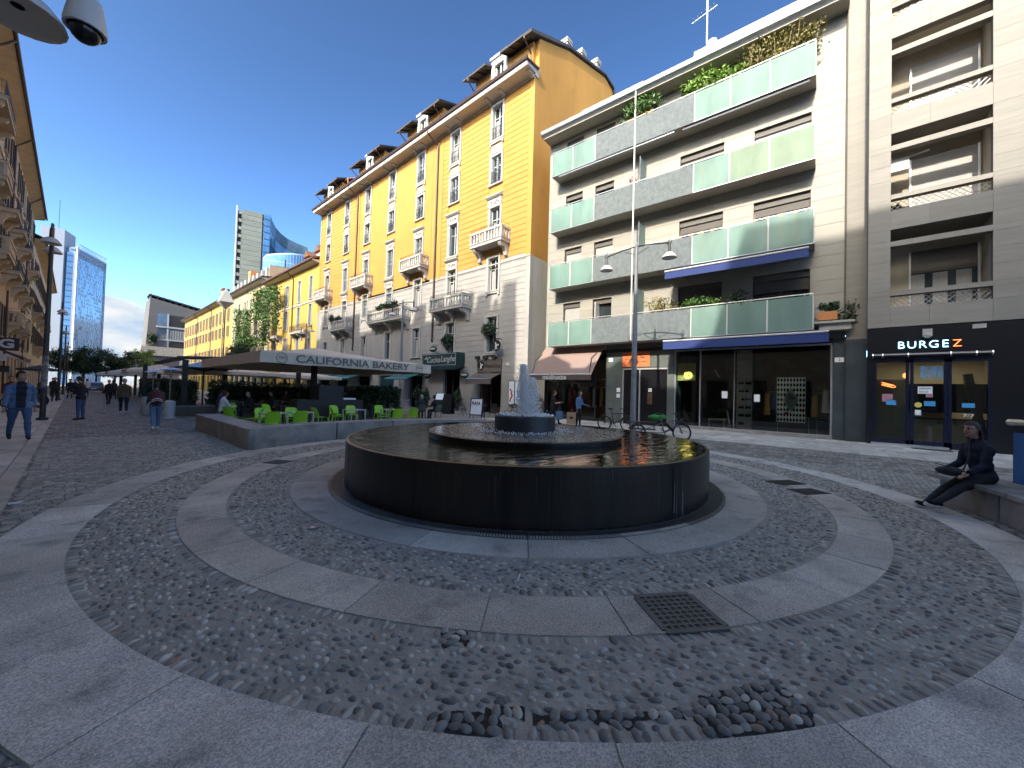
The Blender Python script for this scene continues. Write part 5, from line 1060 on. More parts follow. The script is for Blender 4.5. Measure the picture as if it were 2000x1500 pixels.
# left row, seen very steeply
lw = [(18.2, 20.7), (14.4, 16.7), (10.2, 12.8), (4.9, 7.4)]
la_ = house('apartment_building', 'long old ochre house with dark shutters and stone balconies on the left', (-3.9, 40, 0), pi, -36, 10.0, 21.6, 'ochre_old', [-35+i*3.15 for i in range(13)], lw, ['wide', 'wide', 'open'], 'shutter_dark', trim='ochre_stone', belts=(17.3, 13.4, 9.6), balc=((0.5, 13.6, 3.2, 'stone'), (-6.5, 13.6, 3.2, 'iron'), (-12.4, 13.6, 3.2, 'iron'), (-19, 13.6, 3.2, 'iron'), (-3, 9.8, 4.2, 'stone'), (-10, 9.8, 3.4, 'iron'), (-16.5, 9.8, 3.4, 'iron'), (-24, 9.8, 3.4, 'iron'), (-30, 13.6, 3.2, 'iron'), (-14, 6.2, 3.2, 'stone'), (-22, 6.2, 3.4, 'stone'), (1.5, 17.5, 5, 'iron')), ridge=2.6, eave=.85, pipes=(-11.4, 2.8, -27), depth=9)
lb_ = house('apartment_building', 'lower tan house beyond the long ochre one on the left', (-3.9, 99.1, 0), pi, -21, 23, 19.0, 'ochre_stone', [-19+i*3.4 for i in range(12)], [(14.6, 17.2), (10.8, 13.2), (6.4, 8.9)], ['wide'], 'shutter_dark', trim='ochre_old', balc=((18, 10.2, 3.2, 'iron'), (9, 10.2, 3.2, 'iron'), (0, 10.2, 3.2, 'iron'), (14, 6.0, 3.2, 'iron'), (4, 6, 3.2, 'iron'), (-8, 10.2, 3.2, 'iron')), ridge=2.5, depth=9)
lc_ = house('apartment_building', 'plain old house across the street from the fountain with two gabled dormers', (-3.9, 8, 0), pi, -21.9, 22, 19.4, 'ochre_old', [-19+i*3.6 for i in range(11)], [(14.6, 17.2), (10.8, 13.2), (6.4, 8.9)], ['wide'], 'shutter_dark', trim='ochre_stone', ridge=1.9, depth=9)
for y in (-2.4, 2.2, 7.5): q = MB(); q.extr([(0, 0)], 0, 0) if 0 else None; q._a([(-.7, y-1.7, 19.4), (-.7, y-1.7, 20.4), (-.7, y, 21.5), (-.7, y+1.7, 20.4), (-.7, y+1.7, 19.4), (3, y-1.7, 19.4), (3, y-1.7, 20.4), (3, y, 21.5), (3, y+1.7, 20.4), (3, y+1.7, 19.4)], [(4, 3, 2, 1, 0), (5, 6, 7, 8, 9), (0, 1, 6, 5), (1, 2, 7, 6), (2, 3, 8, 7), (3, 4, 9, 8)]); lc_.mb('dormer', q, 'ochre_old')
# taller blocks standing behind the left row
def block(label, x0, x1, y0, y1, zt, extras=()):
    B = Bd('apartment_building', label, 'building', ((x0+x1)/2, (y0+y1)/2, 0)); cx_, cy_ = (x0+x1)/2, (y0+y1)/2
    q = MB(); q.box(x0-cx_, y0-cy_, 0, x1-cx_, y1-cy_, zt); B.mb('wall', q, 'plaster_grey')
    q = MB(); k = int((y1-y0)/3.5)
    for i in range(k):
        for j in range(int((zt-24)/3.4)+1): y = y0-cy_+(i+.5)*(y1-y0)/k; z = zt-2.8-j*3.4; q.box(x1-cx_, y-.6, z-.2, x1-cx_+.05, y+.6, z+1.6)
    B.mb('window', q, 'pane', kind='stuff'); q = MB()
    for (y, w_, h) in extras: q.box(x1-cx_-2.5, y-w_/2-cy_, zt, x1-cx_, y+w_/2-cy_, zt+h)
    if extras: B.mb('roof_terrace', q, 'plaster_grey')
    return B
block('tall grey block behind the left row beyond the side street', -24, -12, 12.2, 47, 31.6, ((12.9, 1.2, 2.0), (14.3, .5, .9), (15.6, 1.5, 1.5), (17.1, .6, 1.9), (18.2, .9, 1.2), (20.4, 1.8, 1.6), (24, 1.6, 1.7), (27.4, 2.5, 1.9), (32, 1.5, 1.2), (38, 5, 2.2), (44, 3, 3)))
block('long plain block behind the left row farther north', -24, -12, 47.5, 80, 30.6, ((50, 2, 1.5), (58, 3, 1)))
block('flat roofed block behind the lower tan house', -24, -12, 80.5, 150, 29.5, ())
block('tall grey block behind the left row before the side street', -24, -12, -44, -2.1, 33.2, ())
# ---------------------------------------------------------------- towers and blocks in the distance
ML('tower_white', (.40, .43, .46), .5, var=.04); ML('tower_grey', (.34, .36, .37), .6, var=.06); ML('tower_stone', (.14, .155, .13), .7, var=.2, scale=.05, stretch=(1, 1, 9)); ML('tower_glass', (.10, .22, .34), .08, var=.45, scale=.35, spec=.9, stretch=(1, 1, .35)); ML('tower_glass_b', (.09, .22, .42), .06, var=.25, scale=.12, spec=.9); ML('tower_glass_d', (.05, .085, .10), .1, var=.6, scale=.12, spec=.9)
ML('tower_pale', (.42, .52, .58), .25, var=.2, scale=.3); ML('concrete_dk', (.105, .103, .10), .85, var=.1, scale=.2); ML('plum', (.06, .055, .08), .7, var=.1); ML('slate', (.03, .03, .03), .8, var=.1)
tl = Bd('glass_tower', 'blue glass hotel tower with white side slab at the end of the street', 'tower', (0, 200, 0))
q = MB(); q.box(-9, 0, 0, -3.75, 12, 52.6); tl.mb('white_slab', q, 'tower_white'); q = MB(); q._a([(-3.74, 0, 0), (-1.3, 6, 0), (-1.3, 6, 52.3), (-3.74, 0, 52.5), (-3.74, 12, 0), (-3.74, 12, 52.5)], [(0, 1, 2, 3), (3, 2, 5), (1, 4, 5, 2)]); tl.mb('grey_slab', q, 'tower_grey')
q = MB(); q.box(-3.0, -.2, 0, -1.55, 1.6, 45.2); tl.mb('glass_strip', q, 'tower_glass_b'); q = MB()
for i in range(22): q.box(-3.05, -.25, 2+i*2, -1.5, -.19, 2.2+i*2)
tl.mb('floor_line', q, 'plum'); q = MB(); q.box(-1.5, -.4, 0, -.75, 1.8, 45.4); q.box(-2.2, -.6, 46.4, -.6, 1.8, 47.2); tl.mb('white_edge', q, 'tower_white')
def tpt(u, z, d=0): return (-.69+7.14*u+.9*d, 15.6*u-.42*d, z)
q = MB(); q._a([tpt(0, 0), tpt(1, 0), tpt(1, 47.2), tpt(0, 47.2), tpt(0, 0, -9), tpt(1, 0, -9), tpt(1, 47.2, -9), tpt(0, 47.2, -9)], [(0, 1, 2, 3), (5, 4, 7, 6), (3, 2, 6, 7), (1, 5, 6, 2), (4, 0, 3, 7)]); tl.mb('glass_wall', q, 'tower_glass')
rg = random.Random(4); q = MB(); k = 0
for i in range(26):
    for j in range(34):
        if rg.random() < .52: u = (i+.1+.3*rg.random())/26.4; z = 1+j*1.32; h = rg.uniform(.5, 1.2); q.m = 0 if rg.random() < .7 else 1; q._a([tpt(u, z, .05), tpt(u+.022, z, .05), tpt(u+.022, z+h, .05), tpt(u, z+h, .05)], [(0, 1, 2, 3)])
tl.mb('facade_panel', q, ['tower_pale', 'tower_glass_d'], kind='stuff'); q = MB()
for i in range(28): q.tube([tpt(i/28, 44.4, .3), tpt(i/28, 48.6, .3)], .07, 4)
for z in (44.4, 45.4, 46.5, 48.6): q.tube([tpt(0, z, .3), tpt(1, z, .3)], .09, 4)
q.tube([tpt(-.03, 0, .3), tpt(-.03, 47.6, .3)], .3, 5); q.tube([tpt(1, 0, .2), tpt(1, 47, .2)], .16, 5); tl.mb('crown_frame', q, 'tower_white'); q = MB(); q.tube([(-5.2, 3, 52), (-5.2, 3, 63)], .08, 4); tl.mb('mast', q, 'iron')
tu = Bd('glass_tower', 'tall curved glass skyscraper with stone coloured slab behind the yellow houses', 'tower', (110, 388, 0)); ux = lambda x: x-110
q = MB(); q._a([(ux(89.4), 0, 0), (ux(103.2), -3.4, 0), (ux(103.2), -3.4, 151.3), (ux(89.4), 0, 150.6), (ux(92), 14, 0), (ux(106), 11, 0), (ux(106), 11, 151.3), (ux(92), 14, 150.6)], [(0, 1, 2, 3), (3, 2, 6, 7), (4, 0, 3, 7), (1, 5, 6, 2)]); tu.mb('stone_slab', q, 'tower_stone')
q = MB()
for i in range(34): z = 5+i*4.3; q._a([(ux(89.4), -.1, z), (ux(103.2), -3.5, z), (ux(103.2), -3.5, z+.35), (ux(89.4), -.1, z+.35)], [(0, 1, 2, 3)])
tu.mb('floor_line', q, 'concrete_dk', kind='stuff')
q = MB(); q.box(ux(85.6), 1, 0, ux(86.4), 3, 153.5); tu.mb('spine', q, 'tower_white'); q = MB(); q.box(ux(86.6), 2.5, 0, ux(89.5), 8, 148); tu.mb('recess', q, 'slate'); q = MB()
for i in range(22): q._a([(ux(86.4), 1.5, 8+i*6.6), (ux(89.3), .5, 8+i*6.6), (ux(89.3), .5, 10.4+i*6.6), (ux(86.4), 1.5, 11+i*6.6)], [(0, 1, 2, 3)])
tu.mb('fin', q, 'tower_stone'); q = MB(); q.box(ux(103.21), -3.0, 0, ux(104.3), 8, 151); tu.mb('dark_joint', q, 'slate'); q = MB(); q.box(ux(104.31), -3.6, 0, ux(109.3), 8, 151.6); tu.mb('glass_strip', q, 'tower_glass_b')
q = MB()
for i in range(16): q.box(ux(104.3), -3.75, 60+i*5.8, ux(109.3), -3.61, 60.4+i*5.8)
tu.mb('floor_line', q, 'slate'); pc = [(109.31, 152.5, -3.2), (112, 148.8, 0), (116, 145.2, 4), (121, 142.2, 6.5), (127, 139.3, 7), (134, 136.6, 4), (142.8, 134.2, 1)]
q = MB(); q.m = 0
for (xa, za, ya), (xb, zb, yb) in zip(pc, pc[1:]):
    for j in range(8): t0, t1 = j/8, (j+1)/8; q.m = (0 if (j % 3) else 1); q._a([(ux(xa), ya, 60+(za-60)*t0), (ux(xb), yb, 60+(zb-60)*t0), (ux(xb), yb, 60+(zb-60)*t1-.5), (ux(xa), ya, 60+(za-60)*t1-.5)], [(0, 1, 2, 3)])
    q.m = 2; q._a([(ux(xa), ya+.3, 0), (ux(xb), yb+.3, 0), (ux(xb), yb+.3, zb), (ux(xa), ya+.3, za), (ux(xa)+3, ya+16, za), (ux(xb)+3, yb+16, zb)], [(0, 1, 2, 3), (3, 2, 5, 4)])
tu.mb('curved_wall', q, ['tower_glass_d', 'tower_glass', 'slate'])
q = MB(); P = []; n = 20
for i in range(n+1): t = i/n; a = pi*(1.0-t*.55); P.append((ux(118)-23*cos(pi*.5+(a-pi*.5)*1.0)*0+ux(95)*0+(-23+46*t), -10-9*sin(pi*min(1, t*1.05)), 113.5+10.3*t**.8 if t > .03 else 111))
for (xa, ya, za), (xb, yb, zb) in zip(P, P[1:]): q._a([(ux(118)+xa-ux(118)+8, ya, 0), (xb+8, yb, 0), (xb+8, yb, zb-1.2), (xa+8, ya, za-1.2)], [(0, 1, 2, 3)])
tu.mb('low_curved_wall', q, 'tower_glass_b'); q = MB()
for (xa, ya, za), (xb, yb, zb) in zip(P, P[1:]):
    q._a([(xa+8, ya, za-1.2), (xb+8, yb, zb-1.2), (xb+8, yb, zb), (xa+8, ya, za)], [(0, 1, 2, 3)])
    for j in range(8): z = 60+j*7; q._a([(xa+8, ya-.1, z), (xb+8, yb-.1, z), (xb+8, yb-.1, z+.35), (xa+8, ya-.1, z+.35)], [(0, 1, 2, 3)])
    q._a([(xa+8, ya-.12, 50), (xa+8.35, ya-.12, 50), (xa+8.35, ya-.12, za-1.2), (xa+8, ya-.12, za-1.2)], [(0, 1, 2, 3)])
tu.mb('facade_line', q, 'tower_pale')
tg = Bd('office_building', 'grey concrete block with slanted side and wide windows at the street end', 'building', (14, 163, 0))
q = MB(); q.m = 0; q._a([(.2, 0, 12.8), (14, 0, 12.8), (14, 0, 25.4), (.75, 0, 28.0), (.2, 12, 12.8), (14, 12, 12.8), (14, 12, 25.4), (.75, 12, 28)], [(0, 1, 2, 3), (3, 2, 6, 7), (4, 0, 3, 7), (1, 5, 6, 2)]); tg.mb('wall', q, 'concrete_dk')
q = MB(); q.m = 0; q.box(-.9, -1.2, 10.0, 13, -.01, 12.8); q.m = 1; q.box(-.7, -.9, 0, 8.2, 0, 9.99); q.m = 0; q.box(8.2, -.9, 0, 13, 0, 9.99); tg.mb('base_block', q, ['concrete', 'plum'])
for (xa, xb, za, zb) in ((2.6, 9.2, 19.6, 23.4), (2.6, 9.2, 15.6, 18.6), (2.8, 9.2, 12.9, 15.0)):
    q = MB(); q.m = 0; q.box(xa, -.12, za, xa+2.3, -.01, zb); q.m = 1; q.box(xa+2.3, -.25, za-.1, xa+2.7, -.01, zb+.1); q.m = 2 if za != 15.6 else 3; q.box(xa+2.7, -.12, za, xb, -.01, zb-.2); q.m = 1; q.box(xa-.2, -.3, za-.6, xb+.1, -.01, za-.1)
    q.m = 2
    for i in range(6): q.box(xa+2.9+i*.6, -.16, za, xa+3.0+i*.6, -.121, zb-.2)
    tg.mb('window', q, ['pane_sky', 'tower_grey', 'slate', 'curtain'])
q = MB()
for i in range(9): x = 1+i*1.5; z = 28-i*.30; q.box(x-.1, 1, z, x+.1, 8, z+1.4)
q._a([(.6, .8, 28.9), (13.6, .8, 26.4), (13.6, 8, 26.4), (.6, 8, 28.9), (.6, .8, 29.3), (13.6, .8, 26.8), (13.6, 8, 26.8), (.6, 8, 29.3)], [(0, 1, 5, 4), (4, 5, 6, 7), (3, 2, 1, 0)]); tg.mb('roof_pergola', q, 'slate')
bush('terrace_shrub', (15.6, 162.4, 14.2), (.9, .5, 1.6), 500, 'leaf_dark', .3, 'dark ivy on the left edge of the grey block', seed=51)
# trees at the end of the street
def tree(loc, h, rx, rz_, n, m, sz, label, seed, group=None):
    random.seed(seed); t = thing('tree', label, 'tree', loc, 0, group); tk = MB(); tk.tube([(0, 0, 0), (.1, 0, h*.35), (.05, .1, h*.6)], [.22, .17, .10], 7); cl = []
    for i in range(26):
        a = random.random()*6.28; r = rx*math.sqrt(random.random())*.9; z = h-rz_+random.uniform(-1, 1)*rz_*math.sqrt(max(0, 1-(r/rx)**2)); c = Vector((r*cos(a), r*sin(a), z)); cl.append((c, random.uniform(.5, 1.0)))
        tk.tube([(.05, .05, h*random.uniform(.3, .55)), c*.6+Vector((0, 0, h*.18)), c], [.09, .05, .02], 4)
    tk.build('trunk', 'bark', t); b = MB()
    for c, s in cl:
        for j in range(n//26): b.leaf(c+Vector((random.gauss(0, .42), random.gauss(0, .42), random.gauss(0, .28)))*s*rx*.55, sz*random.uniform(.6, 1.3))
    b.build('crown', m, t, kind='stuff'); return t
TG = 'trees closing the street'
for i, (x, y, h, rx, rz_, m, lab) in enumerate(((-1.5, 128, 8.6, 3.4, 2.6, 'leaf_dark', 'dark tree nearest the left houses at the street end'), (3.4, 133, 9.6, 3.6, 2.8, 'leaf_dark', 'tallest dark broad tree in front of the glass tower'), (7.4, 130, 8.6, 3.2, 2.5, 'leaf_dark', 'spreading dark tree with gaps right of the glass tower'), (1.2, 118, 7.0, 2.6, 2.2, 'leaf_dark', 'smaller dark tree in front of the tall one'), (5.6, 116, 6.6, 2.6, 2.2, 'leaf_dark', 'low dark tree in the middle of the street end'), (11.2, 136, 10.6, 2.6, 3.6, 'leaf_lime', 'sunlit lime green tree beside the grey block'))): tree((x, y, 0), h, rx, rz_, 6500, m, .17, lab, 60+i, TG)
# climbers, trellis and canopy before the cream house
tr_ = thing('trellis', 'tall wire trellis with climbers in front of the cream house', 'trellis', (19.7, 76, 0)); q = MB()
for y in (-11, -6, -1, 4, 9): q.tube([(0, y, 0), (0, y, 16.6)], .05, 5)
for z in (7.5, 10.5, 13.5, 16.4): q.tube([(0, -11, z), (0, 9, z)], .03, 4)
q.build('frame', 'iron', tr_)
random.seed(77); b = MB()
for (y, z0, z1, w_) in ((-11, 10, 16.5, .9), (-6.2, 8, 17.2, 1.3), (-2.5, 12.5, 17.4, 2.2), (-9.5, 14.6, 16.8, 2.0), (3.5, 8, 14.8, 1.6), (8.5, 8, 15.5, 1.4), (0, 8, 9.8, 2.2), (6, 8, 10.2, 2.4)):
    for j in range(int(190*(z1-z0)*w_*.55)): b.leaf((random.gauss(-.1, .3), y+random.gauss(0, w_*.55), random.uniform(z0, z1)), random.uniform(.12, .26), 0)
b.build('climber', 'leaf', tr_, kind='stuff')
cz = thing('folded_canopy', 'pale grey pyramid shaped canopy on a mast before the cream house', 'canopy', (14.2, 68.5, 0)); q = MB(); q._a([(-.9, -.9, 13.6), (.9, -.9, 13.6), (.9, .9, 13.6), (-.9, .9, 13.6), (0, 0, 15.8), (0, 0, 12.5)], [(0, 1, 4), (1, 2, 4), (2, 3, 4), (3, 0, 4), (1, 0, 5), (2, 1, 5), (3, 2, 5), (0, 3, 5)]); ML('canvas_grey', (.42, .42, .40), .8, var=.05); q.build('canvas', 'canvas_grey', cz); q = MB(); q.tube([(0, 0, 0), (0, 0, 12.6)], .07, 6); q.build('mast', 'iron', cz)
for i, (x, y, z) in enumerate(((17.5, 77.5, 6.2), (17.2, 72.0, 6.0), (16.6, 68.2, 6.4))): bush('hanging_planter', (x, y, z), (.9, 1.5, 1.0), 800, 'leaf_dark', .2, ('far', 'middle', 'near')[i]+' dark planter under the climbers of the cream house', seed=90+i, pot=box_pot(1.2, 2.0, .6, 'black'))
# ================================================================ street furniture
ML('canvas', (.68, .60, .48), .85, var=.07, scale=1.2, bump=.15, bscale=8); ML('canvas_white', (.60, .60, .58), .85, var=.06); ML('canvas_blue', (.20, .36, .55), .8, var=.06); ML('print_grey', (.16, .16, .145), .8, var=.1)
ML('pole_dark', (.035, .035, .036), .4, var=.3, scale=6); ML('pole_grey', (.22, .225, .23), .4, var=.15, scale=4, metal=.2); ML('lamp_white', (.62, .60, .56), .4, var=.05); ML('sticker_mix', (.30, .30, .29), .7, var=.7, scale=9, hue=(.10, .10, .12))
def lamp_head(mb, x, y, z, r=.30):
    mb.m = 0; mb.tube([(x, y, z+.55), (x, y-.10, z+.66), (x, y-.02, z+.78), (x, y+.10, z+.66), (x, y+.04, z+.5)], .02, 5); mb.tube([(x, y, z+.60), (x, y, z+.22)], [.045, .06], 8)
    mb.m = 1; mb.lathe([(.06, .24), (.13, .22), (r*.72, .14), (r*.95, .04), (r, 0), (r*.95, -.005), (r*.9, .02), (.05, .08)], 20, (x, y, z))
def street_lamp(loc, label, group, hgt=7.5, pole='pole_grey', spread=1.42, stick=False):
    t = thing('street_lamp', label, 'street lamp', loc, 0, group); b = MB(); b.tube([(0, 0, 0), (0, 0, .12)], .17, 12); b.tube([(0, 0, .12), (0, 0, 3.4), (0, 0, hgt+.75)], [.13, .11, .06] if pole == 'pole_grey' else [.092, .08, .06], 12); b.sph((0, 0, hgt+.84), (.05, .05, .10), 8, 6); b.build('pole', pole, t, smooth=True)
    b = MB(); b.tube([(0, -spread, hgt+.55), (0, -.6, hgt+.68), (0, 0, hgt+.72), (0, .6, hgt+.68), (0, spread, hgt+.55)], .028, 6); b.tube([(0, -.55, hgt+.58), (0, 0, hgt+.35), (0, .55, hgt+.58)], .018, 5); b.build('arm', 'pole_dark', t)
    for s in (-1, 1): b = MB(); lamp_head(b, 0, s*spread, hgt-.08); b.build('lamp_shade', ['pole_dark', 'lamp_white'], t, smooth=True)
    if stick: b = MB(); b.lathe([(.118 if pole == 'pole_grey' else .09, 1.3), (.114 if pole == 'pole_grey' else .088, 2.6)], 12); b.build('sticker', 'sticker_mix', t)
    return t
LG = 'double armed lamps on the right side of the street'
street_lamp((16.1, 7.05, 0), 'double armed street lamp before the cream block with glass balconies', LG, stick=True); street_lamp((16.2, 25.4, 0), 'double armed street lamp in front of the tall orange palazzo', LG, stick=True); street_lamp((16.2, 43.7, 0), 'double armed street lamp beyond the tall palazzo', LG)
LG = 'dark lamps along the left kerb'
for y, lab in ((24.3, 'tall dark street lamp nearest the camera on the left kerb'), (47.5, 'second dark street lamp along the left kerb'), (68, 'third dark street lamp along the left kerb'), (96, 'farthest dark street lamp along the left kerb')): street_lamp((-.78, y, 0), lab, LG, hgt=7.05, pole='pole_dark', spread=.8, stick=(y < 30))
t = thing('street_lamp', 'big lamp shade on a near lamp post at the top left corner', 'street lamp', (-.80, 6.75, 0)); b = MB(); b.tube([(0, 0, 0), (0, 0, 6.2)], [.10, .07], 10); b.tube([(0, 0, 6.0), (.2, -.28, 6.1), (.30, -.50, 6.0)], .03, 6); b.build('pole', 'pole_dark', t); b = MB(); lamp_head(b, .30, -.50, 5.28, .34); b.build('lamp_shade', ['pole_dark', 'lamp_white'], t, smooth=True)
t = thing('surveillance_camera', 'white dome surveillance camera beside the big lamp shade', 'camera', (-.05, 6.12, 5.36)); b = MB(); b.m = 0; b.lathe([(.05, .40), (.12, .32), (.14, .22), (.165, .06), (.165, 0), (.14, 0)], 18); b.tube([(0, 0, .40), (0, .1, .55), (-.75, .63, .6)], .03, 6); b.m = 1; b.sph((0, 0, .0), (.125, .125, .13), 16, 10); b.build('housing', ['lamp_white', 'black_gloss'], t, smooth=True)
# ---------------------------------------------------------------- parasols of the cafe terrace
def parasol(name, loc, wx, wy, zb, zv, za, m, label, group=None, post=.26, rz=0, val=True):
    t = thing(name, label, 'parasol', loc, rz, group); b = MB(); k = 6
    P = lambda u, v: (u*wx/2, v*wy/2, za-(za-zv)*max(abs(u), abs(v))-.10*sin(pi*max(abs(u), abs(v)))*(1-abs(abs(u)-abs(v)))*.6)
    gr = [[P(-1+2*i/(2*k), -1+2*j/(2*k)) for i in range(2*k+1)] for j in range(2*k+1)]
    for off, fl in ((0, 0), (-.012, 1)):
        o = len(b.v); b.v += [(x, y, z+off) for r in gr for x, y, z in r]; w_ = 2*k+1
        for j in range(2*k):
            for i in range(2*k):
                f = (o+j*w_+i, o+j*w_+i+1, o+(j+1)*w_+i+1, o+(j+1)*w_+i); b.f.append(f[::-1] if fl else f); b.mi.append(0)
    b.build('canopy', m, t)
    if val:
        q = MB(); n = 14; rr = random.Random(int(wx*100))
        for (ax, ay, bx, by) in ((-1, -1, 1, -1), (1, -1, 1, 1), (1, 1, -1, 1), (-1, 1, -1, -1)):
            for i in range(n):
                u0, u1 = i/n, (i+1)/n; w0, w1 = .03*sin(i*1.7), .03*sin((i+1)*1.7)
                nx, ny = (ay if ax == bx*-1 else 0), 0
                p0 = Vector(((ax+(bx-ax)*u0)*wx/2, (ay+(by-ay)*u0)*wy/2, 0)); p1 = Vector(((ax+(bx-ax)*u1)*wx/2, (ay+(by-ay)*u1)*wy/2, 0))
                q._a([(p0.x, p0.y, zb+w0*.5), (p1.x, p1.y, zb+w1*.5), (p1.x, p1.y, zv), (p0.x, p0.y, zv)], [(0, 1, 2, 3)])
        q.build('valance', m, t)
    q = MB(); q.box(-post/2, -post/2, 0, post/2, post/2, za-.05); q.build('post', 'black', t); q = MB()
    for sx in (-1, 1):
        for sy in (-1, 1): q.tube([(0, 0, za-.75), (sx*wx*.26, sy*wy*.26, za-(za-zv)*.52-.10)], .03, 5); q.tube([(0, 0, za-.12), (sx*wx/2, sy*wy/2, zv-.05)], .025, 5)
    for sx, sy in ((1, 0), (-1, 0), (0, 1), (0, -1)): q.tube([(0, 0, za-.12), (sx*wx/2, sy*wy/2, zv-.04)], .025, 5)
    q.build('rib', 'iron', t); return t
pz = parasol('parasol', (9.2, 23.4, 0), 8.5, 10.8, 2.60, 3.08, 3.92, 'canvas', 'huge beige square parasol with bakery lettering over the cafe terrace')
tw_ = text('lettering', 'CALIFORNIA BAKERY', .46, 'print_grey', pz, (-.08, -5.435, 2.835), basis=FACE_MY, fit=5.7, ext=.003, bold=.008)
for x in (-3.45, 3.45):
    q = MB(); q.tube([(x+.21*cos(i*.2618), -5.425, 2.84+.21*sin(i*.2618)) for i in range(25)], .012, 4); q.build('logo_ring', 'print_grey', pz); text('logo_text', 'TBM', .17, 'print_grey', pz, (x, -5.43, 2.84), basis=FACE_MY, ext=.003, fit=.30)
PGp = 'smaller parasols farther along the terrace'
parasol('parasol', (7.9, 37.2, 0), 6.6, 6.0, 2.38, 2.62, 3.3, 'canvas', 'flat pale parasol seen under the huge beige one', PGp); parasol('parasol', (13.7, 38.5, 0), 5.5, 6, 2.35, 2.6, 3.2, 'canvas', 'beige parasol farther right under the huge one', PGp)
parasol('parasol', (5.9, 33.6, 0), 3.2, 3.6, 2.62, 2.72, 3.25, 'canvas_blue', 'pale blue and white parasol at the terrace edge', PGp, post=.08, val=False); parasol('parasol', (5.6, 52, 0), 5.0, 6, 2.5, 2.8, 3.5, 'canvas', 'beige parasol beyond the blue one', PGp); parasol('parasol', (5.0, 66, 0), 5.0, 6, 2.5, 2.8, 3.5, 'canvas_white', 'white parasol far down the terrace', PGp); parasol('parasol', (4.6, 82, 0), 5.0, 6, 2.5, 2.8, 3.5, 'canvas_white', 'farthest white parasol in the street', PGp)
pg = thing('pergola', 'dark timber pergola frame with cloth roof left of the big parasol', 'pergola', (8, 33, 0)); q = MB()
for x, y in ((-3.5, -2.2), (-4.3, 9), (3, -2.2)): q.box(x-.13, y-.13, 0, x+.13, y+.13, 3.1); q.build('post', 'black', pg) if (x, y) == (3, -2.2) else None
q = MB(); q._a([(-3.9, -2.4, 3.1), (6, -2.4, 3.75), (6, -2.1, 3.75), (-3.9, -2.1, 3.1), (-3.9, -2.4, 3.3), (6, -2.4, 3.95), (6, -2.1, 3.95), (-3.9, -2.1, 3.3)], [(0, 3, 2, 1), (4, 5, 6, 7), (0, 1, 5, 4), (2, 3, 7, 6), (3, 0, 4, 7), (1, 2, 6, 5)]); q.box(-3.8, -2.1, 3.1, -3.5, 9, 3.3); q.build('beam', 'black', pg)
# ---------------------------------------------------------------- chairs and tables
ML('plastic_green', (.30, .62, .03), .42, var=.05, rnd=.12, coat=.1); ML('table_pale', (.50, .55, .48), .35, var=.06); ML('table_brown', (.10, .07, .045), .5, var=.2, scale=5, rnd=.2); ML('chair_grey', (.10, .105, .10), .5, var=.1, rnd=.3); ML('wicker_white', (.33, .34, .36), .6, var=.1)
def make_chair(name, m, label, cat, group):
    t = thing(name, label, cat, (0, 0, 0), 0, group); b = MB(); n = 6; V = []
    for i in range(n+1):
        for j in range(n+1): u, v = -1+2*i/n, -1+2*j/n; V.append((u*.21, v*.215*(1-.08*(u < 0)), .45-.018*(1-u*u)*(1-v*v)+.012*abs(v)**3))
    for off, fl in ((0, 0), (-.022, 1)):
        o = len(b.v); b.v += [(x, y, z+off) for x, y, z in V]
        for i in range(n):
            for j in range(n): f = (o+i*(n+1)+j, o+(i+1)*(n+1)+j, o+(i+1)*(n+1)+j+1, o+i*(n+1)+j+1); b.f.append(f[::-1] if fl else f); b.mi.append(0)
    b.build('seat', m, t, smooth=True); b = MB(); V = []
    for i in range(n+1):
        for j in range(n+1):
            w_, v = i/n, -1+2*j/n; hw = .20+.02*w_-.05*max(0, w_-.7)*abs(v)**4*3; V.append((-.20-.11*w_-.03*w_*w_+.045*v*v, v*hw, .49+.36*w_-.03*abs(v)**6*(w_ > .9)))
    for off, fl in ((0, 0), (-.02, 1)):
        o = len(b.v); b.v += [(x+off, y, z) for x, y, z in V]
        for i in range(n):
            for j in range(n): f = (o+i*(n+1)+j, o+(i+1)*(n+1)+j, o+(i+1)*(n+1)+j+1, o+i*(n+1)+j+1); b.f.append(f if fl else f[::-1]); b.mi.append(0)
    b.build('backrest', m, t, smooth=True)
    for sx in (-1, 1):
        for sy in (-1, 1): b = MB(); b.tube([(sx*.245, sy*.225, 0), (sx*.20, sy*.20, .44)] if sx > 0 else [(-.27, sy*.225, 0), (-.20, sy*.205, .44), (-.235, sy*.205, .56)], [.014, .020] if sx > 0 else [.014, .020, .016], 6); b.build('leg', m, t)
    return t
def make_table(name, m, label, group, s=.7, h=.74):
    t = thing(name, label, 'table', (0, 0, 0), 0, group); b = MB(); b.box(-s/2, -s/2, h-.03, s/2, s/2, h); b.build('tabletop', m, t)
    for sx in (-1, 1):
        for sy in (-1, 1): b = MB(); x, y = sx*(s/2-.03), sy*(s/2-.03); b.box(x-.02, y-.02, 0, x+.02, y+.02, h-.031); b.build('leg', m, t)
    return t
gch = make_chair('plastic_chair', 'plastic_green', 'lime green plastic chair', 'chair', 'green chairs on the cafe terrace')
first = [True]
def place(proto, x, y, deg, label, flag, z=0.0):
    if flag[0]: flag[0] = False; proto.location = (x, y, z); proto.rotation_euler = (0, 0, R(deg)); proto['label'] = label; return proto
    return copy_thing(proto, (x, y, z), R(deg), label)
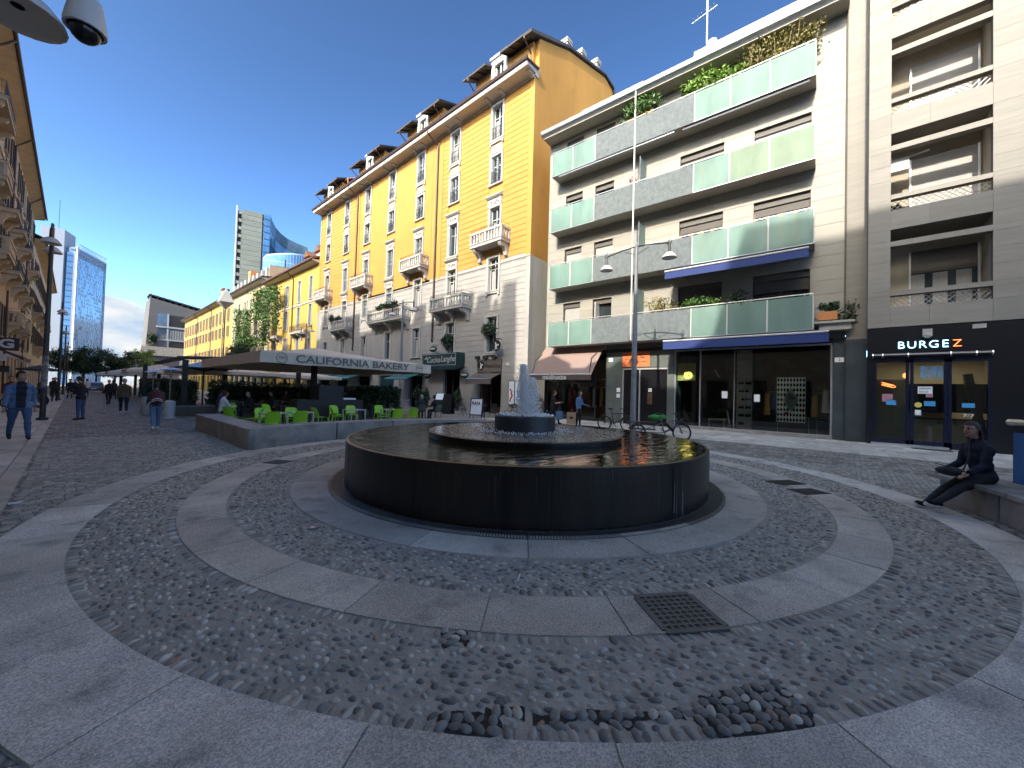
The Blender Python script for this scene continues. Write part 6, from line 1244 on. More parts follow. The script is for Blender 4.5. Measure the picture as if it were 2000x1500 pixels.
for x, y, d, lab in ((4.15, 13.75, 88, 'left front green chair with its back to the bench corner'), (5.05, 13.95, 84, 'right front green chair with its back to the bench corner'),
        (4.45, 15.55, -92, 'lime green chair facing the camera behind the left front table'), (5.45, 15.65, -95, 'lime green chair facing the camera behind the right front table'),
        (3.95, 17.2, 35, 'lime green chair turned sideways at the left end of the terrace'), (4.25, 16.0, 170, 'lime green chair seen from the side beside the long bench block'),
        (6.55, 15.9, 10, 'lime green chair facing right before the dark service counter'), (7.35, 16.1, -20, 'lime green chair angled towards the glass topped table'), (8.35, 16.9, -100, 'lime green chair behind the glass topped table'), (7.75, 17.1, -80, 'lime green chair half hidden behind the middle table'),
        (8.95, 15.2, 160, 'dark shaded green chair between the two right tables'), (9.75, 16.9, -100, 'bright green chair facing the camera behind the right table'), (8.95, 14.25, 75, 'lime green chair with its back to the bench at the right table, left one'), (9.85, 14.45, 72, 'rightmost green chair, next to the fountain, its back to the bench'),
        (5.6, 18.6, -60, 'lime green chair deep in the shade behind the front tables'), (4.6, 20.6, 80, 'lime green chair near the person in a white shirt')): place(gch, x, y, d, lab, first)
gt = make_table('cafe_table', 'table_pale', 'table', 'pale tables on the cafe terrace'); first = [True]
for x, y, d, lab in ((4.5, 14.65, 0, 'pale square table between the left front green chairs'), (5.4, 14.8, 0, 'pale square table between the right front green chairs'), (7.95, 15.9, 5, 'pale table with glasses before the service counter'), (9.5, 15.6, -8, 'pale table with papers among the right green chairs')): place(gt, x, y, d, lab, first)
bt = make_table('cafe_table', 'table_brown', 'table', 'brown tables under the big parasol', .8); bc = make_chair('cafe_chair', 'chair_grey', 'chair', 'chair', 'dark chairs under the big parasol'); f1, f2 = [True], [True]; k = 0
nm = ('front left', 'front', 'front right', 'second row left', 'second row', 'second row right', 'third row left', 'third row', 'third row right', 'last row left', 'last row', 'last row right')
for j, y in enumerate((19.6, 22.0, 24.4, 27.0)):
    for i, x in enumerate((5.9, 8.2, 11.0)):
        if (i, j) == (0, 0): x = 6.6
        place(bt, x, y, random.uniform(-6, 6), nm[k]+' brown table in the shade of the big parasol', f1)
        place(bc, x-.75, y+random.uniform(-.1, .1), random.uniform(-15, 15), 'dark chair on the left side of the '+nm[k]+' brown table', f2); place(bc, x+.75, y+random.uniform(-.1, .1), 180+random.uniform(-15, 15), 'dark chair on the right side of the '+nm[k]+' brown table', f2); k += 1
place(bc, 12.9, 18.0, 60, 'dark chair under the grey haired guest at the terrace end', f2); place(bc, 13.4, 17.4, 100, 'dark chair under the dark haired guest by the bench end', f2)
wc_ = make_chair('cafe_chair', 'wicker_white', 'chair', 'chair', 'pale chairs before the palazzo shops'); wt = make_table('cafe_table', 'wicker_white', 'table', 'pale tables before the palazzo shops'); f1, f2 = [True], [True]
for i, (x, y) in enumerate(((18.6, 28.9), (18.2, 31.2), (18.8, 33.6), (17.0, 30.0))):
    lab = ('nearest', 'second', 'farthest', 'outermost')[i]; place(wt, x, y, 0, lab+' pale grey table before the teal door', f1); place(wc_, x, y-.75, 90, 'pale grey chair on the near side of the '+lab+' table by the teal door', f2); place(wc_, x, y+.75, -90, 'pale grey chair on the far side of the '+lab+' table by the teal door', f2)
def folding_chair(loc, rz, label):
    t = thing('folding_chair', label, 'chair', loc, rz, 'dark folding chairs by the gelato shop')
    for y in (-.19, .19):
        b = MB(); b.tube([(-.22, y, .86), (.22, y, 0)], .012, 5); b.build('leg', 'iron', t); b = MB(); b.tube([(.20, y*.9, .45), (-.24, y*.9, 0)], .012, 5); b.build('leg', 'iron', t)
    for i in range(5): cube('seat_slat', 'timber_dark', t, -.18+i*.08, -.2, .445, -.12+i*.08, .2, .46)
    for z in (.62, .72, .82): cube('back_slat', 'timber_dark', t, -.215, -.2, z, -.20, .2, z+.06)
for i, (x, y, d) in enumerate(((17.6, 17.0, 80), (18.2, 16.2, 170), (18.3, 15.2, -60), (19.2, 16.6, 200), (19.3, 15.6, 20), (18.5, 18.9, 70), (17.4, 19.6, 0))): folding_chair((x, y, .015), R(d), 'dark slatted folding chair '+('before the menu board', 'left of the small round table', 'nearest the fountain jet', 'against the gelato shop wall', 'by the ice cream posters', 'before the gelato doorway', 'facing the gelato doorway')[i])
for i, (x, y) in enumerate(((18.8, 16.0), (17.9, 18.2))):
    t = thing('bistro_table', ('small round dark table by the ice cream posters', 'small round dark table before the gelato doorway')[i], 'table', (x, y, .015), 0, 'bistro tables'); b = MB(); b.lathe([(0, .72), (.3, .72), (.3, .70), (0, .70)], 20); b.build('tabletop', 'iron_worn', t); b = MB(); b.tube([(0, 0, .02), (0, 0, .7)], .025, 8); b.lathe([(.2, 0), (.18, .02), (.03, .05)], 16); b.build('stand', 'iron', t)
# service counter, hedges, heaters, boards
t = thing('service_counter', 'dark grey service counter with tall cabinet around the parasol post', 'counter', (7.9, 18.4, 0)); ML('counter_dark', (.022, .022, .024), .6, var=.15)
b = MB(); b.box(-1.5, -.45, 0, 1.5, .45, 1.08); b.build('body', 'counter_dark', t); b = MB(); b.box(-.55, -.35, 1.085, .55, .45, 1.72); b.build('cabinet', 'counter_dark', t); b = MB(); b.box(.6, -.3, 1.083, 1.2, .2, 1.16); b.build('tray', 'paper', t)
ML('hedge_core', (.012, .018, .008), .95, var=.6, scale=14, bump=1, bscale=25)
def hedge(loc, lx, ly, h, label, seed, n=1500, m='leaf_dark'):
    random.seed(seed); t = thing('hedge', label, 'hedge', loc, 0, 'planter hedges of the terrace'); b = MB()
    for i in range(n):
        x, y, z = random.uniform(-lx/2, lx/2), random.uniform(-ly/2, ly/2), random.uniform(.5, h); s_ = random.randrange(4)
        if s_ == 0: y = -ly/2
        elif s_ == 1: z = h
        elif s_ == 2: x = random.choice((-lx/2, lx/2))
        b.leaf((x+random.gauss(0, .07), y+random.gauss(0, .07), z+random.gauss(0, .08)), random.uniform(.06, .13))
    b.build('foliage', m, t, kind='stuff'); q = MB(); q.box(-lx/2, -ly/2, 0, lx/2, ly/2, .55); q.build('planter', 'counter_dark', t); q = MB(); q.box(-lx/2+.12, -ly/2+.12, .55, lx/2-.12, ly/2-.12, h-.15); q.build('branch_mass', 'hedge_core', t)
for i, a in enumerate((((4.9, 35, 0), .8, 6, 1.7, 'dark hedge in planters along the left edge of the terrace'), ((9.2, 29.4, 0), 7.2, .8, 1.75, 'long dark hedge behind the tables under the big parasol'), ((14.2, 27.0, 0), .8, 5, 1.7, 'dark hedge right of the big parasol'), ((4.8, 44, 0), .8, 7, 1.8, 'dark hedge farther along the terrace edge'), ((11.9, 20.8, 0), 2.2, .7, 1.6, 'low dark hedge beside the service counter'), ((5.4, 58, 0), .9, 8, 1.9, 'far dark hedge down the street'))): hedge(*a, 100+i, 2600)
def heater(loc, label):
    t = thing('patio_heater', label, 'heater', loc, 0, 'patio heaters'); b = MB(); b.lathe([(0, 0), (.26, 0), (.26, .05), (.22, .08), (.22, .78), (.10, .84), (0, .84)], 18); b.build('base', 'white_paint', t, smooth=True); b = MB(); b.tube([(0, 0, .84), (0, 0, 2.0)], .03, 8); b.build('pole', 'chrome', t); b = MB(); b.lathe([(.07, 2.0), (.09, 2.22), (.42, 2.24), (.40, 2.26), (.12, 2.34), (0, 2.35)], 18); b.build('reflector', 'chrome', t, smooth=True)
heater((2.95, 23.6, 0), 'white based patio heater beside the woman with the backpack'); heater((3.05, 30.5, 0), 'white based patio heater farther along the terrace edge')
t = thing('waste_bin', 'pale stone waste bin at the terrace edge', 'bin', (2.55, 26.8, 0)); b = MB(); b.lathe([(.26, 0), (.28, .05), (.30, .85), (.26, .92), (.2, .92), (.18, .5)], 14); b.build('bin_body', 'plaster_grey', t, smooth=True)
t = thing('planter_box', 'low wooden planter box behind the bench end', 'planter', (4.1, 25.5, 0)); 
for i in range(4): cube('plank', 'table_brown', t, -.9, -.4, .02+i*.12, .9, .4, .13+i*.12)
def easel(loc, rz, label, face):
    t = thing('menu_board', label, 'board', loc, rz)
    for y in (-.36, .36): b = MB(); b.tube([(-.22, y, 0), (0, y, 1.28)], .022, 5); b.build('leg', 'black', t); b = MB(); b.tube([(.30, y, 0), (0, y, 1.25)], .018, 5); b.build('leg', 'black', t)
    b = MB(); b.m = 0; b.obox((-.10, 0, .80), .03, .78, .98, 0, 0, .17); b.m = 1; b.obox((-.118, 0, .80), .012, .66, .86, 0, 0, .17); b.build('board', ['black', face], t)
    return t
e1 = easel((14.95, 15.65, .0), R(20), 'black easel board with white ice cream poster beside the restaurant', 'paper')
for i, (y, z, m) in enumerate(((.2, 1.02, 'cloth_red'), (.06, 1.0, 'cloth_red'), (-.08, 1.02, 'st_pink'), (-.2, 1.0, 'cloth_red'), (.18, .66, 'cloth_black'), (0, .62, 'cloth_black'), (-.18, .66, 'cloth_black'))): b = MB(); b.obox((-.127+(.80-z)*.17, y, z), .008, .08, .14, 0, 0, .17); b.build('print', m, e1)
t = thing('menu_lectern', 'dark menu lectern with slanted white menu page', 'menu stand', (18.6, 23.6, .0), R(30)); b = MB(); b.box(-.3, -.35, 0, .3, .35, .95); b.build('stand', 'green_dark', t); b = MB(); b.obox((-.1, 0, 1.15), .75, .8, .05, 0, 0, -.85); b.build('desk', 'green_dark', t); b = MB(); b.obox((-.13, 0, 1.18), .6, .6, .02, 0, 0, -.85); b.build('menu_page', 'paper', t)
t = thing('chalk_board', 'tall black folding board beside the restaurant doorway', 'board', (17.6, 21.4, 0), R(15)); b = MB(); b.obox((-.15, 0, .7), .04, .75, 1.4, 0, 0, .14); b.build('front_panel', 'black', t); b = MB(); b.obox((.16, 0, .7), .04, .75, 1.4, 0, 0, -.14); b.build('rear_panel', 'black', t)
for i, (y, m, lab) in enumerate(((18.32, 'paper', 'ice cream poster in black frame on the white wall'), (17.72, 'st_blue', 'blue ice cream poster next to the fountain jet'))):
    t = thing('poster', lab, 'poster', (20.9, y, .75)); b = MB(); b.box(-.04, -.3, 0, .02, .3, 1.75); b.build('frame', 'black', t); b = MB(); b.box(-.05, -.25, .05, -.041, .25, 1.7); b.build('sheet', 'paper', t); q = MB(); rr = random.Random(i); 
    for j in range(7): q.sph((-.052, rr.uniform(-.16, .16), .3+j*.13), (.006, .07, .10), 8, 5)
    q.build('print', 'cloth_red' if i == 0 else 'st_blue', t)
for i, (x, y, r, h, lab) in enumerate(((20.2, 28.9, .30, .6, 'bushy potted olive left of the restaurant doorway'), (20.2, 23.4, .28, .5, 'potted shrub right of the restaurant doorway'), (18.9, 25.8, .3, .45, 'potted shrub before the menu lectern'))): bush('potted_plant', (x, y, .75+h*.3), (r, r, h), 700, 'leaf_dark', .08, lab, seed=120+i, pot=lambda t: MB().lathe([(.14, -.72), (.2, -.2), (.22, -.2), (.22, -.15), (0, -.15)], 12).build('pot', 'counter_dark', t))
# ---------------------------------------------------------------- kiosk box behind the bench
t = thing('kiosk', 'blue metal kiosk box with steel top edge at the right border', 'kiosk', (9.78, -1.93, 0), R(-154.6)); ML('kiosk_blue', (.010, .13, .36), .4, var=.05, scale=1, coat=.2); ML('kiosk_light', (.05, .28, .50), .5, var=.4, scale=3)
b = MB(); b.box(0, .03, 0, 1.9, 1.3, 1.36); b.build('body', 'burg_navy', t); b = MB(); b.box(.05, .0, .08, 1.85, .028, 1.24); b.build('panel', 'kiosk_blue', t); b = MB(); b.box(-.02, .1, .08, -.001, 1.2, 1.3); b.build('side_panel', 'kiosk_light', t); b = MB(); b.tube([(-.04, .02, 1.40), (1.95, .02, 1.40)], .05, 10); b.box(-.04, .04, 1.365, 1.95, 1.34, 1.42); b.build('steel_top', 'chrome', t, smooth=True)
# ---------------------------------------------------------------- bicycles
ML('rubber', (.012, .012, .012), .7, var=.1); ML('frame_grey', (.07, .075, .08), .35, var=.05); ML('bag_green', (.03, .22, .035), .7, var=.2, scale=6, bump=.6, bscale=9)
def wheel(mb_t, x, r, w_=.028):
    b = MB(); b.tube([(x+r*cos(2*pi*i/32), 0, r+w_+r*sin(2*pi*i/32)) for i in range(33)], w_, 8, caps=False); o = b.build('tyre', 'rubber', mb_t, smooth=2); b = MB(); b.tube([(x+(r-w_)*cos(2*pi*i/32), 0, r+w_+(r-w_)*sin(2*pi*i/32)) for i in range(33)], .012, 5, caps=False); b.tube([(x, -.05, r+w_), (x, .05, r+w_)], .03, 8)
    for i in range(14): a = 2*pi*i/14; b.tube([(x, .02*(-1)**i, r+w_), (x+(r-w_)*cos(a), 0, r+w_+(r-w_)*sin(a))], .0025, 3, caps=False)
    b.build('rim', 'iron_worn', mb_t)
def bicycle(loc, rz, label, cargo=False, m='frame_grey', r=.31, lean=0., group=None):
    t = thing('bicycle', label, 'bicycle', loc, rz, group); t.rotation_euler = (lean, 0, rz); L_ = 1.55 if cargo else 1.05; rr = r if not cargo else .27; wheel(t, 0, r); wheel(t, -L_, rr); z = r+.03; bbx = -.62 if not cargo else -.62; b = MB()
    hd_, hl = (-.20, 0, .88), (-.12, 0, .62); st_p = (bbx-.12, 0, .86)
    for P, q in (((hl, (bbx, 0, z-.02)), .034 if cargo else .024), (((-.18, 0, .80), (bbx-.08, 0, .62 if cargo else .78)), .020), (((bbx, 0, z-.02), st_p), .020), ((hd_, hl), .026), (((bbx, 0, z-.02), (-L_, .05, rr+.03)), .014), (((bbx, 0, z-.02), (-L_, -.05, rr+.03)), .014), (((bbx-.09, 0, .66), (-L_, .05, rr+.03)), .012), (((bbx-.09, 0, .66), (-L_, -.05, rr+.03)), .012)): b.tube(P, q, 7)
    b.build('frame', m, t, smooth=2); b = MB(); b.tube([hl, (-.06, .06, .5), (0, .05, z)], .014, 6); b.tube([hl, (-.06, -.06, .5), (0, -.05, z)], .014, 6); b.build('fork', m, t); b = MB(); b.tube([hd_, (-.22, 0, 1.0)], .016, 6); b.tube([(-.34, .30, 1.02), (-.22, .16, 1.03), (-.20, 0, 1.0), (-.22, -.16, 1.03), (-.34, -.30, 1.02)], .013, 6); b.build('handlebar', 'iron', t)
    b = MB(); b.tube([st_p, (bbx-.15, 0, .97)], .014, 6); b.sph((bbx-.17, 0, 1.0), (.14, .07, .04), 10, 6); b.build('saddle', 'rubber', t, smooth=2); b = MB(); b.tube([(bbx, -.07, z-.02), (bbx, .07, z-.02)], .02, 6); b.tube([(bbx, .07, z-.02), (bbx+.10, .07, z-.16)], .011, 5); b.tube([(bbx, -.07, z-.02), (bbx-.10, -.07, z+.12)], .011, 5); b.obox((bbx+.10, .12, z-.16), .09, .10, .02); b.obox((bbx-.10, -.12, z+.12), .09, .10, .02); b.tube([(bbx+.09*cos(2*pi*i/16), .055, z-.02+.09*sin(2*pi*i/16)) for i in range(17)], .008, 4); b.build('crank', 'iron', t)
    b = MB()
    for P in (((.26, 0, z+.22), (.12, 0, z+.36), (-.08, 0, z+.36), (-.26, 0, z+.24)), ((-L_+.1, 0, rr*2+.1), (-L_-.15, 0, rr*2+.06), (-L_-.32, 0, rr+.12))): b.tube(P, .022, 5)
    b.build('mudguard', 'iron', t)
    if cargo:
        b = MB(); b.box(-L_-.35, -.14, .66, bbx-.28, .14, .69); b.box(-L_-.35, -.15, .40, bbx-.3, -.13, .43); b.box(-L_-.35, .13, .40, bbx-.3, .15, .43)
        for x in (-L_-.3, -L_, bbx-.35):
            for y in (-.14, .14): b.tube([(x, y, .41), (x, y*.9, .67)], .012, 5)
        b.build('cargo_rack', 'iron', t); b = MB(); b.obox((bbx+.18, 0, .52), .40, .075, .09, 0, 0, .78); b.build('battery', 'black_gloss', t); b = MB(); b.box(-.1, -.06, .72, .10, .06, .76); b.tube([(-.06, 0, .8), (.05, 0, .82)], .035, 8); b.build('front_light', 'iron', t)
    return t
bicycle((14.85, 4.62, 0), R(-60), 'grey cargo bicycle with battery and green bag beside the fountain', True)
bg_ = thing('bag', 'green cloth bag strapped on the cargo bicycle rack', 'bag', (15.52, 5.78, .69), R(-60)); b = MB(); rr = random.Random(3)
b.sph((0, 0, .13), (.36, .20, .14), 18, 10); b.v = [(x+rr.uniform(-.012, .012), y, z+.025*sin(9*x+3*y)+rr.uniform(-.008, .008)) for x, y, z in b.v]; b.build('cloth', 'bag_green', bg_, smooth=2); b = MB(); b.tube([(-.05, -.21, .02), (-.03, -.12, .24), (0, 0, .28), (.02, .12, .24), (.0, .21, .02)], .012, 5); b.tube([(-.25, -.12, .05), (-.05, 0, .275), (.22, .1, .10)], .012, 5); b.build('strap', 'black', bg_)
bicycle((16.75, 7.6, .017), R(-75), 'dark bicycle leaning at the foot of the double armed lamp', False, 'black', lean=-.08)
bicycle((-.86, 7.12, .025), R(12), 'dark bicycle of which only a tyre shows at the left border', False, 'black')
for i, (y, d) in enumerate(((34.2, 20), (35.2, 24), (36.3, 18))): bicycle((-1.25, y, .025), R(d), ('nearest', 'middle', 'farthest')[i]+' dark bicycle parked on the left pavement', False, 'black', group='bicycles parked on the left pavement')
# shop signs and awnings of the left row
t = thing('projecting_sign', 'black square sign with white letter G on the left house', 'sign', (-2.92, 41.5, 3.9)); b = MB(); b.box(-.62, -.06, -.42, .45, .06, .42); b.build('plate', 'black', t); text('letter', 'G', .78, 'white_paint', t, (-.06, -.065, 0), basis=FACE_MY, bold=.03, sx=1.15); b = MB(); b.tube([(-.85, 0, .3), (-.62, 0, .3)], .03, 5); b.build('bracket', 'iron', t)
for i, (y, z, m) in enumerate(((41.0, 3.0, 'white_paint'), (43.5, 2.3, 'black'), (52, 3.6, 'white_paint'), (63, 3.5, 'plaster_grey'))): t = thing('projecting_sign', ('small white sign under the letter G sign', 'small black sign low on the left house', 'white square sign beyond the letter G sign', 'grey hanging sign far along the left row')[i], 'sign', (-3.25, y, z)); b = MB(); b.box(-.5, -.05, -.22, .3, .05, .22); b.build('plate', m, t); b = MB(); b.tube([(-.65, 0, .1), (-.5, 0, .1)], .03, 5); b.build('bracket', 'iron', t)
aw = thing('awning', 'dark red shop awning on the left row', 'awning', (-3.9, 47, 0)); ML('awn_red', (.10, .035, .03), .8, var=.1)
b = MB(); b._a([(0, -3, 3.9), (0, 3, 3.9), (1.5, 3, 3.2), (1.5, -3, 3.2), (0, -3, 3.85), (0, 3, 3.85), (1.5, 3, 2.95), (1.5, -3, 2.95)], [(0, 1, 2, 3), (7, 6, 5, 4), (0, 3, 7, 4), (2, 1, 5, 6), (3, 2, 6, 7)]); b.build('cloth', 'awn_red', aw)
pu = parasol('parasol', (-2.2, 58, 0), 2.6, 3.0, 2.45, 2.6, 3.0, 'counter_dark', 'dark parasol on the left pavement', None, post=.07)
# ---------------------------------------------------------------- parked car far down the street
ML('car_paint', (.14, .15, .165), .3, var=.03, coat=.6); ML('car_light', (.35, .02, .02), .3, var=0)
def car(loc, rz, label):
    t = thing('parked_car', label, 'car', loc, rz); b = MB(); n = 10
    pr = [(-2.15, .35), (-2.2, .75), (-2.05, .98), (-1.75, 1.02), (-1.45, 1.38), (-.9, 1.52), (.2, 1.52), (.75, 1.35), (1.2, 1.0), (2.0, .88), (2.2, .65), (2.15, .32)]
    hw = lambda z: .90-.02*(z-.6)**2-(.20*(z-1.0)/.5 if z > 1.0 else 0); V = []
    for s in (-1, 1): V += [(x, s*hw(z), z) for x, z in pr]
    k = len(pr); b._a(V, [tuple(range(k)), tuple(range(k, 2*k))[::-1]]+[((i+1) % k, i, k+i, k+(i+1) % k) for i in range(k)]); b.build('body', 'car_paint', t)
    b = MB(); b._a([(-1.80, -.74, 1.05), (-1.80, .74, 1.05), (-1.47, .66, 1.38), (-1.47, -.66, 1.38)], [(0, 3, 2, 1)]); b.v = [(x-.02, y, z+.01) for x, y, z in b.v]; b.build('rear_window', 'pane', t)
    for s in (-1, 1): b = MB(); b._a([(-1.4, s*.905, 1.03), (.95, s*.905, 1.03), (.45, s*.80, 1.42), (-1.1, s*.78, 1.45)], [(0, 1, 2, 3), (3, 2, 1, 0)]); b.build('side_window', 'pane', t); b = MB(); b.box(-2.22, s*.72-.15, .72, -2.15, s*.72+.15, .92); b.build('tail_light', 'car_light', t)
    b = MB(); b.box(-2.23, -.26, .58, -2.20, .26, .70); b.build('number_plate', 'paper', t); b = MB(); b.box(-2.24, -.85, .36, -2.1, .85, .54); b.build('bumper', 'iron', t)
    for x in (-1.35, 1.35):
        for s in (-1, 1): b = MB(); b.tube([(x, s*.74, .32), (x, s*.92, .32)], .32, 18); w_ = b.build('wheel', 'rubber', t); b = MB(); b.tube([(x, s*.90, .32), (x, s*.93, .32)], .19, 12); b.build('rim', 'chrome', w_)
car((1.9, 76, 0), R(86), 'grey car parked far down the street seen from behind')
# ================================================================ people
SK = {}
def cmat(name, c, **k):
    if name not in M: ML(name, c, .85, var=.14, scale=9, bump=.3, bscale=30, **k)
    return name
ML('skin', (.42, .235, .16), .55, var=.06); ML('skin_pale', (.50, .30, .22), .55, var=.06); ML('hair_dark', (.018, .012, .009), .7, var=.3, scale=20); ML('hair_grey', (.36, .35, .34), .6, var=.2, scale=20); ML('hair_brown', (.045, .024, .014), .65, var=.3, scale=20)
for n_, c in (('denim', (.085, .15, .27)), ('jeans', (.045, .085, .165)), ('jeans_light', (.10, .17, .28)), ('navy', (.010, .012, .022)), ('black_cloth', (.012, .012, .013)), ('charcoal', (.028, .030, .036)), ('white_cloth', (.62, .61, .58)), ('brown_cloth', (.10, .065, .04)), ('green_grey', (.045, .06, .055)), ('sole_white', (.60, .60, .58)), ('blue_cloth', (.03, .05, .16)), ('maroon', (.10, .02, .025)), ('jacket_navy', (.012, .017, .034))): cmat(n_, c)
def rotY(v, a): return Vector((v.x*cos(a)+v.z*sin(a), v.y, -v.x*sin(a)+v.z*cos(a)))
def person(loc, rz, label, top, bottom, shoe='black_cloth', skin='skin', hair='hair_dark', h=1.74, legs=((.35, .12), (-.30, .35)), arms=((-.3, .12, .3), (.35, .12, .4)), lean=.04, sit=None, head=(0, 0), long_sleeve=True, voxel=.024, long_hair=False, tee=None, wide=1., bald=False, fingers=False, glasses=False, spread=.0, group=None):
    """body grown from limbs and remeshed into one skin; faces +x, feet at the origin"""
    S = h/1.74; b = MB(); bones = []
    hipz = .93; pel = Vector((0, 0, hipz))
    def up(p): return pel+rotY(Vector(p), lean)
    # trunk
    for x, z, rx, ry, rz_ in ((-.01, .0, .125, .165, .13), (0, .14, .115, .158, .15), (.0, .30, .125, .165, .17), (-.005, .42, .115, .175, .13), (-.01, .50, .075, .14, .07)): b.sph(up((x, 0, z)), (rx, ry*wide, rz_), 14, 9)
    if wide > 1.04: b.sph((0, 0, hipz-.03), (.145, .19*wide, .15), 14, 8)
    bones.append((up((0, 0, .02)), up((0, 0, .46)), 'top', .15)); nk = up((0, 0, .53)); hd = up((.035, 0, .70)); b.tube([up((-.01, 0, .50)), hd], [.062, .052], 9); bones.append((up((0, 0, .56)), hd, 'skin', .06))
    hy, hp = head; Rm = Matrix.Rotation(hy, 3, 'Z') @ Matrix.Rotation(hp, 3, 'Y')
    hc = hd+Vector((.012, 0, .03)); b.sph(hc, (.098, .078, .122), 16, 12, Rm); b.sph(hc+Rm @ Vector((.025, 0, -.06)), (.068, .058, .062), 12, 8, Rm); b.sph(hc+Rm @ Vector((.100, 0, -.015)), (.022, .016, .026), 8, 6, Rm)
    for s in (-1, 1): b.sph(hc+Rm @ Vector((-.005, s*.080, -.01)), (.022, .012, .032), 8, 6, Rm)
    bones.append((hc, hc+Rm @ Vector((0, 0, .03)), 'skin', .11)); feet = []; hands = []
    for s, (th, kn) in zip((1, -1), legs):
        hip = pel+Vector((0, s*.092*wide, -.03)); d = rotY(Vector((0, s*spread, -1)).normalized(), -th); k = hip+d*.43; d2 = rotY(d, kn); a = k+d2*.42; b.tube([hip, hip.lerp(k, .5), k, k.lerp(a, .35), a], [.098*wide, .082*wide, .062, .060, .043], 10); b.sph(hip, .10*wide, 10, 7); b.sph(k, .063, 8, 6)
        fd = rotY(Vector((1, 0, -.05)), 0 if sit is None else -.35) if abs(kn-th) < .5 or sit is not None else rotY(Vector((1, 0, -.05)), (kn-th)*.8); b.tube([a+Vector((-.02, 0, -.01)), a+fd*.05+Vector((0, 0, -.045)), a+fd*.17+Vector((0, 0, -.06))], [.05, .048, .036], 8); b.sph(a+Vector((-.03, 0, -.05)), (.05, .042, .04), 8, 6)
        bones += [(hip, k, 'bottom', .09), (k, a+(k-a)*.05, 'bottom', .055), (a+Vector((-.03, 0, -.05)), a+fd*.17+Vector((0, 0, -.06)), 'shoe', .055)]; feet.append(a)
    for s, (sw, ab, el_) in zip((1, -1), arms):
        sh = up((-.005, s*.172*wide, .44)); d = rotY(Vector((0, s*sin(ab*.6), -cos(ab*.6))), -sw); e = sh+d*.29; d2 = rotY(d, -el_); w_ = e+d2*.245; b.tube([sh, sh.lerp(e, .5), e, w_], [.066, .062, .054, .040], 9); b.sph(sh+Vector((0, -s*.012, -.01)), .066, 9, 7); hh = w_+d2*.075; b.sph(hh, (.032, .028, .050), 9, 6)
        bones += [(sh, e, 'top', .055), (e, w_, 'top' if long_sleeve else 'skin', .04), (w_+d2*.03, hh+d2*.05, 'skin', .035)]; hands.append((w_, hh, d2, s))
    me = b.mesh('person', []); o = bpy.data.objects.new('tmp', me); C.objects.link(o); md = o.modifiers.new('r', 'REMESH'); md.mode = 'VOXEL'; md.voxel_size = voxel; sm = o.modifiers.new('s', 'SMOOTH'); sm.factor = .5; sm.iterations = 2
    bpy.context.view_layer.update(); dg = bpy.context.evaluated_depsgraph_get(); nm = bpy.data.meshes.new_from_object(o.evaluated_get(dg)); bpy.data.objects.remove(o)
    cols = {'top': top, 'bottom': bottom, 'shoe': shoe, 'skin': skin, 'tee': tee or top}; slots = list(cols); nm.materials.clear()
    for sl in slots: nm.materials.append(M[cols[sl]])
    idx = []; inv = Matrix.Rotation(-lean, 3, 'Y')
    for p in nm.polygons:
        c = p.center; best = 9; kd = 'top'
        for A, B_, kind, r in bones:
            ab = B_-A; t = max(0, min(1, (c-A).dot(ab)/max(1e-9, ab.length_squared))); d = (c-(A+ab*t)).length-r
            if d < best: best, kd = d, kind
        if kd == 'bottom' and c.z > hipz+(-.10 if wide > 1.04 else .02) and sit is None: kd = 'top'
        if kd == 'top' and c.z < hipz-(.12 if wide > 1.04 else .05) and abs(c.y) < .2 and sit is None and best > -.2 and (c-pel).length < .22: kd = 'bottom'
        if tee and kd == 'top' and c.x > .05 and abs(c.y) < .085 and c.z > hipz-.1: kd = 'tee'
        idx.append(slots.index(kd))
    nm.polygons.foreach_set('material_index', idx); nm.polygons.foreach_set('use_smooth', [True]*len(idx))
    from mathutils import noise
    kinds = [set() for _ in nm.vertices]
    for p in nm.polygons:
        for vi in p.vertices: kinds[vi].add(slots[p.material_index])
    for v in nm.vertices:
        if kinds[v.index] & {'top', 'bottom', 'tee'} and 'skin' not in kinds[v.index]: v.co += v.normal*(.010*noise.noise(v.co*9)+.007*noise.noise(Vector((v.co.x*14, v.co.y*14, v.co.z*26)))+.004)
    extra = MB()
    if fingers:
        for w_, hh, d2, s in hands:
            a_ = Vector((0, 1, 0)); n_ = d2.cross(a_).normalized(); a_ = n_.cross(d2).normalized()
            for i, L_ in enumerate((.060, .068, .064, .050)): p0 = hh+d2*.035+a_*(-.024+.016*i); extra.tube([p0, p0+d2*L_*.5-n_*.006, p0+d2*L_*.85-n_*.028], [.0095, .009, .007], 6)
            p0 = w_+d2*.04+a_*.028; extra.tube([p0, p0+d2*.035+a_*.022, p0+d2*.062+a_*.020-n_*.01], [.011, .010, .007], 6)
    if extra.v:
        bm = bmesh.new(); bm.from_mesh(nm); em = extra.mesh('tmp', []); em.polygons.foreach_set('use_smooth', [True]*len(em.polygons)); k0 = len(bm.faces); bm.from_mesh(em); bm.faces.ensure_lookup_table()
        for f in bm.faces[k0:]: f.material_index = slots.index('skin')
        bm.to_mesh(nm); bm.free()
    zmin = min(v.co.z for v in nm.vertices); nm.transform(Matrix.Translation((0, 0, -zmin))); nm.transform(Matrix.Scale(S, 4)); off = Vector((0, 0, -zmin))
    nm.name = 'person'; t = bpy.data.objects.new('person', nm); C.objects.link(t); t.location = loc; t.rotation_euler = (0, 0, rz); tag(t, label, 'person', group)
    if sit is not None: t.location = (loc[0], loc[1], loc[2])
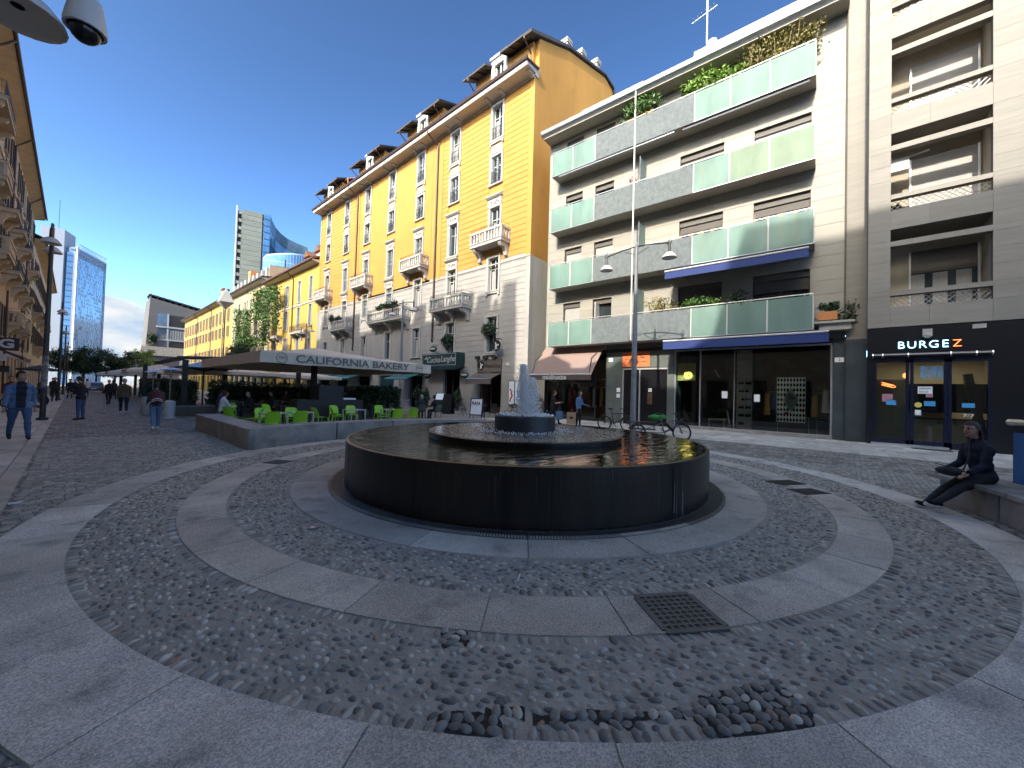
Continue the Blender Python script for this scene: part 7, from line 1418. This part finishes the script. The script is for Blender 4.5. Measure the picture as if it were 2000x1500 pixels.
    # hair and face
    if not bald:
        q = MB(); q.sph((0, 0, 0), (.112, .092, .134), 18, 12); fs = []
        for f in q.f:
            c = sum((Vector(q.v[i]) for i in f), Vector())/len(f)
            if c.z > .055 or (c.x < .02 and c.z > -.035) or (c.x < -.03 and c.z > -.085): fs.append(f)
        q.f = fs; q.mi = [0]*len(fs)
        if long_hair: q.lathe([(.088, .02), (.098, -.06), (.095, -.16), (.075, -.25), (.04, -.29)], 12, (-.025, 0, 0), a0=pi*.52, a1=pi*1.48)
        q.v = [tuple((hc+off+Rm @ (Vector(v)+Vector((-.008, 0, .008))))*S) for v in q.v]; q.build('hair', hair, t, smooth=2)
    if fingers:
        q = MB(); q.m = 0
        for s in (-1, 1): q.sph((.083, s*.030, .018), (.010, .012, .007), 6, 4); q.m = 1; q.obox((.086, s*.030, .038), .012, .034, .008); q.m = 0
        q.m = 2; q.obox((.086, 0, -.060), .014, .045, .010)
        if glasses:
            q.m = 0
            for s in (-1, 1): q.tube([(.098, s*.033+.020*cos(i*.63), .016+.018*sin(i*.63)) for i in range(11)], .003, 4); q.tube([(.098, s*.052, .02), (.0, s*.082, .022)], .003, 4)
        q.v = [tuple((hc+off+Rm @ Vector(v))*S) for v in q.v]; q.build('face', ['black_gloss', hair, 'maroon'], t)
    t['_h'] = 0; del t['_h']
    return t, [(hc+off)*S, [(w_+off)*S for w_, *_ in hands], (nk+off)*S, [(f+off)*S for f in feet], (pel+off)*S]
WALK = ((.42, .10), (-.28, .38)); WALK2 = ((-.26, .42), (.40, .08)); STAND = ((.03, .03), (-.04, .02))
person((-.92, 16.6, .025), R(-82), 'person in open denim shirt over navy tee and jeans striding along the left pavement', 'denim', 'jeans', 'navy', h=1.76, legs=WALK, arms=((-.35, .18, .35), (.25, .20, .25)), head=(.75, .05), tee='navy', voxel=.017, wide=1.14, fingers=True, spread=.03)
person((.22, 24.1, .0), R(150), 'person in white tee with black vest and blue jeans standing in the street', 'black_cloth', 'jeans', 'black_cloth', h=1.72, legs=STAND, arms=((.3, .1, 1.0), (.25, .1, 1.0)), long_sleeve=False, head=(.1, .3), wide=1.05)
person((1.66, 39.3, 0), R(95), 'person in black with light cap walking away far down the street', 'black_cloth', 'black_cloth', h=1.7, legs=WALK2, hair='hair_grey')
person((1.72, 27.9, 0), R(86), 'grey haired person in brown jacket walking away', 'brown_cloth', 'navy', 'sole_white', hair='hair_grey', h=1.76, legs=WALK, wide=1.15, arms=((-.15, .12, .5), (.15, .12, .5)))
bp_, info = person((1.9, 18.0, 0), R(88), 'person in light jeans and grey tee walking away with a striped backpack', 'green_grey', 'jeans_light', 'sole_white', h=1.60, legs=WALK2, long_sleeve=False, hair='hair_dark', voxel=.02, arms=((.2, .2, .9), (-.1, .15, .5)))
t = thing('backpack', 'dark backpack with white zigzag stripe on the walking person', 'backpack', (1.9, 17.83, 1.12), R(88)); b = MB(); b.sph((0, 0, 0), (.11, .17, .24), 14, 9); b.sph((-.08, 0, -.06), (.06, .13, .12), 12, 7); b.build('bag_body', 'maroon', t, smooth=2); b = MB(); b.tube([(-.125, .14, -.08), (-.145, .07, -.03), (-.15, 0, -.015), (-.145, -.07, -.03), (-.125, -.14, -.08)], .014, 5); b.tube([(-.11, .15, -.13), (-.14, 0, -.06), (-.11, -.15, -.13)], .012, 5); b.build('stripe', 'sole_white', t); b = MB()
for s in (-1, 1): b.tube([(.06, s*.10, .2), (.16, s*.11, .26), (.2, s*.12, .1), (.08, s*.13, -.15)], .018, 5)
b.build('strap', 'black_cloth', t)
person((16.75, 11.75, .017), R(-70), 'person in black tee and dark trousers looking down at a phone by the dress shop', 'black_cloth', 'navy', 'black_cloth', h=1.74, legs=WALK, arms=((.35, .1, 1.45), (.35, .1, 1.5)), long_sleeve=False, head=(0, .35), voxel=.02, fingers=True)
ML('bag_blue', (.10, .17, .30), .7, var=.05); t = thing('shopping_bag', 'small blue shopping bag hanging from the arm of the person in black', 'bag', (16.55, 11.2, .75), R(-70)); b = MB(); b.box(-.17, -.06, -.42, .17, .06, 0); b.build('bag_body', 'bag_blue', t); b = MB(); b.tube([(-.08, 0, 0), (-.06, 0, .22), (.06, 0, .22), (.08, 0, 0)], .008, 5); b.build('handle', 'bag_blue', t)
person((16.7, 10.15, .017), R(-95), 'person in light denim jacket carrying a big paper bag', 'denim', 'black_cloth', 'black_cloth', hair='hair_brown', h=1.72, legs=STAND, arms=((.3, .12, 1.1), (.05, .15, .1)), head=(.3, .05), long_hair=True, voxel=.02, fingers=True)
ML('kraft', (.36, .24, .14), .8, var=.08); t = thing('shopping_bag', 'big brown paper bag with dark oval print', 'bag', (16.35, 10.35, .62), R(-60)); b = MB(); b.box(-.22, -.09, -.44, .22, .09, .12); b.build('bag_body', 'kraft', t); b = MB(); b.tube([(-.09, -.095, -.05), (-.09, -.088, -.05)], .01, 5); b.sph((0, -.095, -.14), (.10, .006, .055), 14, 6); b.sph((-.222, 0, -.14), (.006, .06, .05), 14, 6); b.build('print', 'black', t); b = MB(); b.tube([(-.08, 0, .12), (-.06, 0, .26), (.06, 0, .26), (.08, 0, .12)], .008, 5); b.build('handle', 'kraft', t)
# the seated woman
wm, info = person((9.20, -1.55, .0), R(124), 'person in dark navy jacket with glasses sitting on the concrete bench, legs stretched', 'jacket_navy', 'charcoal', 'black_cloth', skin='skin_pale', hair='hair_brown', h=1.66, legs=((1.16, .18), (1.10, .30)), arms=((.30, .05, .80), (.26, .05, .85)), lean=.16, sit=1, head=(.12, .05), long_hair=True, voxel=.014, fingers=True, glasses=True, spread=.04)
wm.location.z = .475-(info[4].z-.125*.954)
b = MB()
for f in info[3]:
    b.tube([f+Vector((-.06, 0, -.075)), f+Vector((.05, 0, -.075)), f+Vector((.17, 0, -.04))], [.032, .036, .030], 8)
b.build('shoe_sole', 'sole_white', wm)
t = thing('shoulder_bag', 'dark shoulder bag on the lap of the seated woman', 'bag', (9.02, -1.20, .60), R(124)); b = MB(); b.sph((0, 0, .02), (.15, .19, .07), 14, 8); b.build('bag_body', 'charcoal', t, smooth=2); b = MB(); b.tube([(-.06, .12, .05), (-.16, .10, .25), (-.25, .02, .50), (-.30, -.06, .52)], .010, 5); b.build('strap', 'black', t)
t = thing('phone', 'dark phone held by the seated woman', 'phone', (8.88, -1.10, .715), R(110)); b = MB(); b.obox((0, 0, 0), .15, .075, .01, 0, 0, -.25); b.build('case', 'black_gloss', t)
# guests and passers by
def seated(x, y, d, lab, top, bottom, hair='hair_dark', z=.02):
    o, inf = person((x, y, 0), R(d), lab, top, bottom, hair=hair, h=1.68, legs=((1.5, 1.5), (1.45, 1.4)), arms=((.5, .12, 1.2), (.45, .12, 1.1)), lean=.12, sit=1, voxel=.028, group='seated cafe guests'); return o
for a in ((4.1, 19.6, 15, 'seated guest in white shirt at the left end of the terrace', 'white_cloth', 'navy'), (5.3, 20.3, 200, 'seated guest in black facing the white shirt', 'black_cloth', 'black_cloth'), (6.9, 22.6, 190, 'seated guest in dark clothes at a middle table', 'charcoal', 'black_cloth'), (12.9, 18.0, 60, 'grey haired guest seated at the right end of the terrace', 'charcoal', 'navy', 'hair_grey'), (13.4, 17.4, 100, 'dark haired guest in black sitting by the right end of the bench', 'black_cloth', 'black_cloth'), (5.1, 25.0, 10, 'seated guest in dark blue behind the terrace edge', 'blue_cloth', 'black_cloth'), (9.0, 27.2, -100, 'seated guest in maroon at the back of the terrace', 'maroon', 'black_cloth')): seated(*a)
PG2 = 'people farther along the street'
for i, (x, y, d, top, bot, lab) in enumerate(((17.6, 30.8, 0, 'blue_cloth', 'black_cloth', 'person in dark blue standing before the palazzo shops'), (18.2, 29.8, 170, 'black_cloth', 'black_cloth', 'person in black talking near the teal door'), (17.0, 33.2, 40, 'white_cloth', 'navy', 'person with white top near the teal awnings'), (15.6, 42, -90, 'white_cloth', 'jeans', 'person in white walking under the far parasols'), (16.4, 44, -80, 'maroon', 'black_cloth', 'person in maroon walking under the far parasols'), (17.0, 46.5, 90, 'blue_cloth', 'black_cloth', 'person in blue walking away under the far parasols'), (15.2, 47.5, -85, 'black_cloth', 'jeans', 'person in black walking under the far parasols'), (16.2, 50, -90, 'white_cloth', 'black_cloth', 'farthest person in white under the parasols'),
        (-.9, 44, -90, 'black_cloth', 'black_cloth', 'person in black on the left pavement near the bicycles'), (-1.6, 46.5, 90, 'charcoal', 'navy', 'person in grey on the left pavement'), (-.2, 52, -95, 'navy', 'black_cloth', 'person in navy walking along the kerb'), (.9, 58, 90, 'white_cloth', 'jeans', 'person in white walking far down the street'), (2.8, 60, -90, 'blue_cloth', 'black_cloth', 'person in blue far down the street'), (3.3, 70, 90, 'maroon', 'black_cloth', 'person in maroon near the parked car'), (-1.3, 57, -90, 'brown_cloth', 'black_cloth', 'person in brown beside the left houses'), (.1, 63, -90, 'black_cloth', 'navy', 'person in black far along the kerb'), (-2.0, 30.5, -85, 'maroon', 'black_cloth', 'person half hidden behind the denim shirt on the pavement'), (2.4, 50, 95, 'charcoal', 'black_cloth', 'person in charcoal walking away mid street'))):
    person((x, y, .017), R(d), lab, top, bot, h=1.66+.1*((i*7) % 3)/2, legs=WALK if i % 2 else WALK2, voxel=.032, group=PG2, hair=('hair_dark', 'hair_brown', 'hair_dark')[i % 3])
